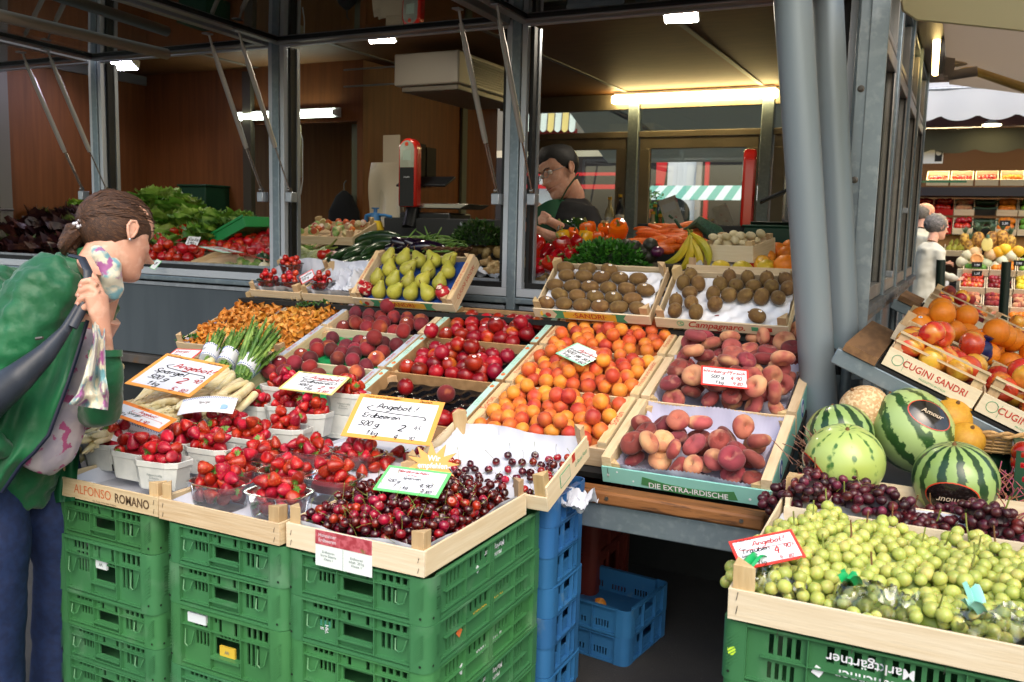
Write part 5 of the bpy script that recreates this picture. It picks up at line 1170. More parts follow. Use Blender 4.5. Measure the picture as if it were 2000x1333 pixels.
card_px('mint-edged price card for apricots lying on the apricot heap',(1131,671),(1184,695),(1085,690),(3.30,3.24),3.20,GB2,[('Aprikosen',.34,.62,.13,1),('Frankreich',.1,.5,.1,0),('500 g',.10,.30,.13,0),('1 kg',.14,.10,.12,0),('4 80',.56,.26,.13,0),('9 60',.6,.06,.12,0)],bw=.06)
card_px('red-edged price card for vineyard peaches between the flat peaches',(1380,715),(1472,724),(1369,751),(2.94,2.92),2.88,RB,[('Weinberg-Pfirsich',.05,.68,.14,1),('500 g',.2,.40,.15,0),('1 kg',.3,.12,.14,0),('4 90',.62,.38,.16,1),('9 80',.66,.12,.14,1)],bw=.04)
card_px('red-edged price card reading Angebot Trauben leaning on the green grapes',(1464,1050),(1587,1025),(1447,1114),(1.90,1.90),1.83,RB,[('Südafrika',.1,.9,.07,0),('Angebot!',.32,.68,.15,1),('Trauben',.12,.48,.14,0),('kernlos',.1,.36,.09,0),('500 g',.1,.2,.12,0),('1 kg',.28,.05,.1,0),('4',.6,.32,.2,1),('90',.76,.42,.13,1),('9',.62,.08,.11,1),('80',.76,.09,.1,1)],swo=(.1,.92,.56,1),bw=.045)
card_px('small red-edged price card tucked between the cherry tomato tubs',(606,528),(632,513),(590,556),(4.33,4.33),4.30,RB,[('Kirschtom.',.06,.6,.2,0),('500 g',.1,.3,.2,0)],bw=.05)
card_px('small red-edged price card at the end of the green asparagus',(340,681),(392,683),(322,699),(3.85,3.8),3.78,RB,[('Spargel',.1,.6,.2,1),('500 g',.1,.2,.2,0)],bw=.05)
# ================= asparagus =================
MWA=fm('white_asparagus_skin','#e0d4ae','#d6c693','#c4b07c',ns=30,ns3=12,edge3=(.6,.75),rough=.4,var=.09,bump=.04)
def spear(k,Ln=.21,r=.0128):
    m=MB(); rr=random.Random(k); b=rr.uniform(-.012,.012)
    pts=[(0,b*math.sin(math.pi*t),Ln*t) for t in (0,.02,.2,.4,.6,.8,.9,.96,1)]; rs=[r*.85,r,r*1.0,r*.98,r*.93,r*.8,r*.62,r*.42,.001]
    m.tube(pts,rs,10)
    for j in range(7):
        z=Ln*(.70+.04*j); a=j*2.4; rad=r*(.9-.08*j); s=rr.uniform(.8,1.1)*r
        c=V((math.cos(a),math.sin(a),0)); q=V((-c.y,c.x,0)); m.add([c*rad+q*s*.5+V((0,0,z)),c*rad-q*s*.5+V((0,0,z)),c*rad*1.05+V((0,0,z+s*1.6))],[(0,1,2)])
    return m.mesh('asparagus_spear',MWA)
SP=[spear(k) for k in range(5)]
def spears(n,p0,p1,dirv,jit,lab,grp,zj=.02,seed=1,L0=1):
    r=random.Random(seed)
    for i in range(n):
        t_=(i+.5)/n; p=V(p0).lerp(V(p1),t_)+V((r.uniform(-.01,.01),r.uniform(-.01,.01),r.uniform(0,zj)))
        d=(V(dirv)+V((r.gauss(0,jit),r.gauss(0,jit),r.gauss(0,jit*.5)))).normalized()
        q=d.to_track_quat('Z','Y').to_matrix().to_4x4()
        inst('asparagus_spear',SP[r.randrange(5)],Matrix.Translation(p)@q@Matrix.Diagonal((r.uniform(.85,1.25),)*2+(L0*r.uniform(.92,1.1),1)),None,lab,'asparagus',grp)
# big bunch under the large card: butts towards the green asparagus, tips towards the customer
B0=at(410,715,Z=.91);B1=at(498,772,Z=.88);dv=(at(360,800,Z=.86)-at(470,735,Z=.91))
spears(16,B0,B1,dv,.05,'peeled-white asparagus spear in the large row under the orange-edged card','white asparagus, large row',seed=2,L0=1.15,zj=.03)
spears(12,B0+V((-.05,.03,-.03)),B1+V((-.04,.0,-.03)),dv,.06,'peeled-white asparagus spear in the large row under the orange-edged card','white asparagus, large row',seed=3,L0=1.2)
spears(12,at(290,765,Z=.87),at(385,792,Z=.86),dv,.08,'white asparagus tip sticking out below the large card','white asparagus tips below the card',seed=7,L0=.9)
C0=at(420,800,Z=.80);C1=at(390,835,Z=.78); dv2=at(300,850,Z=.78)-at(410,800,Z=.80)
spears(14,at(395,790,Z=.875),at(340,815,Z=.86),dv2,.06,'white asparagus spear in the small pile behind the paper punnets','white asparagus, small pile',seed=4)
spears(12,at(235,725,Z=.84),at(215,775,Z=.82),at(170,790,Z=.80)-at(235,735,Z=.84),.06,'white asparagus spear beside the scarf of the customer','white asparagus by the scarf',seed=5,zj=.03,L0=.75)
spears(12,at(235,862,Z=.78),at(175,885,Z=.765),at(150,890,Z=.77)-at(230,850,Z=.78),.05,'white asparagus spear in the outer pile next to the jacket','white asparagus, outer pile',seed=6,zj=.04,L0=.8)
spears(10,at(240,838,Z=.80),at(215,858,Z=.80),at(160,872,Z=.79)-at(240,840,Z=.80),.05,'white asparagus spear in the outer pile next to the jacket','white asparagus, outer pile',seed=8,zj=.03,L0=.7)
spears(14,at(340,750,Z=.89),at(470,790,Z=.87),dv,.05,'white asparagus spear in the lower layer of the large row','white asparagus, lower layer',seed=12,L0=1.1,zj=.02)
spears(12,at(330,790,Z=.87),at(420,790,Z=.87),dv2,.04,'white asparagus spear lying before the back punnets','white asparagus before the back punnets',seed=14,L0=1.0,zj=.015)
spears(14,at(300,815,Z=.86),at(225,845,Z=.85),dv2,.05,'white asparagus spear behind the corner punnet','white asparagus behind the corner punnet',seed=15,L0=1.0,zj=.03)
# printed paper wraps
def wrap(lab,TL_,TR_,BL_,wt,wb,txt):
    tl=at(*TL_,w=wt);tr=at(*TR_,w=wt);bl=at(*BL_,w=wb); mw=frame(bl,tr-tl,tl-bl); Wd=(tr-tl).length; Hh=(tl-bl).dot(mw.to_3x3()@V((0,1,0)))
    t=thing('paper_wrap',lab,'paper wrap',mw=mw); bend=lambda x:.012*math.sin(math.pi*x/Wd)
    MB().sheet(lambda u,v:(Wd*u,Hh*v,bend(Wd*u)),16,4).build('sheet',WHITE,t)
    m=MB(); n=26
    for i in range(n):
        for j in (0,1):
            x=Wd*(i+.25+.5*j)/n; y=Hh*(.9+.05*j); s=Wd/n*.3; z=bend(x)+.0008; m.add([(x-s,y,z),(x,y-s,z),(x+s,y,z),(x,y+s,z)],[(0,1,2,3)])
    m.build('printed_border',PBLU,t); text(txt,Hh*.2,_mc['print_brown'],t,TR((Wd*.45,Hh*.6,bend(Wd*.45)+.0015)),thin=.8); _disc(t,TR((Wd*.8,Hh*.35,bend(Wd*.8)+.0006)),Hh*.16,M('print_pale_blue','#8fb3d6',rough=.7),'printed_mark',18,1.3); return t
wrap('white and blue printed asparagus paper with round seal beside the scarf',(157,806),(289,838),(153,850),2.66,2.60,'Schrobenhausener Spargel')
wrap('pale printed asparagus paper behind the strawberry punnets',(295,783),(402,780),(345,812),2.80,2.74,'Spargel')
# green asparagus bundles
MGA=fm('green_asparagus_skin','#55792e','#3f6426','#7d9a4c',ns=30,ns3=18,rough=.45,var=.18)
def gspear(k):
    m=MB(); rr=random.Random(k); L_=.2; r=.0052
    m.tube([(0,0,0),(.002,0,.06),(.003,.001,.13),(.002,0,.17),(0,0,.2)],[r,r,r*.95,r*.8,.001],7)
    for j in range(22):
        z=.10+.0045*j; a=j*2.4; c=V((math.cos(a),math.sin(a),0)); q=V((-c.y,c.x,0)); s=.0085; ra=r*(1.05-.028*j)
        m.add([c*ra*.7+q*s*.5+V((0,0,z)),c*ra*.7-q*s*.5+V((0,0,z)),c*(ra*1.4)-q*s*.2+V((0,0,z+s*1.2)),c*(ra*.9)+V((0,0,z+s*2.4)),c*(ra*1.4)+q*s*.2+V((0,0,z+s*1.2))],[(0,1,2,3,4)])
    return m.mesh('spear',MGA)
GS=[gspear(k) for k in range(4)]
def bundle(lab,b,tip,n,spread,seed,band):
    tip=V(b).lerp(V(tip),.92); n=int(n*1.5); spread*=.6
    r=random.Random(seed); d=(V(tip)-V(b)); t=thing('green_asparagus_bundle',lab,'asparagus bundle',mw=Matrix.Translation(b)@d.to_track_quat('Z','X').to_matrix().to_4x4(),group='green asparagus bundles')
    s=d.length/.2
    for i in range(n):
        a=r.uniform(0,6.28); q=math.sqrt(r.random()); x,y=.030*q*math.cos(a),.022*q*math.sin(a)
        inst('spear',GS[r.randrange(4)],TR((x,y,r.uniform(-.01,.02)),(-y*spread,x*spread,r.uniform(0,6)),s*r.uniform(.92,1.05)),t)
    MB().lathe([(1,.045),(1.0,.11)],20,sx=.044,sy=.035).build('paper_band',WHITE,t); m=MB()
    for k in range(30):
        a=k*2*math.pi/30
        for z in (.051,.104): m.box(-.0018,.0018,-.0005,.0008,-.0025,.0025,0,TR((.0446*math.cos(a),.0356*math.sin(a),z),(0,0,a+math.pi/2)))
    m.build('printed_border',PBLU,t)
    for a in (-2.0,-1.2,-.5): text('Spargel',.016,_mc['print_brown'],t,TR((.0452*math.cos(a),.0362*math.sin(a),.078),(math.pi/2,0,a+math.pi/2)),thin=.7)
bundle('narrow bundle of green asparagus at the outer side',at(400,722,w=3.55),at(428,650,w=3.70),20,9,1,1)
bundle('middle bundle of green asparagus with half hidden paper band',at(432,730,w=3.52),at(475,648,w=3.68),24,10,2,1)
bundle('wide bundle of green asparagus fanned out against the grey-blue rim',at(468,742,w=3.46),at(528,648,w=3.66),42,16,3,1)
# ================= chanterelles =================
MCH=fm('chanterelle_skin','#c8862c','#b8701c','#d9a558',ns=40,ns3=30,rough=.6,var=.16,bump=.1,bs=120)
def chant(k):
    r=random.Random(k); m=MB(); s=r.uniform(.8,1.2); n=12
    pr=[(.0045,-.018),(.0038,-.010),(.0045,-.003),(.008,.004),(.0135,.009),(.0150,.0115),(.0125,.0105),(.007,.006),(.001,.003)]
    m.lathe([(a*s,b*s) for a,b in pr],n,fn=lambda q,t:1+ (.28*math.sin(3*q+k)*t if t>.35 else .1*math.sin(2*q))); deform(m,.22,50,k+1); return m.mesh('chanterelle',MCH)
CA=[chant(k) for k in range(8)]
allc=[]
for i,n in ((0,150),(1,190)):
    t,mw,W_,D_=CH[i]; tray(t,W_,D_,.03,M('mushroom_bed','#8a5a20',rough=.8),lw=.006)
    pts=heap(int(n*1.5),.012,W_-.012,.01,D_-.03 if i else D_-.06,.0125,seed=80+i,floor=lambda x,y,D=D_:.03+.03*math.exp(-((y-D*.5)/.2)**2),K=12)
    allc+=[(mw@V(p[:3]),i) for p in pts]
top={}
for i,(p,c) in enumerate(allc):
    k=(int(p.x/.017),int(p.y/.017))
    if k not in top or allc[top[k]][0].z<p.z: top[k]=i
tops=sorted(set(top.values()),key=lambda i:(allc[i][0]-CAMP).length)[:296]; ts=set(tops); r=random.Random(4)
for i in tops:
    p,c=allc[i]; inst('chanterelle',CA[r.randrange(8)],TR(p,rndrot(r),r.uniform(.8,1.25)),None,'small golden chanterelle in the %s'%('heap at the outer end of the table','heap beside the dark peaches')[c],'mushroom','chanterelles, %s'%('outer crate','inner crate')[c])
m=MB()
for i,(p,c) in enumerate(allc):
    if i in ts: continue
    ch=CA[i%8]; m.add([v.co for v in ch.vertices],[tuple(f.vertices) for f in ch.polygons],0,TR(p,rndrot(r)))
tag(m.build('chanterelles',MCH),'golden chanterelles filling the two mushroom crates below the top layer','mushrooms',kind='stuff')
HERB=M('herb_leaf','#3f6e2a','#2f5a20',ns=60,rough=.55,var=.2)
def sprig(t,pts,n,ls,seed,mat=HERB,stem=.0012):
    m=MB(); r=random.Random(seed); m.tube(pts,stem,5); P=[V(p) for p in pts]
    for i in range(n):
        k=r.uniform(.1,.999)*(len(P)-1); a=int(k); p=P[a].lerp(P[a+1],k-a); d=V((r.gauss(0,1),r.gauss(0,1),r.gauss(.5,.8))).normalized()*ls; s=d.orthogonal().normalized()*ls*.22
        m.add([p,p+d*.5+s,p+d,p+d*.5-s],[(0,1,2,3)])
    return m.build('sprig',mat,t)
t=thing('herb_sprig','green herb sprig lying on the inner chanterelle heap','herb',mw=CH[1][1]@Matrix.Translation((.15,.40,.10))); sprig(t,[(-.09,-.02,0),(-.03,0,.012),(.03,.01,.015),(.09,.04,.02)],70,.018,3)
t=thing('herb_sprig','dark herb sprig at the outer end of the chanterelles','herb',mw=CH[0][1]@Matrix.Translation((.04,.03,.075))); sprig(t,[(-.05,-.02,0),(0,0,.012),(.05,.02,.015)],50,.018,5)
# ================= grapes =================
fcrate('g1',-.375,.30,1.76,2.40,.703,.068,'long pale plywood crate of green and red grapes',front=WPALE,side=_mc['pale_plywood_y'],ph=.05,tilt=4,ps=.045)
t,f,b,sp,GM,GW,GD=FC['g1']; staples(f,[(.018,.016),(.018,.046),(.10,-.016),(.24,-.016),(.40,-.016),(.55,-.016)],sz=.018); liner(t,GW,GD,.05,PAPER,lw=.006,zig=False,seed=3)
def ovoid(r,h,mat,k): m=MB(); m.lathe(ball_profile(r,h,0,.001,10),14); deform(m,.04,60,k); return m.mesh('berry',mat)
GRP=[ovoid(.0142,.0152,MGRG,k) for k in range(3)]; GRR=[ovoid(.0118,.0145,MGRR,k+5) for k in range(3)]
def bunch(lab,c,d,L_,R_,n,ms,seed,grp,name,up=(0,0,1)):
    r=random.Random(seed); t=thing(name,lab,'grapes',mw=Matrix.Translation(c)@V(d).to_track_quat('X','Z').to_matrix().to_4x4(),group=grp)
    pts=[]
    for i in range(n*9):
        if len(pts)>=n: break
        u=r.random(); a=r.uniform(-.15,math.pi+.15); rad=R_*(1-.55*abs(u-.45)**1.3)*r.uniform(.86,1.0)
        p=V(((u-.5)*L_,rad*math.cos(a),rad*.75*math.sin(a)))
        if all((p-q).length>.0222 for q in pts): pts.append(p)
    for p in pts: inst('berry',ms[r.randrange(len(ms))],TR(p,rndrot(r),r.uniform(.88,1.1)),t)
    m=MB(); m.tube([(-.5*L_,0,R_*.2),(-.1*L_,.0,R_*.35),(.3*L_,0,R_*.3),(.5*L_,.0,R_*.75),(.56*L_,.004,R_*1.25)],[.001,.0018,.0022,.002,.0018],6)
    m.build('stem',STEMG if seed%3 else STEMB,t)
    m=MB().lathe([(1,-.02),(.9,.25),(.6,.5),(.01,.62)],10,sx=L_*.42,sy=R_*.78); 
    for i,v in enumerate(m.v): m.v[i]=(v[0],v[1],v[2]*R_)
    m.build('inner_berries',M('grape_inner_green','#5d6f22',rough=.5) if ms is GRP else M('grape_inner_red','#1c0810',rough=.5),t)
rr=random.Random(12)
gx=[(.06,.10),(.15,.12),(.25,.10),(.36,.11),(.47,.10),(.58,.12),(.64,.08),(.10,.21),(.20,.22),(.31,.21),(.42,.22),(.53,.20),(.63,.21),(.07,.31),(.16,.33),(.27,.33),(.38,.33),(.50,.32),(.62,.32),(.12,.42),(.22,.43),(.33,.42),(.45,.42),(.57,.42)]
where_=['front row','second row','third row','back row']
for i,(x,y) in enumerate(gx):
    zz=.022+.030*math.sin(math.pi*min(1,(y+.02)/.55))+.008*math.sin(x*14)
    a=rr.uniform(-1,1)+(1.2 if i%3 else -.6)
    p=GM@V((x,y,zz)); d=GM.to_3x3()@V((math.cos(a),math.sin(a)*.8,.18))
    row=0 if y<.16 else 1 if y<.28 else 2 if y<.38 else 3
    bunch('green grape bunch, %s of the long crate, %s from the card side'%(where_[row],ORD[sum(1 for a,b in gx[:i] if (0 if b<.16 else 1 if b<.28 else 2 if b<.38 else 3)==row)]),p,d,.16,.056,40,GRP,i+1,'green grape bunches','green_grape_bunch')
rx=[((1560,965),.12),((1660,945),.12),((1720,975),.13),((1860,1010),.13),((1925,1005),.13),((1530,985),.12),((1580,950),.13),((1640,960),.14),((1690,985),.14),((1745,1000),.13),((1835,1030),.12),((1900,1015),.13),((1950,1035),.13),((1610,1000),.12),((1790,1030),.11),((1880,1045),.12)]
for i,((x,y),L_) in enumerate(rx):
    p=at(x,y,Y=2.44 if i%2 else 2.37); p.z-=.012
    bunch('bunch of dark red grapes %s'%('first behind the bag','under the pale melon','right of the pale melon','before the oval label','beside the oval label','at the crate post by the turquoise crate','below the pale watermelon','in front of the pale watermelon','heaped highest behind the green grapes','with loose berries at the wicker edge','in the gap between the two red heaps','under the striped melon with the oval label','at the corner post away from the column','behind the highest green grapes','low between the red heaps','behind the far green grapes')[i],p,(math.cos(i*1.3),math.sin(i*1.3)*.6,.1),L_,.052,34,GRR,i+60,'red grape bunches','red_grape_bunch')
t=thing('grape_box','low wooden box carrying the red grapes behind the long crate','wooden box',(-.36,2.28,.70)); MB().box(0,.66,.0,.012,0,.10).box(0,.66,.29,.30,.0,.12).box(0,.012,.012,.29,0,.12).box(.648,.66,.012,.29,0,.12).build('wall',WPALE,t); MB().box(.012,.648,.012,.29,0,.07).build('fill_board',WX,t)
# plastic bags round the front bunches
BAG=bpy.data.materials.new('grape_bag_film'); BAG.use_nodes=True; mkglass(BAG,(.97,.99,.985),.05,.10,.01)
for i,(x,y,wd) in enumerate(((.075,.055,.13),(.27,.045,.15),(.50,.045,.17),(.62,.08,.10))):
    y=max(y,.075)
    t=thing('plastic_bag','clear plastic grape bag crumpled %s'%('in the front corner under the price card','around the green-tagged bunch','along the middle of the front board','at the far end of the front board','in the middle of the front row')[i],'plastic bag',mw=GM@Matrix.Translation((x,y,.072)))
    o=V((i*3.7,1,2)); m=MB()
    m.sheet(lambda u,v:(wd*(u-.5)*(1+.15*noise.noise(V((u*3,v*3,5))+o)),.10*(v-.5),.026*math.sin(math.pi*v)*math.sin(math.pi*min(1,u*1.1))+.022*noise.noise(V((u*7,v*7,0))+o)+.010*noise.noise(V((u*22,v*17,0))+o)-.03*(v<.08)),26,18); m.build('film',BAG,t)
    g=MB(); g.sheet(lambda u,v:(-wd*.5+.03*u+.02*math.sin(v*3),.09*(v-.5),.03+.02*math.sin(v*5+i)+.008*math.sin(u*9)),4,10); g.build('green_tag',M('bag_green_print','#17a05a',rough=.35) if i in (0,1) else M('bag_teal_print','#8fd0c4',rough=.35),t)
# ================= melons =================
def melmat(name,pale,dark,yel,n,wob,lo,hi):
    if name in _mc: return _mc[name]
    m=bpy.data.materials.new(name); m.use_nodes=True; t=m.node_tree; N=t.nodes; K=t.links; b=N['Principled BSDF']; b.inputs['Roughness'].default_value=.3; b.inputs['Coat Weight'].default_value=.2
    tc=N.new('ShaderNodeTexCoord'); sx=N.new('ShaderNodeSeparateXYZ'); K.new(tc.outputs['Object'],sx.inputs[0])
    at2=N.new('ShaderNodeMath'); at2.operation='ARCTAN2'; K.new(sx.outputs[1],at2.inputs[0]); K.new(sx.outputs[0],at2.inputs[1])
    nz=N.new('ShaderNodeTexNoise'); nz.inputs['Scale'].default_value=22; nz.inputs['Detail'].default_value=5; nz.inputs['Roughness'].default_value=.65; K.new(tc.outputs['Object'],nz.inputs['Vector'])
    n2=N.new('ShaderNodeTexVoronoi'); n2.inputs['Scale'].default_value=55; K.new(tc.outputs['Object'],n2.inputs['Vector'])
    def mth(op,a,bv):
        q=N.new('ShaderNodeMath'); q.operation=op
        for i,v in enumerate((a,bv)):
            if v is None: continue
            if hasattr(v,'node'): K.new(v,q.inputs[i])
            else: q.inputs[i].default_value=v
        return q.outputs[0]
    w=mth('SINE',mth('ADD',mth('MULTIPLY',at2.outputs[0],float(n)),mth('MULTIPLY',mth('SUBTRACT',nz.outputs['Fac'],.5),wob)),None)
    s=mth('ADD',w,mth('MULTIPLY',mth('SUBTRACT',n2.outputs['Distance'],.35),.9)); s=mth('ADD',s,mth('MULTIPLY',mth('SUBTRACT',nz.outputs['Fac'],.5),1.6))
    rp=N.new('ShaderNodeMapRange'); rp.inputs['From Min'].default_value=lo; rp.inputs['From Max'].default_value=hi; K.new(s,rp.inputs[0])
    mx=N.new('ShaderNodeMix'); mx.data_type='RGBA'; mx.inputs[6].default_value=L(dark); mx.inputs[7].default_value=L(pale); K.new(rp.outputs[0],mx.inputs[0])
    n3=N.new('ShaderNodeTexNoise'); n3.inputs['Scale'].default_value=6; K.new(tc.outputs['Object'],n3.inputs['Vector']); r3=N.new('ShaderNodeMapRange'); r3.inputs['From Min'].default_value=.5; r3.inputs['From Max'].default_value=.75; r3.inputs['To Max'].default_value=.6; K.new(n3.outputs['Fac'],r3.inputs[0])
    m2=N.new('ShaderNodeMix'); m2.data_type='RGBA'; K.new(r3.outputs[0],m2.inputs[0]); K.new(mx.outputs[2],m2.inputs[6])
    m3_=N.new('ShaderNodeMix'); m3_.data_type='RGBA'; m3_.blend_type='MULTIPLY'; m3_.inputs[0].default_value=1; K.new(mx.outputs[2],m3_.inputs[6]); m3_.inputs[7].default_value=L(yel); K.new(m3_.outputs[2],m2.inputs[7]); K.new(m2.outputs[2],b.inputs['Base Color']); _mc[name]=m; return m
def melon(name,lab,c,r,h,axis,mat,seed=1,label=None,cat='melon',dim=.006,fn=None,amp=.02):
    q=V(axis).to_track_quat('Z','Y').to_matrix().to_4x4(); t=thing(name,lab,cat,mw=Matrix.Translation(c)@q)
    m=MB().lathe(ball_profile(r,h,dim,dim,24,.96,cw=.16),48,fn=fn); deform(m,amp,6,seed); m.build('rind',mat,t)
    MB().lathe([(.006,h-dim),(.005,h-dim+.006),(.002,h-dim+.009)],8).build('stem_scar',STEMB,t)
    if label:
        # oval label facing a given direction in place axes
        d=V(label[0]).normalized(); dl=q.to_3x3().inverted()@d
        a=dl.to_track_quat('Z','Y').to_matrix().to_4x4(); rr_=1/math.sqrt((dl.x**2+dl.y**2)/(r*r)+dl.z**2/(h*h))
        mwl=q.inverted()@(V(label[0]).to_track_quat('Z','Y').to_matrix().to_4x4()) ; ro=mwl@Matrix.Rotation(label[2],4,'Z')
        def cap(s,off,nm,mt):
            m=MB(); rows=6; n=28
            vs=[];fs=[]
            for i in range(rows+1):
                for j in range(n):
                    a_=2*math.pi*j/n; x=label[1]*s*i/rows*math.cos(a_); y=label[1]*.62*s*i/rows*math.sin(a_)
                    v=(ro.to_3x3()@V((x,y,0)))+dl*rr_*.6; v.normalize(); rad=1/math.sqrt((v.x**2+v.y**2)/(r*r)+v.z**2/(h*h))*(1+.025)+off; vs.append(v*rad)
            for i in range(rows):
                for j in range(n): fs.append((i*n+j,i*n+(j+1)%n,(i+1)*n+(j+1)%n,(i+1)*n+j))
            m.add(vs,fs); return m.build(nm,mt,t)
        cap(1,0,'oval_label',M('label_rim_red','#c8442c',rough=.25,coat=.6)); cap(.93,.0006,'label_field',M('label_black','#141010','#1b1413',ns=30,rough=.15,coat=.8)); 
        p=dl*(rr_*1.03+.004); text('Amour',label[1]*.50,M('label_gold','#cdb9a0',rough=.3,coat=.6),t,Matrix.Translation(p)@ro.to_3x3().to_4x4()@Matrix.Rotation(math.pi if label[3] else 0,4,'Z'),shear=.25,bold=.01)
    return t
WM1=melmat('watermelon_rind_bold','#a3bb78','#2c4f25','#c8c860',9,5.5,-.45,-.1); WM2=melmat('watermelon_rind_pale','#a9bd6c','#3f6b2e','#d8d468',10,4,-.95,-.6); WM3=melmat('watermelon_rind_fine','#8fab66','#1f3f22','#b8c070',13,4.5,-.2,.15)
def mc(x,y,w): return at(x,y,w=w)
melon('watermelon','large oval watermelon with bold dark stripes and an oval label near its top',mc(1783,842,2.62),.113,.127,(-.55,.15,.8),WM1,2,((.42,-.72,.62),.042,-.5,False),amp=.03)
melon('watermelon','pale green watermelon with thin stripes nearest the grapes',mc(1649,900,2.42),.105,.097,(.05,-.25,1),WM2,3,((-.85,-.6,-.28),.045,-.3,False))
melon('watermelon','round watermelon with fine dark stripes and an oval label facing forward',mc(1866,938,2.36),.106,.101,(-.1,-.1,1),WM3,4,((-.05,-1,-.26),.046,0,True))
melon('watermelon','striped watermelon half hidden at the foot of the columns',mc(1640,850,2.62),.097,.09,(-.3,.2,.9),WM3,5)
melon('watermelon','dark plain watermelon with a yellow-green ground patch',mc(1905,908,2.66),.095,.125,(.75,-.1,-.45),M('watermelon_rind_dark','#1b3a24','#15301f','#7fa03a',ns=6,ns3=5,edge3=(.62,.75),rough=.3,coat=.2),6)
CANT=M('cantaloupe_rind','#cba77c','#bd9468','#dcc39a',kind='noise',ns=60,ns3=110,edge3=(.5,.55),rough=.7,bump=.4,bs=110)
ribf=lambda q,t:1-.035*math.exp(-((abs((q*10/(2*math.pi))%1-.5)-.5)/.09)**2)
for lab,x,y,w,r in (('netted cantaloupe with green grooves beside the column foot',1688,800,2.68,.074),('netted cantaloupe tucked behind the bold striped watermelon',1718,835,2.72,.066)):
    t=melon('cantaloupe',lab,mc(x,y,w),r,r*.95,(-.5,-.2,.8),CANT,7,fn=ribf,dim=.004)
YM=M('yellow_melon_rind','#c9962e','#c08a26',ns=90,rough=.5,bump=.12,bs=260,var=.06)
for lab,x,y,w,r,h in (('big yellow melon right behind the bold striped watermelon',1853,822,2.64,.068,.072),('yellow melon low between the big watermelon and the basket',1886,860,2.56,.052,.05),('yellow melon lying in the wicker basket',1925,842,2.64,.062,.05),('yellow melon at the back of the wicker basket',1897,823,2.70,.052,.05)):
    melon('yellow_melon',lab,mc(x,y,w),r,h,(.2,-.3,.6),YM,9,dim=.003,amp=.012)
WIC=M('wicker','#b89460','#a07c48',ns=60,rough=.7,var=.1); WIC2=M('pink_wicker','#b98a86','#a56c72',ns=50,rough=.7); WICD=M('dark_wicker','#6e4a3c','#8a6656',ns=60,rough=.75)
def basket(name,lab,c,rx_,ry_,h,mat,turns=6,seed=1,e=1.0):
    t=thing(name,lab,'basket',c); r=random.Random(seed)
    for k in range(turns):
        z=h*(k+.5)/turns; s=.8+.2*(k/turns); n=60
        MB().tube([(rx_*s*math.cos(2*math.pi*j/n)+.003*math.cos(j*math.pi+k*math.pi),ry_*s*math.sin(2*math.pi*j/n),z+.003*math.sin(j*math.pi+k*math.pi)) for j in range(n+1)],.0042,5,cap=False).build('weave_strand',mat,t)
    m=MB(); n=26
    for j in range(n): a=2*math.pi*j/n; m.tube([(rx_*.78*math.cos(a),ry_*.78*math.sin(a),0),(rx_*1.0*math.cos(a),ry_*math.sin(a),h)],.0035,5)
    m.build('stake',mat,t)
    n=90
    for q in (0,math.pi): MB().tube([((rx_*1.02+.006*math.cos(j*.9+q))*math.cos(2*math.pi*j/n),(ry_*1.02+.006*math.cos(j*.9+q))*math.sin(2*math.pi*j/n),h+.006*math.sin(j*.9+q)) for j in range(n+1)],.0055,6,cap=False).build('rim_braid',mat,t)
    MB().lathe([(.78,0),(.78,.004)],24,sx=rx_,sy=ry_).build('base',mat,t); return t
basket('wicker_basket','light wicker basket holding yellow melons',at(1922,872,w=2.64),.17,.11,.06,WIC)
# stand under the melons: grey tray, hay-like straw, pink wicker mat
t=thing('melon_stand','grey steel tray table carrying the melons','table',(.0,2.95,0))
MB().box(-.42,.52,-.32,.55,.66,.70).build('tray',M('tray_grey','#8e949a','#848a90',ns=6,rough=.5,metal=.3),t,bevel=.004)
for x in (-.4,.48):
    for y in (-.3,.5): MB().box(x-.015,x+.015,y-.015,y+.015,0,.66).build('leg',GALV,t)
t=thing('wicker_mat','pink dyed wicker strands lying in front of the watermelons','wicker',(.0,2.52,.735))
r=random.Random(3)
for k in range(16):
    y=r.uniform(-.06,.05); z=r.uniform(-.02,.03); MB().tube([(-.22+.05*j+.0,y+r.uniform(-.008,.008),z+r.uniform(-.004,.004)) for j in range(13)],.0038,5).build('strand',WIC2,t)
t=thing('straw_nest','bundle of dark dyed straw at the foot of the column','straw',at(1592,905,Y=2.6)); m=MB()
for k in range(90):
    p=V((r.gauss(0,.03),r.gauss(0,.03),r.uniform(-.06,.05))); d=V((r.gauss(0,.03),r.gauss(0,.02),r.uniform(.02,.06))); m.tube([p,p+d*.5+V((.005,0,0)),p+d],.0015,4)
m.build('straw',WICD,t)
t=thing('straw_nest','tuft of dark straw beside the fine striped watermelon','straw',at(1950,985,Y=2.62)); m=MB()
for k in range(110):
    p=V((r.gauss(0,.04),r.gauss(0,.04),r.uniform(-.06,.05))); d=V((r.gauss(0,.04),r.gauss(0,.02),r.uniform(.02,.06))); m.tube([p,p+d*.5+V((.005,0,0)),p+d],.0016,4)
m.build('straw',M('straw_mix','#9a6a4a','#a0486a',ns=80,rough=.8),t)
t=thing('printed_box','dark green printed fruit box at the edge behind the grapes','box',at(1998,960,Y=2.75)); MB().box(-.03,.25,-.1,.2,-.12,.13).build('side',M('box_dark_green','#16402a',rough=.5),t); MB().box(-.031,-.0301,-.09,.1,.07,.12).build('printed_band',WHITE,t); text('BIO',.04,WHITE,t,TR((.09,-.1008,.06),(math.pi/2,0,0)))
for i,(x,y) in enumerate(((1999,905),(2002,932),(2000,885))): inst('tomato',CT[0],TR(at(x,y,Y=2.68),(0,0,0),2.2),None,'red tomato at the rim of the dark green box','tomato','tomatoes on the dark green box')
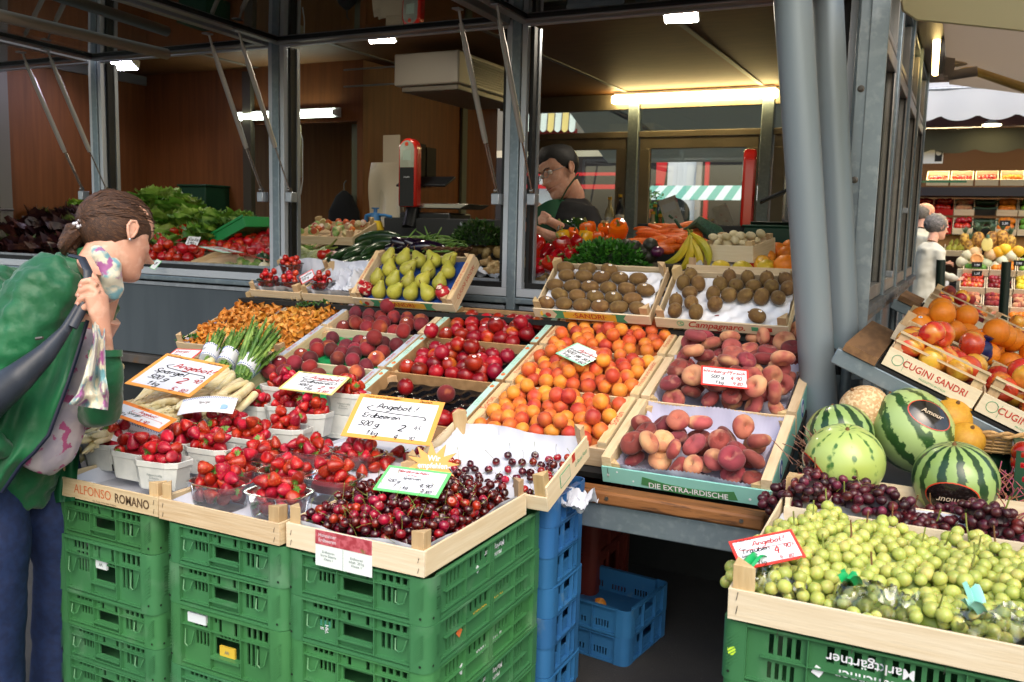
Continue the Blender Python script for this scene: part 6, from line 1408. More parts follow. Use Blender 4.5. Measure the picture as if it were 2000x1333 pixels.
# ================= passage racks with apples, oranges and peaches (tables slope down away from the side wall) =================
def rack(y0,x0,z0,ang,n,Wd,Dp,h,lab,texts,grp,slats=True):
    """crates side by side down a slope that falls towards +x; front faces look at -y"""
    base=Matrix.Translation((x0,y0,z0))@Matrix.Rotation(math.radians(ang),4,'Y'); out=[]
    for i in range(n):
        mw=base@Matrix.Translation((i*(Wd+.006),0,0))
        t,f,b,sp=wood_crate('fruit_crate',lab[i],mw,Wd,Dp,h,ph=.055,front=WPALE,side=_mc['pale_plywood_y'],group=grp,ps=.03)
        if slats:
            for z in (h+.022,h+.05):
                MB().box(.004,Wd-.004,.0,.003,z,z+.007).build('slat',WX,t); MB().box(.004,Wd-.004,Dp-.003,Dp,z,z+.007).build('slat',WX,t)
        s,c,sh=texts[i]
        if s: 
            text(s,.028,PRED,f,TR((Wd*.54,-.0012,h*.55),(math.pi/2,0,0)),thin=.95,bold=.012,shear=sh); text('PRODOTTO IN ITALIA',.008,PGRN,f,TR((Wd*.55,-.0012,h*.2),(math.pi/2,0,0)))
            m=MB().tube([(Wd*.13+.016*math.cos(a*.5236),-.001,h*.55+.016*math.sin(a*.5236)) for a in range(13)],.0009,4).build('printed_mark',PGRN,f); MB().box(Wd*.21,Wd*.213,-.0012,-.0002,.01,h-.01).build('printed_line',PGRN,f)
        out.append((t,mw,Wd,Dp))
    return base,out
A0=at(1720,712,Y=2.88)
base1,R1=rack(2.88,A0.x,A0.z-.0,23.5,4,.275,.40,.06,['wooden crate of red apples nearest the side wall','second wooden apple crate down the passage rack','third apple crate down the passage rack','lowest apple crate of the passage rack'],[('CUGINI SANDRI',1,0)]*4,'apple crates in the passage')
MAPL=[fm('apple_skin','#b0241e','#c8402a','#e0a83c',ns=12,ns3=9,edge3=(.54,.68),rough=.25,coat=.3,var=.12),fm('apple_skin_yellow','#dba83a','#cf7a34','#b52a22',ns=10,ns3=12,edge3=(.55,.7),rough=.25,coat=.3,var=.1)]
APL=fruitmesh('apple',MAPL,.041,.037,.014,.007,0,.05,14,6,cw=.28)
aps=MB().tube([(0,0,.018),(.002,0,.036)],.0012,5).mesh('stem',STEMB)
for i,(t,mw,W_,D_) in enumerate(R1[:4]):
    MB().sheet(lambda u,v:(.01+(W_-.02)*u,.01+(D_-.02)*v,.05),2,2).build('fruit_bed',M('apple_bed','#4a1a14',rough=.7),t)
    lst=packed(.008,W_-.008,.004,D_-.004,.039,lambda x,y:.085,seed=140+i,extra=.35,keep=.97)
    for o in putfruit(mw,lst,APL,'apple','apple in the %s passage rack crate'%('upper','second','third','lowest')[i],'apple','apples, %s passage crate'%('upper','second','third','lowest')[i],scale0=.039,seed=i+140): inst('stem',aps,Matrix(),o)
MORG=fm('orange_peel','#e0811c','#d67314',ns=20,rough=.45,var=.07,bump=.25,bs=190); ORG=fruitmesh('orange',MORG,.043,.041,.003,.002,0,.03,14,3)
base2=base1@Matrix.Translation((0,.42,0))
ol=[]
r=random.Random(8)
base2=base2@Matrix.Translation((0,0,.03))
t,f,b,sp=wood_crate('fruit_crate','wooden crate of large oranges behind the apples',base2@Matrix.Translation((-.02,0,0)),.40,.34,.06,ph=.05,front=WPALE,side=_mc['pale_plywood_y'],group='orange crates in the passage')
t2,f,b,sp=wood_crate('fruit_crate','second crate of large oranges with dark blue tissue',base2@Matrix.Translation((.39,0,0)),.40,.34,.06,ph=.05,front=WPALE,side=_mc['pale_plywood_y'],group='orange crates in the passage')
for o in putfruit(base2,packed(.0,.78,.0,.33,.043,lambda x,y:.075+.03*math.exp(-((x-.18)/.12)**2),seed=150,extra=.35,keep=.9),ORG,'orange','large bright orange in the crates behind the apples','orange','oranges behind the apples',scale0=.043,seed=3)[::4]: stick(o,.043,3,PBLU)
for i,(x,y) in enumerate(((.50,.05),(.56,.10),(.62,.05),(.24,.02))):
    tt=thing('wrapped_orange','orange wrapped in dark blue printed tissue %s'%('by the crate seam','behind the others','nearest the aisle','between the apples and oranges')[i],'orange',mw=base2@Matrix.Translation((x,y,.115 if i<3 else .09))); m=MB(); m.lathe(ball_profile(.042,.042,0,0,12),16); deform(m,.2,32,i+3); m.build('tissue',M('navy_tissue','#18245e','#121b4a','#c9b48a',ns=40,ns3=30,edge3=(.66,.7),rough=.35),tt); m=MB().lathe([(.003,.032),(.014,.044),(.018,.054)],9); deform(m,.2,90,i); m.build('tissue_tuft',_mc['navy_tissue'],tt)
# second rack farther along
B0_=at(1800,603,Y=4.75)
base3,R3=rack(4.75,B0_.x,B0_.z,24,4,.30,.42,.06,['wooden crate of yellow-red peaches at the top of the far rack','second crate of the far passage rack','third crate of the far passage rack','lowest crate of the far passage rack'],[('',0,0),('Campagnaro',1,.3),('CUGINI SANDRI',1,0),('CUGINI SANDRI',1,0)],'peach crates on the far passage rack')
for i,(t,mw,W_,D_) in enumerate(R3):
    MB().sheet(lambda u,v:(.01+(W_-.02)*u,.01+(D_-.02)*v,.045),2,2).build('fruit_bed',_mc['apple_bed'],t)
    putfruit(mw,packed(.004,W_-.004,.0,D_,.034,lambda x,y:.065,seed=160+i,extra=.25),[FP[1],PE[1],APL[0],NE[1],APL[1]],'peach','small peach, %s crate of the far rack'%('top','second','third','lowest')[i],'peach','peaches, %s crate of the far rack'%('top','second','third','lowest')[i],scale0=.036,seed=i)
def sframe(lab,base,Ln,Dp,hoff):
    t=thing('rack_frame',lab,'rack',(0,0,0)); t.matrix_world=base
    for y in (-.01,Dp): MB().box(-.13,Ln,y,y+.03,-.062,-.012).build('rail',GALV,t,bevel=.004)
    MB().box(-.115,-.012,-.02,Dp+.02,-.010,.015).build('wooden_board',M('weathered_board','#7d5c3c','#674a30',ns=5,sc=(8,1.2,8),rough=.75),t); MB().box(-.01,Ln,-.01,Dp+.02,-.011,-.003).build('deck',_mc['black_board'],t)
    e=base.inverted()@V((base.translation.x+Ln*.85,base.translation.y+Dp*.5,0))
    w=base@V((Ln*.8,Dp*.5,-.07)); MB().tube([base.inverted()@w,base.inverted()@V((w.x,w.y,0))],.018,10).build('leg',GALV,t); 
    w=base@V((-.12,Dp*.5,-.07)); MB().tube([base.inverted()@w,base.inverted()@V((w.x,w.y,0))],.018,10).build('leg',GALV,t)
sframe('steel frame of the apple rack with a weathered board at its upper end',base1,1.15,.80,0); sframe('steel frame of the far peach rack',base3,1.25,.45,0)
t=thing('hinge_bracket','rounded steel hinge bracket with bolt at the apple rack corner','bracket',at(1672,716,Y=3.3)); MB().prism([(-.05,-.05),(.02,-.045)]+[(.02+.035*math.cos(a),-.0+.04*math.sin(a)) for a in (-1.2,-.7,-.2,.3,.8,1.3)]+[(-.05,.045)],0,.006,mx=RX90).build('plate',GALV,t,bevel=.002); MB().lathe([(.009,0),(.009,.004),(.005,.006)],12,mx=TR((.022,-.006,0),(math.pi/2,0,0))).build('bolt',STEEL,t); MB().tube([(-.075,-.02,.05),(-.055,-.03,.045),(-.055,-.03,-.03)],.011,8).build('knob',BLKP,t)
# green umbrella stand poles in the passage
for lab,p0,p1 in (('dark green pole standing by the old couple',(1832,640),(1838,508)),('dark green pole in front of the far fruit boxes',(1957,650),(1966,512))):
    b=at(*p0,Y=5.6); e=at(*p1,Y=5.6); t=thing('pole',lab,'pole',(b.x,b.y,0),group=None); MB().tube([(0,0,0),(b.x-b.x,0,b.z),(e.x-b.x,0,e.z)],.024,12).build('shaft',M('pole_green','#10241c',rough=.35),t); MB().lathe([(.16,0),(.16,.03),(.03,.05)],20).build('foot',DARK,t)
# odd paper and leaves
t=thing('tissue_paper','crumpled white paper on top of the blue crates','paper',at(1105,975,Y=2.35)); crumple(t,PAPER,.16,.12,.05,5,name='sheet')
t=thing('onion_scrap','brown vegetable scrap in the blue crate on the asphalt','vegetable scrap',(-1.10,2.98,.125)); m=MB(); m.lathe(ball_profile(.02,.015,0,0,8),10); deform(m,.5,60,3); m.build('scrap',MCH,t)
# ================= vegetables behind the sill =================
CT0=Matrix.Translation((0,3.80,1.165))@Matrix.Rotation(math.atan2(.16,.65),4,'X')
def onc(x,y,lift=0,Y=None):  # point on the stepped counter seen at a photo position
    Mi=CT0.inverted(); o=Mi@CAMP; d=Mi.to_3x3()@ray(x,y); t=(lift-o.z)/d.z; return CAMP+ray(x,y)*t
def leafball(name,lab,c,r,mats,n,seed,grp,cat,flat=.8,curl=.35,heart=True):
    """open head of lettuce: ruffled curved leaves round a heart"""
    t=thing(name,lab,cat,c,group=grp); rr=random.Random(seed)
    for layer,(k,ln,tilt) in enumerate(((n//3,1.0,1.0),(n//3,.95,.62),(n-2*(n//3),.8,.28))):
        m=MB()
        for i in range(k):
            a=2*math.pi*i/k+rr.uniform(-.3,.3)+layer; L_=r*ln*rr.uniform(.85,1.1); w=L_*rr.uniform(.55,.75); tl=tilt+rr.uniform(-.15,.15); ph=rr.uniform(0,6)
            R_=Matrix.Rotation(a,4,'Z')
            def lf(u,v,L_=L_,w=w,tl=tl,ph=ph):
                s=math.sin(math.pi*min(1,.12+v*.8))**.6; x=(u-.5)*2*w*s
                ang=tl*(v**.8); y=L_*v*math.sin(ang*.95+.12); z=L_*v*math.cos(ang)*1.05+abs(u-.5)**2*L_*.35
                rf=curl*L_*.16*(v**1.5)*(math.sin(u*26+ph)+.6*math.sin(u*47+ph*2))*(.3+2*abs(u-.5))
                return (x+rf*.5,y+rf*.3,z+rf)
            m.sheet(lf,12,7,0,R_)
        m.build('leaf_whorl',mats[min(layer,len(mats)-1)],t)
    if heart:
        m=MB(); m.lathe(ball_profile(r*.42,r*.36,0,0,10),16,fn=lambda q,t_:1+.09*math.sin(q*5+seed)+.05*math.sin(q*11)); deform(m,.12,14,seed); m.build('heart',mats[-1],t,mw=None).location=(0,0,r*.32)
    return t
LT1=fm('lettuce_leaf','#6c9c34','#4c8026','#98bd58',ns=25,ns3=16,rough=.45,var=.1,bump=.2,bs=60); LT2=fm('lettuce_heart','#a8c860','#90b448','#c8dc90',ns=25,ns3=16,rough=.45,var=.1,bump=.2,bs=60)
RL1=fm('red_lettuce_leaf','#2c1216','#1e0c12','#4a2a22',ns=22,ns3=16,rough=.4,var=.2); RL2=fm('red_lettuce_inner','#3a1a1c','#2c4418','#56642a',ns=15,ns3=20,rough=.4,var=.2)
FR1=fm('curly_leaf','#47702a','#335a1e','#7d9f3f',ns=25,ns3=16,rough=.5,var=.1)
def w_at(x,y,Y,dz=0): p=at(x,y,Y=Y); p.z+=dz; return p
for i,(x,y,Y,r,lab) in enumerate(((312,395,4.55,.23,'biggest pale green lettuce on top of the pile'),(300,432,4.45,.20,'green lettuce right under the topmost one'),(385,425,4.5,.19,'green lettuce to the window side of the pile'),(340,455,4.35,.18,'lettuce in the middle of the pile above the green crate'),(270,450,4.5,.2,'green lettuce hidden behind the head of the customer'),(350,405,4.6,.2,'lettuce at the back of the pile by the dark crate'),(410,460,4.35,.16,'lower lettuce at the window side of the pile'),(310,470,4.2,.16,'lowest green lettuce just above the tomatoes'))):
    leafball('lettuce','%s'%lab,w_at(x,y,Y,-.11),r,[LT1,LT2,LT2],30,i+1,'green lettuces','lettuce')
for i,(x,y,Y,r,lab) in enumerate(((430,440,4.3,.16,'curly lettuce by the green plastic crate'),(395,460,4.2,.14,'loose leaf lettuce above the tomatoes'),(470,435,4.35,.13,'small oak leaf lettuce in the green crate'),(330,480,4.15,.13,'leafy salad between tomatoes and lettuce'))):
    leafball('leafy_salad',lab,w_at(x,y,Y,-.06),r,[FR1,LT1],26,i+31,'leafy salads','salad',heart=False,curl=.8)
for i,(x,y,Y,r) in enumerate(((40,455,4.2,.13),(95,440,4.35,.14),(150,450,4.25,.13),(20,490,4.05,.13),(75,490,4.1,.13),(130,480,4.1,.12),(110,520,3.95,.10),(10,440,4.4,.12),(160,420,4.5,.11))):
    leafball('red_lettuce','dark red leaf lettuce %s'%('at the door end, upper row','below the bright green salad','next to the post','at the very end','in the second row by the chives','behind the hair bun','lowest, above the grey board','topmost at the door end','directly under the bright green salad')[i],w_at(x,y,Y,-.09),r*1.5,[RL1,RL1,RL2],27,i+51,'red lettuces','lettuce',heart=False,curl=.9)
for i,(x,y,Y,r) in enumerate(((155,405,4.55,.10),(25,460,4.15,.05),(15,510,3.95,.07))):
    leafball('curly_salad','bright green curly salad %s'%('on top of the red lettuces','small, among the red lettuces','at the lower end of the display')[i],w_at(x,y,Y,-.04),r,[fm('bright_salad','#7fae2c','#66952a','#9cc44a',ns=25,ns3=16,rough=.5,var=.1)],22,i+71,'bright curly salads','salad',heart=False,curl=1)
t=thing('chive_bunch','bunch of thin dark green chives behind the jacket','chives',w_at(118,520,3.95)); m=MB(); r=random.Random(2)
for k in range(80): a=r.uniform(-.5,.5); m.tube([(r.uniform(-.04,.04),r.uniform(-.02,.02),0),(.04+.05*a,0,.08),(.11+.12*a,.02,.17+r.uniform(-.03,.02))],.0016,4)
m.build('stalks',M('chive_green','#3c6638','#2c5230',ns=30,rough=.5),t)
t=thing('plastic_crate','bright green slatted crate under the lettuces','plastic crate',at(455,470,Y=4.3)); t['group']='green vegetable crates'
t.rotation_euler=(0,math.radians(-24),0); GCM=M('bright_green_crate','#1f8a4a',rough=.4)
m=MB(); m.box(-.32,.22,-.10,-.09,0,.07).box(-.32,.22,.16,.17,0,.07).box(-.32,-.31,-.09,.16,0,.07).box(.21,.22,-.09,.16,0,.07); m.build('wall',GCM,t,bevel=.003); MB().box(-.31,.21,-.09,.16,.0,.01).build('floor',GCM,t)
MB().box(-.33,.23,-.108,-.1005,.06,.075).build('rim',GCM,t,bevel=.002)
t=thing('plastic_crate','dark green crate standing against the larch wall','plastic crate',at(375,385,Y=5.1)); m=MB(); m.box(-.14,.14,0,.25,-.1,.08); m.build('wall',M('dark_green_crate','#12402c',rough=.5),t,bevel=.006); MB().box(-.15,.15,-.008,.26,.08,.095).build('rim',_mc['dark_green_crate'],t,bevel=.003)
# vine tomatoes
TM=fruitmesh('tomato',MTOM,.033,.0285,.006,.002,.025,.05,14,4,seg=20); VIN=M('tomato_vine','#3f5a22',rough=.6)
def tc(k):
    m=MB(); r=random.Random(k)
    for j in range(5):
        a=j*1.257+r.uniform(-.2,.2); d=V((math.cos(a),math.sin(a),0)); s=V((-d.y,d.x,0)); m.add([V((0,0,.026)),d*.009+s*.002+V((0,0,.027)),d*.02+V((0,0,.029)),d*.009-s*.002+V((0,0,.027))],[(0,1,2,3)])
    m.tube([(0,0,.024),(.004,0,.036),(.014,.004,.044)],.002,5); return m.mesh('calyx',VIN)
TC=[tc(k) for k in range(3)]
MWT=frame(onc(275,520,.0),onc(520,528,.0)-onc(275,520,.0),V((0,1,.25)))
t=thing('wooden_crate','low wooden crates under the vine tomatoes','wooden crate',mw=MWT); Lw=(onc(520,528,.0)-onc(275,520,.0)).length
MB().box(-.25,Lw*.98,.0,.008,0,.035).build('front_panel',WX,t); MB().box(Lw*.42,Lw*.43,.009,.3,0,.04).build('side_panel',WY,t); MB().box(-.25,Lw,.009,.62,0,.012).build('floor_board',WX,t)
lst=packed(-.22,Lw*.99,.01,.60,.034,lambda x,y:.045+.03*math.sin(y*4.2),seed=170,extra=.22,keep=.94)
lst=[p for p in lst if not(p[0]>Lw*.42 and p[1]<.10+.1*(1-(p[0]-Lw*.42)/(Lw*.58)))]
putfruit(MWT,lst,TM,'tomato','ripe red vine tomato in the big tomato display','tomato','vine tomatoes behind the sill',orient='flatish',scale0=.034,kids=TC,kidp=.5,seed=4)
card_px('small green-edged price card lying on the vine tomatoes',(392,474),(440,485),(388,482),(5.35,5.25),5.15,GB2,[('Strauchtomaten',.06,.4,.4,1)],bw=.04)
card_px('small green-edged price card at the tomato crate corner',(290,500),(300,504),(292,523),(5.05,5.05),5.0,GB_,[('1',.2,.4,.3,0)],bw=.06)
card_px('white hand-written tag in front of the leafy salad',(362,461),(386,463),(361,478),(5.5,5.5),5.45,WHITE,[('Salat',.1,.5,.3,0),('1.90',.1,.1,.25,0)],bw=.03)
MPAT=fm('patisson_skin','#6d8a3a','#527030','#c0c08a',ns=24,ns3=18,rough=.4,var=.15); PAT=fruitmesh('squash',MPAT,.034,.022,.01,.002,.12,.12,20,4,k0=5)
for i,(x,y) in enumerate(((430,523),(450,520),(466,524),(483,519),(497,524),(472,513),(505,516))): inst('squash',PAT[i%4],TR(onc(x,y,.03),(.4*i,.3,i)),None,'small green squash %s of the low crate by the post'%('first','second','third','fourth','fifth','upper middle','last')[i],'squash','small green squashes')
t=thing('round_zucchini','dark round zucchini behind the small squashes','zucchini',onc(513,506,.04)); m=MB(); m.lathe(ball_profile(.042,.038,.004,.002,12),18); m.build('skin',M('dark_zucchini_skin','#13301f','#1d4228','#3f6a3c',ns=60,ns3=90,edge3=(.62,.7),rough=.3,coat=.2),t); MB().lathe([(.008,.032),(.006,.046)],8).build('stem',STEMG,t)
t=thing('white_onion','white onion at the foot of the window post','onion',onc(516,522,.035)); m=MB(); m.lathe(ball_profile(.032,.03,.0,.0,12),16); m.build('skin',M('white_onion_skin','#d8d3bc',rough=.4),t); MB().lathe([(.006,.028),(.003,.045)],8).build('neck',_mc['white_onion_skin'],t)
# --- second bay
def elong(name,mats,r,Ln,k,bend=.02,tipf=1.0):
    m=MB(); N_=10; m.tube([(bend*math.sin(math.pi*i/N_),0,Ln*(i/N_-.5)) for i in range(N_+1)],[r*(max(.05,math.sin(math.pi*min(1,max(0,(i/N_)*.94+.03))))**.38)*(1-(1-tipf)*i/N_) for i in range(N_+1)],12); deform(m,.05,14,k); return m.mesh(name,mats)
MZU=fm('zucchini_skin','#17301a','#22421f','#3f5f30',ns=40,ns3=60,edge3=(.62,.7),rough=.28,coat=.25,var=.15); ZU=[elong('zucchini',MZU,.024,.22,k) for k in range(3)]
def lieat(nm,ms,x,y,Y,dirv,lab,cat,grp,i,dz=0,sc=1):
    q=V(dirv).normalized().to_track_quat('Z','Y').to_matrix().to_4x4(); return inst(nm,ms[i%len(ms)],Matrix.Translation(w_at(x,y,Y,dz))@q@Matrix.Rotation(i*1.3,4,'Z')@Matrix.Scale(sc,4),None,lab,cat,grp)
k=0
for (x,y,Y) in ((655,505,4.0),(675,500,4.05),(697,495,4.05),(720,500,4.0),(650,520,3.9),(672,520,3.9),(694,518,3.9),(716,517,3.92),(640,512,3.95),(660,530,3.85),(690,532,3.85),(735,490,4.05),(700,482,4.1),(678,487,4.1)):
    lieat('zucchini',ZU,x,y,Y,(.15+.1*math.sin(k*3),.9,.25),'dark green zucchini with its end to the street, %s row'%('lower' if y>510 else 'upper')+', %s one placed'%ORD[k],'zucchini','zucchini, %s row'%('lower' if y>510 else 'upper'),k); k+=1
for i,(x,y) in enumerate(((700,474),(735,470),(755,478),(720,482))): lieat('cucumber',ZU,x,y,4.25,(1,.15,.05+.1*(i%2)),'long dark cucumber lying across %s'%('behind the zucchini','towards the beans','over the zucchini end','in front of the sprayer')[i],'cucumber','cucumbers',i,sc=1.35)
MAU=fm('aubergine_skin','#140a1c','#1b0e26',ns=10,rough=.12,coat=.7,var=.1,bump=0); AU=[elong('aubergine',MAU,.040,.19,k,tipf=.7) for k in range(2)]
for i,(x,y) in enumerate(((785,482),(812,484),(838,486),(800,474),(825,478))): lieat('aubergine',AU,x,y,4.05,(.8,.4,.2-.1*i),'glossy black aubergine %s'%('nearest the zucchini','second along the row','nearest the ginger','behind, by the cucumbers','behind, by the beans')[i],'aubergine','aubergines',i)
MBE=fm('bean_skin','#6f9040','#557a32',ns=20,rough=.45,var=.18); BE=[elong('bean',MBE,.0048,.13,k,bend=.012) for k in range(3)]
r=random.Random(5); bw=basket('wicker_basket','flat brown basket of green beans','basket' and w_at(850,484,4.15,-.05),.20,.15,.05,M('brown_wicker','#5b3a22',rough=.7),turns=3)
for i in range(120):
    x=r.gauss(840,26); y=r.uniform(462,492); p=w_at(x,y,4.0+(492-y)*.010,0)
    q=V((r.gauss(.6,.5),r.gauss(0,.5),r.gauss(0,.12))).normalized().to_track_quat('Z','Y').to_matrix().to_4x4(); inst('bean',BE[i%3],Matrix.Translation(p)@q,None,'green bean in the brown basket','bean','green beans in the basket')
def bush(name,lab,cat,c,rx_,ry_,rz_,n,ls,mat,seed,grp=None):
    t=thing(name,lab,cat,c,group=grp); m=MB(); r=random.Random(seed)
    for i in range(n):
        d=V((r.gauss(0,1),r.gauss(0,1),abs(r.gauss(0,1)))).normalized(); q=r.uniform(.55,1)**.5; p=V((d.x*rx_*q,d.y*ry_*q,d.z*rz_*q)); dd=(d+V((r.gauss(0,.5),r.gauss(0,.5),r.gauss(.1,.5)))).normalized()*ls*r.uniform(.6,1.2); s=dd.cross(V((r.gauss(0,1),r.gauss(0,1),1))).normalized()*dd.length*.3
        m.add([p,p+dd*.35+s,p+dd*.6+s*.4,p+dd*.9+s*.55,p+dd,p+dd*.85-s*.5,p+dd*.6-s*.4,p+dd*.35-s],[(0,1,2,7),(2,3,4,5),(2,5,6,7)])
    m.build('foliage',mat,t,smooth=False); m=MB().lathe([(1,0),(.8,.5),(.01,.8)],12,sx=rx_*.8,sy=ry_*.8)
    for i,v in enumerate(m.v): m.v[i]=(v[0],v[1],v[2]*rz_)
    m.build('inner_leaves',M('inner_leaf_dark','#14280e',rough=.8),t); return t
PARS=fm('parsley_leaf','#2f6a1e','#1f5216','#4c8a2c',ns=40,ns3=30,rough=.45,var=.1)
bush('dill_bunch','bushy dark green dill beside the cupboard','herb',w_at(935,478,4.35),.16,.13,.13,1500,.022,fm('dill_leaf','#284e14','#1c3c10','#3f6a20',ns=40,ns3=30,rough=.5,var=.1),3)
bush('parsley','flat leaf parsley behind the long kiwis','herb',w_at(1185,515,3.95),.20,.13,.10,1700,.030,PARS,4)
MPOT=fm('ginger_skin','#b39560','#9c7d4c','#c8b080',ns=30,ns3=50,rough=.6,var=.15,bump=.2,bs=90); PO=fruitmesh('root',MPOT,.034,.026,.0,.0,0,.25,25,5)
for i,(x,y) in enumerate(((940,488),(962,484),(972,492),(950,496),(925,490),(978,482))): inst('potato',PO[i%5],TR(onc(x,y,.05),(i,i*.7,0)),None,'pale yellow potato %s in the corner by the post'%('first','second','third','fourth','fifth','last')[i],'potato','pale potatoes')
r=random.Random(9)
for i,(x,y) in enumerate(((955,515),(970,522),(960,530),(1040,520),(1060,530),(1080,535),(1100,530),(1045,545),(1070,548),(1110,542),(1035,510),(1090,548))):
    p=onc(x,y,.03); t=thing('ginger_root','knobbly ginger root %s the galvanised post'%('against','behind','just before','past','two roots past','three roots past','in the line leading from','low in front beside','near the kiwi crate beside','under the parsley beyond','high beside','closest to the kiwi crate beside')[i],'ginger',p,group='ginger roots'); m=MB(); m.tube([(-.05,0,0),(-.02,.01,.005),(.015,0,.0),(.05,.005,.006)],[.014,.021,.019,.012],10); m.tube([(.0,0,0),(.01,-.015,.024),(.012,-.02,.036)],[.015,.013,.008],8); deform(m,.2,30,i); m.build('root',MPOT,t)
    if i%2==0: m=MB().lathe([(.004,0),(.0045,.012)],8,mx=TR((.05,.005,.006),(0,1.4,0))); m.build('cut_end',WPALE,t)
for i,(x,y) in enumerate(((945,535),(1050,560))):
    t=thing('tissue_paper','white tissue under the ginger %s the post'%('before','after')[i],'paper',mw=Matrix.Translation(onc(x,y,.01))); crumple(t,PAPER,.22 if i==0 else .16,.15,.05,i+11,name='sheet')
# mixed soup vegetable crate and fennel
mw=Matrix.Translation(w_at(572,470,4.15,-.02))@Matrix.Rotation(.12,4,'Z')@Matrix.Rotation(.3,4,'X')
t,f,b,sp=wood_crate('fruit_crate','wooden crate of cut soup vegetables behind the fennel',mw,.40,.30,.05,ph=.035)
r=random.Random(3); CUTM=[fm('carrot_piece','#c86a2a','#b5581f',ns=20,rough=.5),fm('leek_piece','#5d8a3a','#a5b878',ns=20,rough=.5),fm('celery_piece','#cfc49a','#b9ab7c',ns=20,rough=.5),fm('radish_piece','#b03a30','#d8c8b8',ns=20,rough=.5)]
for i in range(40):
    m=MB(); m.lathe([(.018,-.012),(.02,0),(.016,.012)],8); deform(m,.2,40,i); inst('cut_vegetable',m.mesh('cut_vegetable',CUTM[i%4]),mw@TR((r.uniform(.03,.37),r.uniform(.03,.27),.045+r.uniform(0,.03)),rndrot(r)),None,('orange carrot','green leek','pale celery','red radish')[i%4]+' chunk in the soup vegetable crate','vegetable','%s chunks'%('carrot','leek','celery','radish')[i%4])
FEN=M('fennel_bulb','#bfc48e','#a9b070','#d8d9b8',ns=12,sc=(6,6,1),rough=.4)
for i,(x,y,a) in enumerate(((600,508,0),(588,492,.3),(615,500,-.3))):
    t=thing('fennel','pale fennel bulb with its stalk, %s'%('lowest','towards the post','upper')[i],'fennel',mw=Matrix.Translation(w_at(x,y,3.98))@Matrix.Rotation(1.3+a,4,'Y')); m=MB(); m.lathe([(.006,-.05),(.028,-.04),(.036,-.015),(.03,.015),(.015,.045),(.010,.09)],16,sy=.75); m.build('bulb',FEN,t); MB().tube([(0,0,.09),(.01,0,.13),(.0,0,.18)],[.009,.007,.005],8).tube([(0,.005,.08),(.03,0,.13),(.04,0,.16)],.005,6).build('stalk',STEMG,t)
t=thing('fennel_greens','feathery green fennel tops in front of the soup vegetables','herb',w_at(595,492,4.05)); m=MB(); r=random.Random(1)
for k in range(200): p=V((r.gauss(0,.04),r.gauss(0,.03),r.uniform(0,.03))); m.tube([p,p+V((r.gauss(0,.02),r.gauss(0,.02),r.uniform(0,.02)))],.0012,4)
m.build('foliage',LT1,t)
t=inst('beef_tomato',TM[1],TR(w_at(633,497,4.0),(.3,0,0),1.3),None,'ribbed beef tomato beside the fennel','tomato'); 
t=thing('turnip','pale pink turnip between tomato and zucchini','turnip',w_at(652,500,4.02)); m=MB(); m.lathe(ball_profile(.036,.03,.003,0,12),16); m.build('skin',M('turnip_skin','#cdb5a6','#b58a90',ns=12,rough=.4),t); MB().lathe([(.006,.025),(.004,.04)],8).build('stem',STEMG,t)
# --- third bay: peppers
def pepper(k,tall=1):
    m=MB(); n=36; pr=[(1e-4,-.036*tall),(.012,-.04*tall),(.026,-.036*tall),(.034,-.018*tall),(.039,.008*tall),(.040,.026*tall),(.034,.040*tall),(.020,.044*tall),(.008,.036*tall),(1e-4,.034*tall)]
    lob=3+(k%2); m.lathe(pr,n,fn=lambda q,t:1-.15*(.5-.5*math.cos(lob*q))*(1-.35*t)); deform(m,.10,14,k+2); m.tube([(0,0,.033*tall),(.002,0,.048*tall),(.008,0,.064*tall)],[.008,.0045,.005],8,m=1); return m
PEPM={c:fm('pepper_%s'%c,a,b_,ns=8,rough=.12,coat=.7,var=.08,bump=0) for c,a,b_ in (('red','#a80f0a','#8c0b0a'),('orange','#e0640e','#d4560e'),('yellow','#e0a81a','#d49a14'),('green','#24421a','#1a3414'))}
PEP={c:[pepper(k).mesh('bell_pepper',[PEPM[c],STEMG]) for k in range(3)] for c in PEPM}
pl=[('red',1045,480,3.95,1.1),('red',1050,525,3.85,1.05),('red',1085,505,3.95,1.0),('red',1100,483,4.0,1.15),('red',1075,520,3.85,1.0),('red',1118,500,3.9,.9),('red',1040,500,3.9,1.0),('red',1125,475,4.1,.9),('red',1065,495,4.05,1.0),
('yellow',1100,465,4.2,.9),('yellow',1143,468,4.15,.95),('yellow',1068,487,4.1,.6),('orange',1150,452,4.3,1.1),('orange',1180,455,4.3,1.0),('orange',1207,453,4.2,1.25),('orange',1195,475,4.15,.9),('orange',1170,468,4.2,.9),('orange',1118,460,4.3,.8),('green',1105,450,4.4,1.1),('green',1130,447,4.4,1.1),('orange',1200,490,4.05,.9)]
for i,(c,x,y,Y,s) in enumerate(pl):
    r=random.Random(i); inst('bell_pepper',PEP[c][i%3],TR(w_at(x,y,3.86+(Y-3.85)*.75),(r.uniform(-.9,.9),r.uniform(-.9,.9),r.uniform(0,6)),s),None,'%s bell pepper %s'%(c,('in the corner by the window frame, upper','lowest beside the ginger','second in the red row','big one in the middle of the reds','low in front of the red row','next to the parsley','at the edge under the first red one','behind, touching the orange ones','between two red ones at the back','behind the big red one','beside the red one at the back','small, peeping between the reds','leaning back at the top','with its stem hollow towards the street','standing highest of all','next to the carrots, low','in front of the highest one','behind the yellow one','lying across the back towards the seller','lying at the back beside the other green one','half under the parsley edge')[i]),'bell pepper','%s peppers'%c)
MCA=fm('carrot_skin','#d4641c','#c65612',ns=30,rough=.45,var=.08,sc=(1,1,4)); 
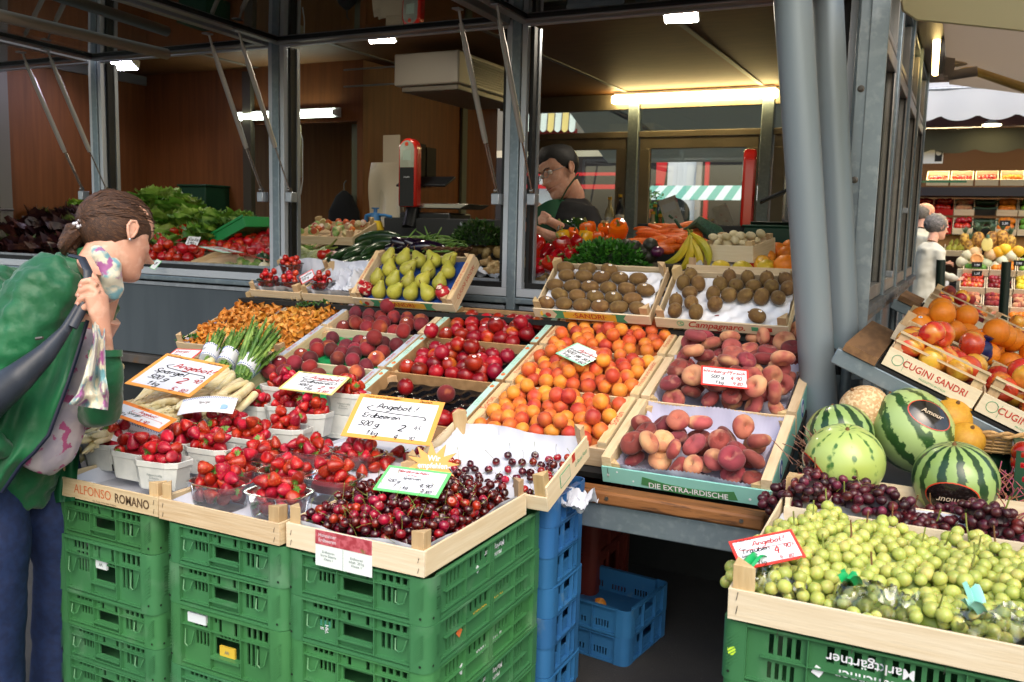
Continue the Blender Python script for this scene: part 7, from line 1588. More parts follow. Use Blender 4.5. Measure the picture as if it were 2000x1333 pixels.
def carrot(k): m=MB(); m.tube([(.006*math.sin(i*.8+k),0,.19*(i/8-.5)) for i in range(9)],[.006,.011,.014,.016,.0175,.0185,.019,.0185,.010],12); return m.mesh('carrot',MCA)
CR_=[carrot(k) for k in range(4)]; r=random.Random(6)
for i in range(44):
    x=r.uniform(1235,1345); y=r.uniform(450,492)-(x-1235)*.12+4; lieat('carrot',CR_,x,y,4.15+(480-y)*.007,(r.gauss(1,.2),r.gauss(0,.35),r.gauss(.05,.15)),'orange carrot in the heap between peppers and bananas','carrot','carrots in the heap',i,sc=1.05)
MAV=fm('avocado_skin','#1c1c14','#2b2a1c',ns=40,rough=.5,bump=.5,bs=170); AVO=fruitmesh('avocado',MAV,.036,.045,0,0,0,.06,14,2)
for i,(x,y) in enumerate(((1240,485),(1258,492),(1270,480),(1222,482),(1268,500),(1245,500))): inst('avocado',AVO[i%2],TR(w_at(x,y,3.98),(1.2,i,0)),None,'dark rough avocado %s'%('in the middle of its group','in front of the middle one','nearest the carrots','nearest the parsley','lowest, by the red onion','lowest, by the parsley')[i],'avocado','avocados')
inst('red_onion',FP[0],TR(w_at(1284,492,3.95),(0,0,0),.9),None,'purple red onion beside the avocados','onion').data=(lambda m:(m.lathe(ball_profile(.034,.028,.0,0,12),16),m.mesh('red_onion',M('red_onion_skin','#3c1230','#4f1a3e',ns=10,sc=(5,5,1),rough=.3,coat=.3)))[1])(MB())
MBN=fm('banana_skin','#c9b02c','#a9a530','#7a8a2c',ns=10,ns3=6,edge3=(.5,.7),rough=.4,var=.08)
for i,(x,y,a) in enumerate(((1330,490,.5),(1345,500,.0),(1358,490,-.35),(1318,480,.9))):
    t=thing('banana','yellow-green banana %s of the small hand'%('second','front','last','first')[i],'banana',mw=Matrix.Translation(w_at(x,y,3.95))@Matrix.Rotation(a,4,'Y')@Matrix.Rotation(.3,4,'Z'),group='bananas'); m=MB(); n=10; m.tube([(.05*math.sin(q*2.4/n)-.0,-.015*math.sin(q*3.1/n),.085-.17*q/n) for q in range(n+1)],[.006]+[.009,.014,.018,.019,.0195,.019,.018,.015,.009]+[.004],6); m.build('peel',MBN,t); MB().tube([(0,0,.083),(-.006,0,.103)],.006,6).build('stem',M('banana_stem','#6f7a2c',rough=.6),t)
# small crates, yellow melons, oranges behind the round kiwis
mw=Matrix.Translation(w_at(1362,510,4.0,.0))@Matrix.Rotation(-.25,4,'Z')@Matrix.Rotation(.18,4,'X')
t,f,b,sp=wood_crate('fruit_crate','small pale wooden crate of cream mushrooms',mw,.27,.22,.075,ph=.02,front=WPALE)
MUS=fruitmesh('mushroom',fm('mushroom_cap','#cfc3a0','#bcae88',ns=20,rough=.55,var=.08),.022,.015,.0,.002,0,.08,30,3)
putfruit(mw,heap(22,.02,.25,.02,.2,.02,seed=4,floor=lambda x,y:.05),MUS,'mushroom','cream mushroom in the small pale crate','mushroom','cream mushrooms',orient='flatish',seed=2)
t=thing('net_bag','dark green mesh bag standing behind the small pale crate','net bag',w_at(1372,455,4.3)); m=MB(); m.tube([(-.14,0,.06),(-.10,0,.01),(-.07,0,.02),(-.02,.0,.05),(.06,0,.0),(.13,0,-.08),(.15,0,-.12)],[(.006,.006),(.012,.01),(.02,.01),(.045,.03),(.05,.04),(.03,.03),(.01,.01)],10); m.build('mesh',M('net_green','#1d4030','#2f5a44',ns=120,rough=.6,alpha=.85),t); MB().tube([(-.15,0,.065),(-.17,0,.08)],.006,6).build('knot',_mc['net_green'],t)
mw=Matrix.Translation(w_at(1340,540,3.76,.0)); t,f,b,sp=wood_crate('fruit_crate','wooden crate of yellow pomelos behind the round kiwis',mw,.62,.26,.05,ph=.03)
liner(t,.62,.26,.06,PAPER,lw=.006,zig=False,seed=2,sides='bl')
MPO=fm('pomelo_peel','#cfb02e','#c0a228','#b5a83a',ns=10,ns3=8,rough=.4,var=.06,bump=.2,bs=190); PM_=fruitmesh('pomelo',MPO,.048,.043,.004,.002,0,.05,10,3,k0=3)
for i,(x,y,Y,s) in enumerate(((1378,553,3.82,.85),(1408,527,3.90,.95),(1450,532,3.82,1.05),(1497,528,3.84,.95),(1425,545,3.84,.8),(1475,548,3.82,.7),(1390,560,3.84,.6))): inst('pomelo',PM_[i%3],TR(w_at(x,y,Y,.0),(.2,.4*i,0),s),None,'yellow pomelo %s'%('lowest, by the crate corner post','second along, set back','largest, in the middle of the row','fourth, beside the oranges','low between two larger ones','small, in the lower gap','smallest, at the bottom')[i],'pomelo','yellow pomelos')
big=[(1535,520,3.85,1.2),(1555,540,3.82,.95),(1515,545,3.86,.8),(1545,560,3.80,.8)]
for i,(x,y,Y,s) in enumerate(big): inst('grapefruit',ORG[i%3],TR(w_at(x,y,Y),(i,0,0),s),None,'salmon-orange grapefruit %s'%('big, at the edge of the column','under the big one','between pomelo and column','lowest at the column')[i],'grapefruit','grapefruits')
for i,(x,y,Y,s) in enumerate(((1495,487,4.2,1),(1518,492,4.2,1),(1535,498,4.15,.9),(1478,495,4.2,.9),(1500,503,4.1,.8),(1542,485,4.25,.9),(1480,508,4.05,.8))): inst('orange',ORG[i%3],TR(w_at(x,y,Y),(i,0,0),s),None,'orange %s in the crate before the black counter'%('highest','second','beside the column','at the crate corner','low in the middle','topmost at the column side','lowest')[i],'orange','oranges before the black counter')
for i,(x,y,s) in enumerate(((1462,518,1),(1488,516,1.0),(1505,524,.9),(1475,528,.8))): inst('apple',APL[i%3],TR(w_at(x,y,3.98),(i,0,0),s),None,'red apple %s on magenta paper'%('first','second','third','lowest')[i],'apple','apples on magenta paper')
t=thing('magenta_paper','magenta tissue under the apples behind the pomelos','paper',mw=Matrix.Translation(w_at(1480,535,3.93,-.01))); crumple(t,M('magenta_tissue','#b01a44',rough=.6),.28,.14,.04,21,name='sheet')
mw=Matrix.Translation(w_at(1452,500,4.22,-.02))@Matrix.Rotation(-.1,4,'Z')@Matrix.Rotation(.12,4,'X'); wood_crate('fruit_crate','wooden crate of oranges before the black counter',mw,.42,.3,.04,ph=.05)
t=thing('plastic_crate','dark green slotted crate on the black counter','plastic crate',w_at(1515,480,4.6)); MB().box(-.16,.16,0,.3,-.04,.09).build('wall',_mc['dark_green_crate'],t,bevel=.006); MB().box(-.17,.17,-.008,.31,.09,.1).build('rim',_mc['dark_green_crate'],t,bevel=.003)
mw=Matrix.Translation(w_at(1060,470,4.35,.0)); wood_crate('fruit_crate','wooden crate the seller is packing',mw,.36,.3,.06,ph=.05)
# leek greens by the seller
t=thing('leek_bunch','bunch of green leek leaves in front of the seller','leek',w_at(1060,475,4.2)); m=MB(); r=random.Random(8)
for k in range(14): m.tube([(r.uniform(-.08,-.02),r.uniform(-.02,.02),0),(.02,0,.02),(.10,r.uniform(-.02,.02),.012)],[(.008,.003),(.007,.003),(.004,.002)],6)
m.build('leaves',LT1,t)
# bottles and leaflet behind the glass
for i,(x,y,Y,c) in enumerate(((1278,440,6.9,'#2f7a4a'),(1290,438,6.9,'#2f7a4a'),(1274,455,6.7,'#c9c2a0'),(1288,460,6.7,'#7a4a1c'),(1300,462,6.7,'#c87a3a'),(1190,425,6.9,'#c9c2a0'),(1210,420,6.9,'#2a2f3a'))):
    t=thing('bottle','%s bottle on the sill of the rear window, %s'%(('green','green','clear','brown','amber','clear','dark')[i],('back row first','back row second','front row first','front row middle','front row last','beside the seller','next to the rear post')[i]),'bottle',w_at(x,y,Y,-.1),group='bottles on the rear sill'); bm=M('bottle_glass_%d'%i,c,rough=.1,coat=.6); MB().lathe([(.036,0),(.037,.005),(.037,.13),(.030,.16),(.014,.19),(.013,.24),(.015,.245),(.015,.25)],16).build('glass',bm,t); MB().lathe([(.0375,.03),(.0375,.10)],16).build('label',WHITE,t); MB().lathe([(.016,.24),(.016,.262)],12).build('cap',PYEL,t)
t=thing('leaflet','white leaflet with red flower print leaning at the rear window','leaflet',mw=frame(at(1303,448,Y=6.6),at(1335,436,Y=6.6)-at(1303,448,Y=6.6),V((-.2,0,1)))); MB().box(0,.14,0,.22,0,.003).build('sheet',M('leaflet_print','#d8d4d0','#e2e0de','#b8484a',ns=50,ns3=24,edge3=(.58,.66),rough=.5,rnd=False),t); MB().box(.02,.12,.12,.18,.003,.0035).build('text_field',WHITE,t)
# ================= people =================
SKIN=M('skin','#cf9c84','#c68f78','#d6a891',ns=9,ns3=40,edge=(.3,.8),rough=.5,sub=.15,bump=.04,bs=160,rnd=False)
def campt(v): return (CR*v[0]+CU*v[1]+_f*v[2])
def headmw(c,F,U): 
    F=campt(F).normalized(); U=campt(U); Y_=U.cross(F).normalized(); U=F.cross(Y_).normalized()
    m=Matrix((F,Y_,U)).transposed().to_4x4(); m.translation=V(c); return m
HP=[(-.005,.055,.035,.012),(.004,.080,.010,.028),(.014,.087,-.012,.038),(.028,.086,-.032,.048),(.040,.082,-.045,.054),(.052,.085,-.05,.057),(.058,.082,-.053,.059),(.066,.086,-.057,.061),(.076,.084,-.062,.064),(.090,.086,-.070,.067),(.105,.084,-.078,.069),(.120,.080,-.085,.071),(.133,.080,-.090,.073),(.148,.085,-.094,.075),(.170,.083,-.097,.076),(.192,.070,-.093,.072),(.210,.048,-.078,.060),(.222,.022,-.05,.040),(.229,-.004,-.02,.012)]
def nose(z): 
    if z<.070 or z>.140: return 0
    return .031*math.exp(-((z-.084)/.012)**2)+.014*max(0,1-abs(z-.105)/.035)
def head_mesh(k=1.0,lip=1.0,chin=0):
    m=MB(); n=48; zs=np.linspace(-.005,.229,60); P=np.array(HP); m_v=[]; fs=[]
    for i,z in enumerate(zs):
        f=np.interp(z,P[:,0],P[:,1]); b=np.interp(z,P[:,0],P[:,2]); w=np.interp(z,P[:,0],P[:,3]); cx=(f+b)/2*0.9; 
        for j in range(n):
            a=2*math.pi*j/n; ca,sa=math.cos(a),math.sin(a); x=cx+((f-cx) if ca>0 else (cx-b))*math.copysign(abs(ca)**.85,ca); y=w*math.copysign(abs(sa)**.92,sa)
            if ca>0:
                x+=nose(z)*math.exp(-(y/(.010+.006*(z<.09)))**2)
                x+=lip*(.006*math.exp(-((z-.064)/.0045)**2)+.0065*math.exp(-((z-.052)/.005)**2)-.003*math.exp(-((z-.058)/.002)**2))*math.exp(-(y/.020)**2)
                x-=.010*math.exp(-((z-.126)/.010)**2)*math.exp(-((abs(y)-.031)/.013)**2)
                x+=.004*math.exp(-((z-.144)/.007)**2)*math.exp(-((abs(y)-.030)/.02)**2)
                x+=.004*math.exp(-((z-.1)/.015)**2)*math.exp(-((abs(y)-.042)/.014)**2)
            m_v.append((x*k,y*k,float(z)*k))
    N_=len(zs)
    for i in range(N_-1):
        for j in range(n): fs.append((i*n+j,i*n+(j+1)%n,(i+1)*n+(j+1)%n,(i+1)*n+j))
    fs.append(tuple(range(n-1,-1,-1))); fs.append(tuple((N_-1)*n+j for j in range(n))); m.add(m_v,fs); return m
def ear(m,side,k=1):
    y=side*.073; pts=[(-.004,y,.085),(.004,y+side*.006,.092),(.006,y+side*.012,.105),(.004,y+side*.016,.122),(-.006,y+side*.018,.132),(-.018,y+side*.016,.128),(-.022,y+side*.013,.112),(-.016,y+side*.010,.098),(-.006,y+side*.006,.084),(-.003,y+side*.004,.080)]
    m.tube([(a*k,b*k,c*k) for a,b,c in pts],.0042*k,8); m.add([tuple(q*k for q in p) for p in pts[1:9]],[tuple(range(8))],0); m.tube([(.002*k,y*k,.09*k),(-.006*k,(y+side*.008)*k,.103*k),(-.004*k,(y+side*.010)*k,.118*k)],.003*k,6)
def hairmat(name,c1,c2,c3): return M(name,c1,c2,c3,ns=9,sc=(1.5,14,14),ns3=16,edge3=(.55,.7),det=8,rough=.6,bump=.6,bs=40,rnd=False)
def blob(name,tubes,mat,parent,vox=.01,disp=0,dsc=.12,smooth=6,mwi=None):
    """several tapered limbs fused into one continuous surface"""
    m=MB()
    for pts,rs in tubes: m.tube([mwi@V(p) if mwi else p for p in pts],rs,16)
    o=m.build(name,mat,parent)
    r=o.modifiers.new('fuse','REMESH'); r.mode='VOXEL'; r.voxel_size=vox; r.use_smooth_shade=True
    s=o.modifiers.new('soft','SMOOTH'); s.iterations=smooth; s.factor=.5
    if disp:
        tx=bpy.data.textures.new('folds','CLOUDS'); tx.noise_scale=dsc; tx.noise_depth=3; d=o.modifiers.new('folds','DISPLACE'); d.texture=tx; d.strength=disp; d.mid_level=.5; d.texture_coords='LOCAL'
    return o
def pw(x,y,w): return at(x,y,w=w)
# ---- customer in the green jacket
hc=pw(229,458,2.42); HF=(.60,-.36,.69); HU=(.06,.92,.38)
CM=headmw(hc,HF,HU)@Matrix.Scale(.95,4)@Matrix.Translation((0.006,0,-.118))
root=thing('person','woman in a green quilted jacket bending over the asparagus, gripping a grey shoulder bag','person',(hc.x-.25,hc.y,0))
RI=Matrix.Translation(-V((hc.x-.25,hc.y,0)))
JG=M('jacket_green','#0c5a34','#0a4e2c','#12663c',ns=5,ns3=3,rough=.5,bump=.8,bs=26,sheen=.2,rnd=False); JGD=M('jacket_lining','#0b1f22',rough=.8); NAVY=M('zip_navy','#141a33',rough=.5)
def PX_(x,y,w): return RI@pw(x,y,w)
# body: one continuous surface (head, neck, torso, legs, left hand)
hm=head_mesh(); ear(hm,1); ear(hm,-1)
m=MB(); m.add(hm.v,hm.f,0,RI@CM)
nk=RI@CM
m.tube([nk@V((-.02,0,.06)),nk@V((-.035,0,.01)),PX_(196,555,2.44),PX_(165,600,2.42)],[(.055,.05),(.056,.05),(.058,.055),(.09,.08)],20)
m.tube([PX_(165,600,2.42),PX_(110,700,2.42),PX_(60,820,2.42),PX_(40,880,2.42)],[.10,.10,.085,.07],20)
hand_t=[([PX_(206,700,2.26),PX_(203,650,2.25),PX_(194,610,2.24),PX_(188,578,2.24)],[(.022,.020),(.0195,.017),(.029,.017),(.033,.016)])]
for pts in (((188,560),(176,548),(163,551),(156,562)),((193,574),(176,563),(158,568),(151,580)),((195,588),(176,578),(158,585),(150,597)),((192,602),(177,596),(162,603),(155,613))):
    hand_t.append(([PX_(x,y,2.235-.006*(i in (1,2))) for i,(x,y) in enumerate(pts)],[.0095,.0098,.0088,.0075]))
hand_t.append(([PX_(199,612,2.245),PX_(196,575,2.25),PX_(184,545,2.25),PX_(177,534,2.25)],[.014,.012,.010,.008]))
o=m.build('body',SKIN,root); 
mh=blob('hand',hand_t,SKIN,root,vox=.0035,smooth=3)
for i,(x,y) in enumerate(((157,559),(152,577),(151,594),(156,610))): MB().lathe([(.0055,0),(.005,.0012),(.001,.002)],10,sy=.8,mx=Matrix.Translation(PX_(x,y,2.224))@(-campt((.6,0,1)).normalized()).to_track_quat('Z','Y').to_matrix().to_4x4()).build('nail',M('nail','#d8a596',rough=.3),mh)
# hair
HB=hairmat('hair_brown','#4a3020','#38241a','#6b482e')
hb=MB(); hb.lathe(ball_profile(1,1,0,0,22),32)
def hair_shape(v):
    x,y,z=v; q=1+.03*math.sin(math.atan2(z,y)*22+x*4)*.5
    return (x*.104*q-.018,y*.084*q,z*.099*q+.141+max(0,x)*.016)
for i,v in enumerate(hb.v): hb.v[i]=hair_shape((v[2],v[0],v[1]))
r=random.Random(2); bun=V((-.95,-.1,-.28)).normalized()
for k in range(190):
    a=r.uniform(-1.9,1.9); e=r.uniform(-.1,1.2); p=V((math.cos(a)*math.cos(e)*.9+.1,math.sin(a)*math.cos(e),math.sin(e)+.12)).normalized()
    if p.dot(bun)>.75: continue
    pts=[]
    for t_ in (0,.12,.3,.5,.7,.88,1):
        q=(p.lerp(bun,t_)+p.cross(bun)*.02*math.sin(t_*5+k)).normalized(); pts.append(V(hair_shape(q*1.012)))
    hb.tube(pts,[.0006,.0016,.002,.0021,.002,.0018,.001],5)
ho=hb.build('hair',HB,root); ho.matrix_local=RI@CM
tail=MB(); 
for k in range(16):
    r=random.Random(k); a=r.uniform(-.02,.02); b=r.uniform(-.022,.022)
    tail.tube([PX_(178,440,2.38+a*.5),PX_(163+a*200,444+b*150,2.37),PX_(143+a*500,455+b*500,2.36+a),PX_(130+a*600,478+b*400,2.36+a),PX_(134+a*700,492+b*300,2.36)],[.010,.013,.015,.012,.004],8)
tail.build('ponytail',HB,root)
sc_=MB()
for k in range(10): a=k*.628; sc_.tube([PX_(168+9*math.cos(a),438+13*math.sin(a),2.365-.01*math.cos(a*3)),PX_(168+9*math.cos(a+.5),438+13*math.sin(a+.5),2.36),PX_(168+9*math.cos(a+.9),438+13*math.sin(a+.9),2.365)],[.008,.013,.008],7)
so_=sc_.build('scrunchie',M('scrunchie_grey','#6f6672',rough=.6),root)
for k,(x,y) in enumerate(((150,437),(156,431),(162,428),(153,443),(160,441),(145,438),(166,432))): MB().lathe(ball_profile(.0058,.0058,0,0,7),10,mx=Matrix.Translation(PX_(x,y,2.345))).build('pearl',M('pearl','#cfc9cf',rough=.15,metal=.4),so_)
MB().lathe(ball_profile(.004,.004,0,0,6),8,mx=Matrix.Translation(RI@CM@V((-.004,-.082,.078)))).build('earring',M('silver','#d0d0d4',rough=.15,metal=1),root)
# jacket: torso, near sleeve and far forearm sleeve fused
J=[([PX_(172,512,2.42),PX_(150,560,2.42),PX_(110,640,2.43),PX_(60,760,2.43),PX_(10,880,2.43),PX_(-20,960,2.43)],[(.075,.07),(.125,.10),(.15,.12),(.16,.13),(.17,.14),(.165,.14)]),
   ([PX_(128,545,2.34),PX_(95,570,2.30),PX_(45,650,2.27),PX_(0,720,2.26),PX_(-45,790,2.26)],[.085,.094,.088,.078,.07]),
   ([PX_(-45,790,2.26),PX_(-30,900,2.22)],[.07,.06]),
   ([PX_(60,570,2.40),PX_(0,640,2.42),PX_(-70,720,2.44)],[.11,.13,.14])]
blob('jacket',J,JG,root,vox=.011,disp=.032,dsc=.038,smooth=5)
blob('jacket_sleeve',[([PX_(206,686,2.27),PX_(206,740,2.28),PX_(200,800,2.33),PX_(170,800,2.42),PX_(130,700,2.50)],[(.038,.035),(.045,.042),(.052,.05),(.06,.06),(.08,.08)])],JG,root,vox=.008,disp=.012,dsc=.05)
MB().tube([PX_(206,697,2.27),PX_(206,684,2.27)],[.041,.040],20).build('cuff',JG,root)
MB().tube([PX_(178,487,2.42),PX_(186,520,2.42),PX_(196,560,2.42)],[(.050,.05),(.064,.06),(.05,.045)],20).build('collar',JG,root)
def sheetpx(rows,name,mat,n=14,th=.004,amp=.01,seed=0):
    """cloth between measured edge points; rows=[(xa,ya,wa,xb,yb,wb),...] from top to bottom"""
    def f(u,v,off=0):
        k=v*(len(rows)-1); i=min(int(k),len(rows)-2); t=k-i; t=t*t*(3-2*t)*.5+t*.5
        a=[rows[i][q]*(1-t)+rows[i+1][q]*t for q in range(6)]
        x,y,w=a[0]*(1-u)+a[3]*u,a[1]*(1-u)+a[4]*u,a[2]*(1-u)+a[5]*u
        w+=amp*math.sin(u*9+v*3+seed)+amp*.6*math.sin(u*17-v*7+seed*2)+amp*.5*math.sin(v*19+u*5)
        return PX_(x,y,w+off)
    m=MB(); m.sheet(lambda u,v:f(u,v),n*2,n*2); m.sheet(lambda u,v:f(1-u,v,th),n*2,n*2); return m.build(name,mat,root)
sheetpx([(60,640,2.27,170,628,2.27),(20,740,2.24,133,745,2.25),(-30,840,2.23,95,848,2.24),(-60,930,2.23,42,905,2.24),(-90,990,2.24,4,960,2.25)],'jacket_front',JG,amp=.008,seed=2)
z=MB(); z.tube([PX_(171,626,2.262),PX_(152,690,2.25),(PX_(134,745,2.242)),PX_(112,805,2.236),PX_(95,850,2.232),PX_(66,885,2.23),PX_(42,907,2.23),PX_(4,962,2.24)],[(.006,.004)]*8,6); z.build('zip',NAVY,root)
sheetpx([(150,800,2.50,200,790,2.42),(120,860,2.50,158,850,2.44),(95,930,2.50,152,920,2.45),(92,985,2.50,146,978,2.46)],'jacket_far_front',M('jacket_green_shaded','#0c5230','#0a4628',ns=5,rough=.6,rnd=False),amp=.006,seed=5)  # far front in a darker jacket green, shade put into the colour
FLO=M('floral_cloth','#b9aeb4','#a39aa8','#a8507c',ns=18,ns3=30,edge3=(.57,.61),rough=.8,rnd=False,bump=.2,bs=20)
SCF=M('scarf_floral','#cfc9b4','#6fa0aa','#98558a',ns=30,ns3=22,edge=(.48,.6),edge3=(.54,.6),rough=.6,rnd=False,bump=.2,bs=30,sheen=.2)
blob('tunic',[([PX_(172,640,2.37),PX_(140,720,2.36),PX_(110,800,2.36),PX_(82,865,2.36),(PX_(60,885,2.36))],[(.045,.05),(.07,.07),(.085,.08),(.09,.09),(.085,.09)])],FLO,root,vox=.008,disp=.012,dsc=.08)
# scarf round the neck and hanging in front
SCT=[]
for k in range(8):
    a=k*.9; SCT.append(([PX_(176+2*math.cos(a),440+4*k,2.41),PX_(196+4*math.sin(a),480+3*k,2.375-.006*k),PX_(214+5*math.cos(a),522+3*k,2.355+.01*math.sin(a)),PX_(221+4*math.sin(a*2),560+2*k,2.37),PX_(207-2*k,592,2.40)],[.008,.021,.025,.022,.010]))
blob('scarf',SCT,SCF,root,vox=.005,smooth=2,disp=.006,dsc=.03)
sheetpx([(176,590,2.30,204,600,2.34),(182,660,2.17,205,668,2.19),(165,730,2.16,207,735,2.18),(150,770,2.155,213,770,2.18),(133,790,2.15,211,802,2.18)],'scarf_end',SCF,amp=.016,seed=1,th=.002)
BAGM=M('bag_leather','#2f3540','#272c36',ns=12,rough=.42,bump=.1,bs=80,rnd=False)
bg2=[([PX_(160,585,2.24),PX_(128,645,2.20),PX_(90,690,2.17),PX_(40,735,2.15),(PX_(-20,780,2.15)),PX_(-60,815,2.16)],[(.009,.009),(.013,.016),(.024,.026),(.038,.036),(.055,.045),(.05,.05)])]
bgt=thing('handbag','soft grey leather bag hanging from the shoulder of the woman in green','handbag',tuple(pw(60,700,2.17))); BI=Matrix.Translation(-pw(60,700,2.17))@RI.inverted()
bo=blob('body',bg2,BAGM,bgt,vox=.007,smooth=5,mwi=BI)
MB().tube([BI@PX_(*p) for p in ((140,500,2.30),(160,505,2.27),(172,530,2.24),(172,570,2.235),(164,600,2.23),(142,640,2.20))],[(.011,.005)]*6,8).build('strap',BAGM,bgt)
MB().tube([BI@PX_(70,662,2.118),BI@PX_(84,660,2.118)],.004,6).build('buckle',STEEL,bo)
# legs in jeans
JE=M('jeans_denim','#14274e','#101f42',ns=60,rough=.8,bump=.3,bs=14,rnd=False)
hip=RI@pw(20,900,2.42); kn=RI@pw(48,1170,2.40)
def legp(dx,dy,kx): 
    h=V((hip.x+dx,hip.y+dy,hip.z)); return [h,V((h.x+.02+kx,h.y,hip.z*.75)),V((h.x+.035+kx,h.y,.50)),V((h.x+.01+kx,h.y,.28)),V((h.x+.0+kx,h.y,.09))]
blob('jeans',[([hip+V((-.05,.05,.08)),hip+V((-.03,.05,-.02))],[.15,.15]),(legp(-.02,-.07,.02),[.10,.092,.068,.066,.072]),(legp(-.06,.13,.03),[.10,.092,.068,.066,.072])],JE,root,vox=.012,disp=.012,dsc=.06)
for p in (legp(-.02,-.07,.02)[-1],legp(-.06,.13,.03)[-1]): MB().tube([p+V((-.06,0,-.045)),p+V((.02,0,-.04)),p+V((.12,0,-.05)),p+V((.17,0,-.06))],[(.035,.045),(.04,.05),(.04,.032),(.02,.02)],14).build('shoe',BLKP,root)
# ---- seller
sc0=pw(1092,338,4.75); SM=headmw(sc0,(-.78,-.38,-.58),(-.36,.92,-.05))@Matrix.Scale(1.1,4)@Matrix.Translation((0,0,-.118)); sr=thing('person','dark-haired saleswoman with glasses in black top and green apron behind the peppers','person',(sc0.x,sc0.y,.30)); SI=Matrix.Translation(-V((sc0.x,sc0.y,.30)))
def SX(x,y,w): return SI@pw(x+1,y-3,w+.5)
m=MB(); hm=head_mesh(1.06); ear(hm,1,1.06); ear(hm,-1,1.06); m.add(hm.v,hm.f,0,SI@SM); nk=SI@SM; m.tube([nk@V((-.02,0,.05)),SX(1120,386,4.28),SX(1122,400,4.3)],[.060,.058,.056],18); m.build('body',SKIN,sr)
hb=MB(); hb.lathe(ball_profile(1,1,0,0,20),28)
for i,v in enumerate(hb.v):
    x,y,z=v[2],v[0],v[1]; q=1+.05*noise.noise(V((x*3,y*3,z*3))); hb.v[i]=(x*.104*q-.020,y*.092*q,z*.094*q+.160+max(0,x-.1)*.04)
ho=hb.build('hair',hairmat('hair_dark','#0d0908','#080606','#1c120c'),sr); ho.matrix_local=SI@SM
for s_ in (-1,1):
    MB().tube([V((.108,s_*(.032+.021*math.cos(a)),.128+.014*math.sin(a))) for a in [k*math.pi/8 for k in range(17)]],.0016,5,cap=False).tube([V((.108,s_*.052,.132)),V((.02,s_*.082,.128))],.0018,5).build('glasses',M('glasses_frame','#8e969a',rough=.3,metal=.7),sr).matrix_local=SI@SM
    e=MB().lathe(ball_profile(.012,.012,0,0,10),12,mx=TR((.078,s_*.033,.132))); e.build('eye',M('eye_white','#d8cfc8',rough=.2),sr).matrix_local=SI@SM
    MB().tube([V((.096,s_*.016,.150)),V((.097,s_*.033,.154)),V((.086,s_*.05,.150))],.003,6).build('eyebrow',_mc['hair_dark'],sr).matrix_local=SI@SM
MB().tube([V((.098,-.018,.060)),V((.104,0,.061)),V((.098,.018,.060))],.003,6).build('lips',M('lip','#a35a50',rough=.4),sr).matrix_local=SI@SM
BTOP=M('black_top','#0e0d10','#141216',ns=8,rough=.85,rnd=False)
blob('top',[([SX(1120,392,4.32),SX(1120,408,4.32),SX(1118,440,4.32),SX(1112,520,4.32),SX(1110,640,4.32)],[(.075,.07),(.17,.11),(.21,.13),(.19,.14),(.19,.14)]),([SX(1142,418,4.25),SX(1160,460,4.18),SX(1148,500,4.10)],[.07,.065,.055]),([SX(1148,500,4.10),SX(1115,470,4.05),SX(1092,447,4.02)],[.055,.048,.038])],BTOP,sr,vox=.012,disp=.015,dsc=.08)
blob('trousers',[([SX(1110,630,4.32),SX(1110,700,4.32)],[.17,.16]),([SX(1100,700,4.32),V((SX(1100,700,4.32).x,SX(1100,700,4.32).y,.08))],[.09,.06]),([SX(1125,700,4.32),V((SX(1125,700,4.32).x,SX(1125,700,4.32).y,.08))],[.09,.06])],BTOP,sr,vox=.016)
sheet=MB(); AP_=M('apron_green','#0e4a2c','#0b4026',ns=6,rough=.7,rnd=False)
def apf(u,v):
    x=1042+ (1105-1042)*u+ (12*v); y=395+(1-u)*18*(1-v)+150*v-(10*math.sin(math.pi*u)); return SX(x+v*-4,y,4.205-.06*math.sin(math.pi*u)+.0*v)
sheet.sheet(apf,12,14); sheet.sheet(lambda u,v:apf(1-u,v)+V((.004,.004,0)),12,14); sheet.build('apron',AP_,sr)
MB().tube([SX(1094,395,4.17),SX(1108,370,4.16),SX(1123,350,4.22),SX(1128,345,4.30)],[(.010,.004)]*4,6).build('apron_strap',AP_,sr)
hs=[([SX(1096,448,4.02),SX(1082,440,4.0),SX(1066,432,3.99)],[(.028,.024),(.034,.022),(.034,.020)])]
for k in range(4): hs.append(([SX(1066,428+3.5*k,3.985),SX(1056,425+4*k,3.98),SX(1051,431+3.5*k,3.98)],[.0095,.009,.0075]))
hs.append(([SX(1074,428,3.99),SX(1062,420,3.985),SX(1056,418,3.98)],[.011,.0095,.008]))
hh=blob('hand',hs,SKIN,sr,vox=.004,smooth=2); MB().tube([SX(1091,441,3.985),SX(1090,447,3.98),SX(1089,454,3.985)],.006,8).build('watch',STEEL,hh)
hs=[([SX(1085,470,4.10),SX(1050,455,4.05),SX(1035,446,4.02)],[(.035,.03),(.026,.024),(.034,.02)])]
for k in range(4): hs.append(([SX(1035,442+4*k,4.02),SX(1024,440+4*k,4.01),SX(1019,446+3*k,4.01)],[.0095,.009,.0075]))
hs.append(([SX(1040,440,4.01),SX(1034,434,4.0),SX(1030,431,4.0)],[.011,.009,.008]))
blob('hand',hs,SKIN,sr,vox=.004,smooth=2)
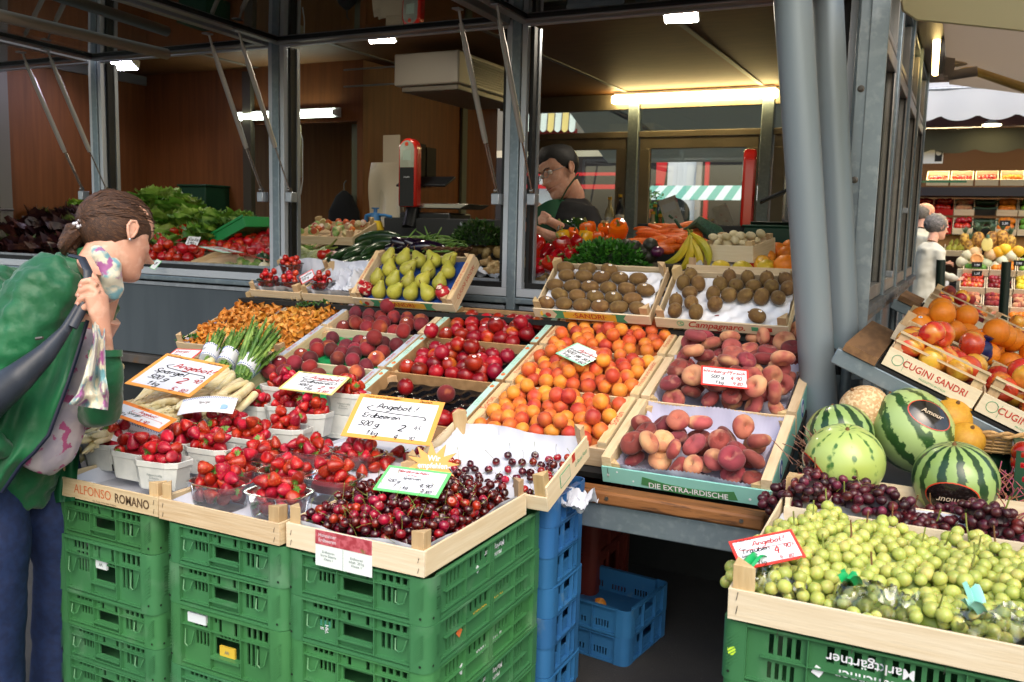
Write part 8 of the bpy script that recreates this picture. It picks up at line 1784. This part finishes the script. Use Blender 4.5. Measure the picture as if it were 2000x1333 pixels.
# ---- passers-by
def walker(lab,hx,hy,w,F,U,hair,coat,hs=1.0,curly=0,wd=1.0,trous='#2a2a30'):
    c=pw(hx,hy,w); Mh=headmw(c,F,U)@Matrix.Scale(hs,4)@Matrix.Translation((0,0,-.118)); t=thing('person',lab,'person',(c.x,c.y,0)); I=Matrix.Translation(-V((c.x,c.y,0)))
    m=MB(); hm=head_mesh(); ear(hm,1); ear(hm,-1); m.add(hm.v,hm.f,0,I@Mh); m.tube([I@Mh@V((-.02,0,.05)),I@Mh@V((-.03,0,-.04))],.05,14); m.build('body',SKIN,t)
    for s_ in (-1,1): MB().lathe(ball_profile(.011,.011,0,0,8),10,mx=I@Mh@TR((.078,s_*.032,.128))).build('eye',_mc['eye_white'],t)
    hb=MB(); hb.lathe(ball_profile(1,1,0,0,18),26); 
    for i,v in enumerate(hb.v):
        x,y,z=v[2],v[0],v[1]; q=1+(.14*noise.noise(V((x*5,y*5,z*5))) if curly else 0); hb.v[i]=(x*(.112 if curly else .092)*q-(.028 if curly else .034),y*(.100 if curly else .078)*q,z*(.105 if curly else .088)*q+(.14 if curly else .128))
    hb.build('hair',hair,t).matrix_local=I@Mh
    d=campt(F); d.z=0; d.normalize(); s=V((-d.y,d.x,0)); n0=I@Mh@V((-.04,0,-.05)); zs=n0.z
    cm=M('coat_'+coat.strip('#'),coat,rough=.8); 
    T=[([n0,n0+V((0,0,-.06)),V((n0.x,n0.y,zs*.72)),V((n0.x,n0.y,zs*.45))],[(.06,.06),(.17*wd,.12),(.19*wd,.15),(.21*wd,.17)])]
    for q in (-1,1): T.append(([n0+s*.16*q*wd+V((0,0,-.07)),n0+s*.20*q*wd+V((0,0,-.30)),n0+s*.13*q*wd+d*.22+V((0,0,-.36))],[.06,.05,.04]))
    blob('coat',T,cm,t,vox=.018,disp=.045,dsc=.10)
    for q in (-1,1):
        hp=n0+s*.13*q*wd+d*.27+V((0,0,-.36)); H=[([hp-d*.05,hp,hp+d*.03],[(.022,.018),(.03,.016),(.03,.014)])]
        for k in range(4): H.append(([hp+d*.03+V((0,0,.014-.009*k)),hp+d*.06+V((0,0,.008-.009*k)),hp+d*.065+V((0,0,-.01-.009*k))],[.008,.0075,.006]))
        H.append(([hp+V((0,0,.015)),hp+d*.03+V((0,0,.03))],[.009,.007])); blob('hand',H,SKIN,t,vox=.0045,smooth=1)
    tm=M('trousers_'+trous.strip('#'),trous,rough=.85)
    blob('trousers',[([V((n0.x+s.x*.08*q,n0.y+s.y*.08*q,zs*.48)),V((n0.x+s.x*.08*q,n0.y+s.y*.08*q,.06))],[.09,.06]) for q in (-1,1)],tm,t,vox=.02)
    for q in (-1,1): p=V((n0.x+s.x*.08*q,n0.y+s.y*.08*q,.04)); MB().tube([p-d*.08,p+d*.06,p+d*.16],[(.04,.035),(.045,.04),(.025,.02)],10).build('shoe',BLKP,t)
    return t
walker('elderly man with receding grey hair behind the woman in the passage',1808,418,9.6,(.85,-.12,.2),(.1,1,0),hairmat('hair_grey_short','#6a6560','#55504c','#8a8580'),'#a9aaa2',1.0)
walker('elderly woman with curly grey hair and cream coat walking in the passage',1832,443,9.0,(.9,-.18,.1),(.15,1,0),hairmat('hair_grey_curly','#6f6a68','#4f4b4a','#9a9694'),'#bbb9ac',1.0,curly=1)
walker('bald man seen beyond the rear window next to the saleswoman',1040,412,9.4,(-.8,-.35,-.4),(0,1,0),M('hair_bald','#b58a74',rough=.5),'#15161a',.95)
# ================= the market behind =================
PLAS=M('pale_render_wall','#b9b09c','#aaa08c',ns=1.2,rough=.9,rnd=False)
bt=thing('town_house','pale rendered house behind the far market stall','building',(0,17,0))
MB().box(-22,22,0,6,0,9).build('wall',PLAS,bt)
for i in range(11):
    for z in (3.6,6.2):
        w=MB().box(-20+i*3.8-.6,-20+i*3.8+.6,-.06,-.01,z,z+1.6).build('window',M('house_window_frame','#d8d6d0',rough=.5),bt); MB().box(-20+i*3.8-.52,-20+i*3.8+.52,-.08,-.061,z+.08,z+1.52).build('pane',M('house_pane','#26313a',rough=.1),w)
MB().prism([(-.3,9),(6.3,9),(3,11)],-22,22,mx=Matrix(((0,0,1,0),(1,0,0,0),(0,1,0,0),(0,0,0,1)))).build('roof',M('roof_tiles','#6d3a2a','#5a2f22',ns=8,rough=.8),bt)
# far fruit stall across the passage
FS=thing('fruit_stall','brightly lit fruit stall with white scalloped awning at the end of the passage','market stall',(0,0,0))
WAW=cloth('white_awning','#e4e7ee',.5)
MB().sheet(lambda u,v:(-.62+5*u,9.9+1.9*v,2.93+.75*v),10,4).sheet(lambda u,v:(4.38-5*u,9.9+1.9*v,2.94+.75*v),10,4).build('awning',WAW,FS)
m=MB(); n=150
def scal(y,z1,z0,amp,per,x0,x1,th=.004):
    m=MB()
    for off in (0,th):
        vs=[];fs=[]
        for i in range(n+1):
            x=x0+(x1-x0)*i/n; zb=z0-amp*abs(math.sin(math.pi*x/per))**.7; vs+= [(x,y+off+.006*math.sin(x*14),z1),(x,y+off+.006*math.sin(x*14)-.01,(z1+zb)/2),(x,y+off+.006*math.sin(x*14),zb)]
        for i in range(n):
            for j in (0,1): q=(i*3+j,i*3+j+1,(i+1)*3+j+1,(i+1)*3+j); fs.append(q if off else q[::-1])
        m.add(vs,fs)
    return m
scal(9.88,2.92,2.68,.06,.33,-.62,4.4).build('valance',WAW,FS); MB().tube([(-.62,9.89,2.93),(4.4,9.89,2.93)],.018,8).build('front_bar',ALU,FS)
scal(10.6,2.62,2.42,.05,.4,-.62,4.4).build('inner_valance',M('olive_canvas','#4a4736',rough=.8),FS)
MB().box(-.7,4.4,10.5,10.62,2.63,2.9).build('fascia',M('dark_red_fascia','#3a1510',rough=.6),FS)
MB().box(-.7,4.4,12.6,12.7,0,3.4).build('rear_wall',M('stall_rear_brown','#4f3520',rough=.8),FS); MB().box(-.7,4.4,9.95,12.6,3.42,3.46).build('roof',DARK,FS)
for z0,m_ in ((2.30,M('shelf_strip_yellow','#c9b53a',rough=.5)),(2.08,M('shelf_strip_green','#2f6a4a',rough=.5))): MB().box(-.6,-.05 if z0<2.2 else -.35,10.78,10.8,z0,z0+.02).build('shelf_strip',m_,FS)
MB().box(-.7,4.4,10.75,11.2,1.94,2.03).build('beam',M('beam_dark','#1c1820',rough=.5),FS)
for z in (2.04,1.52): MB().box(-.7,4.4,11.0,11.9,z-.03,z).build('shelf',M('shelf_oak','#6f4a22',rough=.6),FS)
MB().box(-.7,4.4,10.96,11.0,1.40,1.52).build('shelf_board',M('shelf_board_tan','#8a6230',rough=.6),FS); MB().box(-.7,4.4,11.0,11.8,.0,1.0).build('base',DARK,FS)
MB().box(-.52,-.16,10.2,10.4,.60,1.02).build('counter',M('counter_oak','#6a4020',rough=.6),FS); MB().box(-.16,-.13,10.1,10.5,.0,1.1).build('post',WHITE,FS)
t=thing('stall_lamp','small bright lamp under the white awning','lamp',at(1937,244,Y=10.3)); MB().lathe([(.02,.05),(.09,.0)],14).build('shade',ALU,t); MB().lathe([(.085,-.002),(.08,-.01)],14).build('bulb',emit('far_lamp','#fff0c0',20),t)
for x in (-.4,.9,2.4): 
    t=thing('tube_light','tube light inside the far stall %s'%('at the post','over the citrus','at the far end')[(x>0)+(x>2)],'light',(x,10.9,2.60),group='tube lights in the far stall'); MB().box(-.45,.45,-.03,.03,-.02,.01).build('tube',emit('far_fill_tube','#ffe6b0',75),t); MB().box(-.46,.46,-.04,.04,.011,.04).build('housing',WHITE,t)  # unseen tubes added to brighten the far fruit
t=thing('price_board','white board with black emblem at the stall post','sign',at(1822,305,Y=10.7)); MB().box(-.1,.1,-.01,.0,-.08,.13).build('board',WHITE,t); MB().box(.02,.09,-.012,-.0101,-.06,.11).build('emblem_field',INK,t); MB().lathe([(.028,0),(.028,.001)],14,mx=TR((.055,-.013,.03),(math.pi/2,0,0))).build('emblem',WHITE,t)
# crates with fruit on the far shelves
def fmesh(nm,mat,r): return MB().lathe(ball_profile(r,r*.94,0,0,7),10).mesh(nm,mat)
FM_={'tomato':fmesh('tomato',MTOM,.036),'orange':fmesh('orange',MORG,.038),'cucumber':elong('cucumber',MZU,.022,.2,3),'peach':fmesh('peach',MFLA[1],.036),'apple':fmesh('apple',MAPL[0],.036),'plum':fmesh('plum',MNEC[0],.034),'lime':fmesh('lime',fm('lime_skin','#5f9a2c','#7fb03a',ns=9),.03),'lemon':fmesh('lemon',fm('lemon_skin','#d8c030','#cdb52a',ns=9),.033),'pear':PR[0],'mango':fmesh('mango',fm('mango_skin','#4f8a2f','#6a9a34',ns=9),.035),'nectarine':fmesh('nectarine',MPEA[1],.034)}
def fbox(x,y,z,wd,dp,tilt,kind,nx,ny,lab,col=None):
    mw=TR((x,y,z),(math.radians(tilt),0,0)); t=thing('fruit_crate','%s'%lab,'wooden crate',mw=mw,group='crates in the far stall')
    wm=col or WPALE; MB().box(0,wd,0,.008,0,.07).build('front_panel',wm,t); MB().box(0,wd,dp-.008,dp,0,.07).build('back_panel',wm,t); MB().box(0,.008,.009,dp-.009,0,.07).box(wd-.008,wd,.009,dp-.009,0,.0699).build('side_panel',wm,t); MB().box(.009,wd-.009,.009,dp-.009,0,.02).build('floor_board',_mc['apple_bed'],t)
    for i in range(nx):
        for j in range(ny):
            inst(kind,FM_[kind],mw@TR((.045+(wd-.09)*(i+.3*(j%2))/(nx-.7),.05+(dp-.1)*j/max(1,ny-1),.065+RN.uniform(-.005,.01)),(RN.uniform(-.4,.4),RN.uniform(-.4,.4),RN.uniform(0,6)) if kind!='cucumber' else (0,math.pi/2,0)),None,'%s, %s, row %s, %s along'%(kind,lab,('one','two','three')[j],ORD[i]),kind,'%s fruit in the far %s'%(kind,lab))
REDC=M('red_box','#b01e22',rough=.5); BLKC=M('black_box','#17181a',rough=.5)
up_=[('tomato',REDC),('tomato',REDC),('peach',None),('cucumber',BLKC),('orange',None),('lime',None),('orange',BLKC)]
for i,(k,c) in enumerate(up_):
    o=('first','second','third','fourth','fifth','sixth','seventh')[i]
    fbox(-.56+.205*i,10.98,1.74,.195,.24,30,k,4,2,'upper shelf crate of %s, %s from the post'%(k+('es' if k in('tomato','peach') else 's'),o),c)
    fbox(-.56+.205*i,10.86,1.535,.195,.24,30,['tomato','tomato','tomato','cucumber','orange','mango','tomato'][i],4,2,'lower shelf crate of %s, %s from the post'%(['tomatoes','tomatoes','tomatoes','cucumbers','oranges','mangoes','tomatoes'][i],o),c)
for i in range(6): fbox(-.45+.24*i,11.0,2.06,.22,.25,25,'orange' if i>2 else 'tomato',4,1,'top row crate of %s, %s from the post'%('oranges' if i>2 else 'tomatoes',('first','second','third','fourth','fifth','sixth')[i]))
# front display: stepped crates
x0=at(1880,540,Y=10.0).x
z1=at(1880,553,Y=10.0).z; z2=at(1880,577,Y=9.9).z
rowsz=[(at(1890,538,Y=10.05).z,10.05,['mango','orange','lime']),(at(1880,573,Y=9.9).z,9.9,['apple','plum','lemon']),(at(1880,608,Y=9.75).z,9.75,['peach','nectarine','peach']),(at(1880,645,Y=9.6).z,9.6,['plum','peach','orange']),(at(1880,690,Y=9.45).z,9.45,['peach','orange','apple'])]
for j,(z,y,ks) in enumerate(rowsz):
    for i,k in enumerate(ks): fbox(x0-.02*j+.235*i,y,z,.225,.26,28,k,5,3,'%s display step crate of %s, %s from the aisle'%(('top','second','third','fourth','lowest')[j],k+('es' if k in('tomato','peach') else 's'),('first','second','third')[i]))
t=thing('display_table','stepped white display under the far fruit crates','table',(x0,9.75,0)); MB().box(-.05,1.2,.35,.8,0,rowsz[0][0]+.05).box(-.08,1.2,.0,.349,0,rowsz[3][0]-.06).build('body',M('display_white','#b9b6ac',rough=.6),t)
# pineapples
MPI=fm('pineapple_skin','#8a5f26','#6a481a','#b58a3a',kind='voronoi',ns=60,ns3=40,rough=.6); MPL=fm('pineapple_leaf','#4f6e5a','#3c5a48',ns=20,rough=.5)
def pine(lab,x,y,s):
    t=thing('pineapple',lab,'pineapple',at(x,y,Y=10.25),group='pineapples on the far stall'); m=MB(); m.lathe(ball_profile(.055*s,.08*s,0,0,10,.8),16); m.build('fruit',MPI,t); m=MB(); r=random.Random(int(x))
    for k in range(26):
        a=k*2.4; l=s*r.uniform(.07,.13); tl=.25+.6*(k/26.); d=V((math.cos(a)*tl,math.sin(a)*tl,1)).normalized(); q=V((-math.sin(a),math.cos(a),0))*.011*s; b=V((0,0,.07*s)); m.add([b+q,b-q,b+d*l],[(0,1,2)])
    m.build('leaf_crown',MPL,t,smooth=False)
for i,(x,y,s) in enumerate(((1893,482,.9),(1910,470,1.1),(1937,468,1.05),(1957,466,1.1),(1972,474,1.0),(1884,468,.8))): pine('pineapple %s'%('lowest, at the display corner','second in the group','behind the cut half','beside the yellow melons','last by the dark sign','set back by the pears')[i],x,y,s)
t=thing('pineapple_half','cut pineapple half showing pale yellow flesh','pineapple',at(1928,478,Y=10.05)); MB().lathe(ball_profile(.05,.068,0,0,12,.8),18,sy=.2).build('flesh',M('pineapple_flesh','#dcc978',rough=.5),t); MB().lathe([(.02,.065),(.012,.10)],8).build('stub',MPL,t)
mel=[(1890,500,'#b9b59a'),(1880,512,'#c2bfa8'),(1905,494,'#c9a87e'),(1935,498,'#c9a87e'),(1950,493,'#d9a020'),(1962,488,'#e0b020'),(1975,500,'#cfcbb0'),(1958,510,'#cbd0b5'),(1900,520,'#cdb88a'),(1925,515,'#a9b090'),(1945,522,'#c2bfa8'),(1988,492,'#c9961c')]
for i,(x,y,c) in enumerate(mel):
    t=thing('melon','melon %s on the top step of the far stall'%('ribbed grey-green at the corner','pale, lowest at the corner','tan netted one','tan, beside the pineapple half','deep yellow one','brightest yellow one','cream honeydew at the end','greenish white one','tan, behind the little slate','grey-green, in the middle','pale, by the pole','golden, partly hidden')[i],'melon',at(x,y,Y=10.12)); MB().lathe(ball_profile(.062,.058,0,0,12),20,fn=ribf).build('rind',M('far_melon_%d'%i,c,rough=.5),t); MB().lathe([(.006,.055),(.004,.068)],6).build('stem',STEMG,t)
t=thing('melon_half','cut orange-fleshed melon half','melon',at(1908,506,Y=9.98)); MB().lathe([(.058,0),(.045,.008),(.02,-.004),(.001,-.006)],20,mx=TR((0,0,0),(math.pi/2,0,0))).build('flesh',M('melon_flesh','#dc9a5e',rough=.4),t); MB().lathe([(.06,0),(.05,-.03),(.01,-.05)],20,mx=TR((0,.002,0),(math.pi/2,0,0))).build('rind',_mc['far_melon_8'],t)
for i,(x,y) in enumerate(((1908,518),(1963,437),(1990,515),(1908,535))): t=thing('slate_tag','small black slate price tag %s'%('on the melons','stuck between the pineapples','before the figs','on the green mangoes')[i],'price tag',at(x,y,Y=9.9)); MB().box(-.045,.045,0,.006,-.025,.03).build('slate',BLKP,t); text('%s'%('1,90','2,50','3,90','1,50')[i],.03,WHITE,t,TR((0,-.0012,0),(math.pi/2,0,0)))
fbox(at(1845,480,Y=10.9).x,10.9,at(1845,500,Y=10.9).z,.36,.3,35,'pear',6,3,'crate of green pears behind the old woman')
# view through the rear windows: opposite shops
RS=thing('shop_front','opposite market shop with white wall, red posts and striped awning seen through the rear windows','shop',(0,0,0))
YB=12.4
def pane(x0,x1,y0,y1,mat,name,Y=YB,th=.05):
    a=at(x0,y1,Y=Y); b=at(x1,y0,Y=Y); zt=b.z; zb=a.z; return MB().box(a.x,b.x,Y,Y+th,zb,zt).build(name,mat,RS)
pane(700,1590,300,620,M('shop_shade','#120e10','#1b1415',ns=2,rough=.7),'interior_shade',Y=12.6)  # flat dark board, the shop's inner shade put into its colour
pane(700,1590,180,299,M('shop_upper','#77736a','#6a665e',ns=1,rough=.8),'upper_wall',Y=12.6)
WW=M('shop_white','#cfd2da',rough=.7); RR_=M('shop_red','#c22028',rough=.45)
pane(1050,1083,330,470,WW,'white_post'); pane(1300,1362,305,430,WW,'white_wall'); pane(1372,1386,305,430,RR_,'red_post',Y=12.3); pane(1355,1372,305,430,M('shop_grey','#9a938f',rough=.6),'grey_post',Y=12.3)
pane(1020,1228,337,344,RR_,'red_rail',Y=12.2); pane(1020,1228,361,369,RR_,'red_rail',Y=12.2)
m=MB(); a=[at(x,y,Y=12.1) for x,y in ((1283,305),(1305,305),(1292,385),(1280,380))]; m.add([tuple(q) for q in a]+[tuple(q+V((0,.03,0))) for q in a],[(0,3,2,1),(4,5,6,7),(0,1,5,4),(2,3,7,6)]); m.build('red_drape',RR_,RS)
for k in range(14):
    p=at(1272+16*k,366,Y=11.6); MB().sheet(lambda u,v:(p.x+.11*u,p.y-.5*v,p.z-.20*v+.02),1,3).sheet(lambda u,v:(p.x+.11*(1-u),p.y-.5*v,p.z-.20*v+.016),1,3).build('awning_stripe',M('stripe_white','#cfd8d4',rough=.7) if k%2 else M('stripe_green','#6ba596',rough=.7),RS)
for k in range(8):
    p=at(1016+14*k,216,Y=11.2); MB().sheet(lambda u,v:(p.x+.085*u,p.y-.03*v,p.z-.26*v-.03*math.sin(math.pi*u)*v),4,3).sheet(lambda u,v:(p.x+.085*(1-u),p.y-.03*v+.004,p.z-.26*v-.03*math.sin(math.pi*u)*v),4,3).build('valance_stripe',_mc['stripe_white'] if k%2 else M('stripe_yellow','#d9c27a',rough=.7),RS)
pane(1010,1125,252,272,M('fascia_red','#6e1518',rough=.5),'red_fascia',Y=11.3)
t=thing('chalkboard','round-topped chalkboard sign with white lettering beyond the rear window','sign',at(1312,420,Y=9.6)); MB().prism([(-.2,-.3),(.2,-.3)]+[(.2*math.cos(a),.02+.17*math.sin(a)) for a in [math.pi*k/12 for k in range(13)]],0,.02,mx=RX90).build('board',M('chalk_black','#1c2226',rough=.7),t); text('MEIN LECKERL',.05,WHITE,t,TR((0,-.0225,.06),(math.pi/2,0,0)),thin=.9); MB().box(-.15,-.12,.0,.02,-1.2,-.3).box(.12,.15,0,.02,-1.2,-.3).build('stand',DARK,t)
t=thing('potted_plant','small green potted plant beside the chalkboard','plant',at(1272,400,Y=9.8)); bb=MB(); r=random.Random(4)
for k in range(160): p=V((r.gauss(0,.05),r.gauss(0,.05),r.uniform(-.05,.14))); d=V((r.gauss(0,1),r.gauss(0,1),r.gauss(.4,.6))).normalized()*.04; s=d.orthogonal().normalized()*.012; bb.add([p,p+d*.5+s,p+d,p+d*.5-s],[(0,1,2,3)])
bb.build('foliage',PARS,t,smooth=False); MB().lathe([(.05,-.15),(.065,-.05)],12).build('pot',M('terracotta','#8a4a30',rough=.8),t)
# rear overhang seen through the upper lights
t=thing('rear_awning','grey canvas awning behind the rear windows','awning',(-2.2,8.3,2.7)); MB().sheet(lambda u,v:(-1.3+3.0*u,-.8+1.7*v,.12-.62*v),6,6).sheet(lambda u,v:(1.7-3.0*u,-.8+1.7*v,.128-.62*v),6,6).build('canopy',CANV,t); MB().box(-1.7,1.72,-.86,-.80,-.16,-.05).build('case',YEL,t); MB().tube([(-.9,-.7,-.05),(-.6,.3,-.25)],.025,8).build('folding_arm',ALU,t)
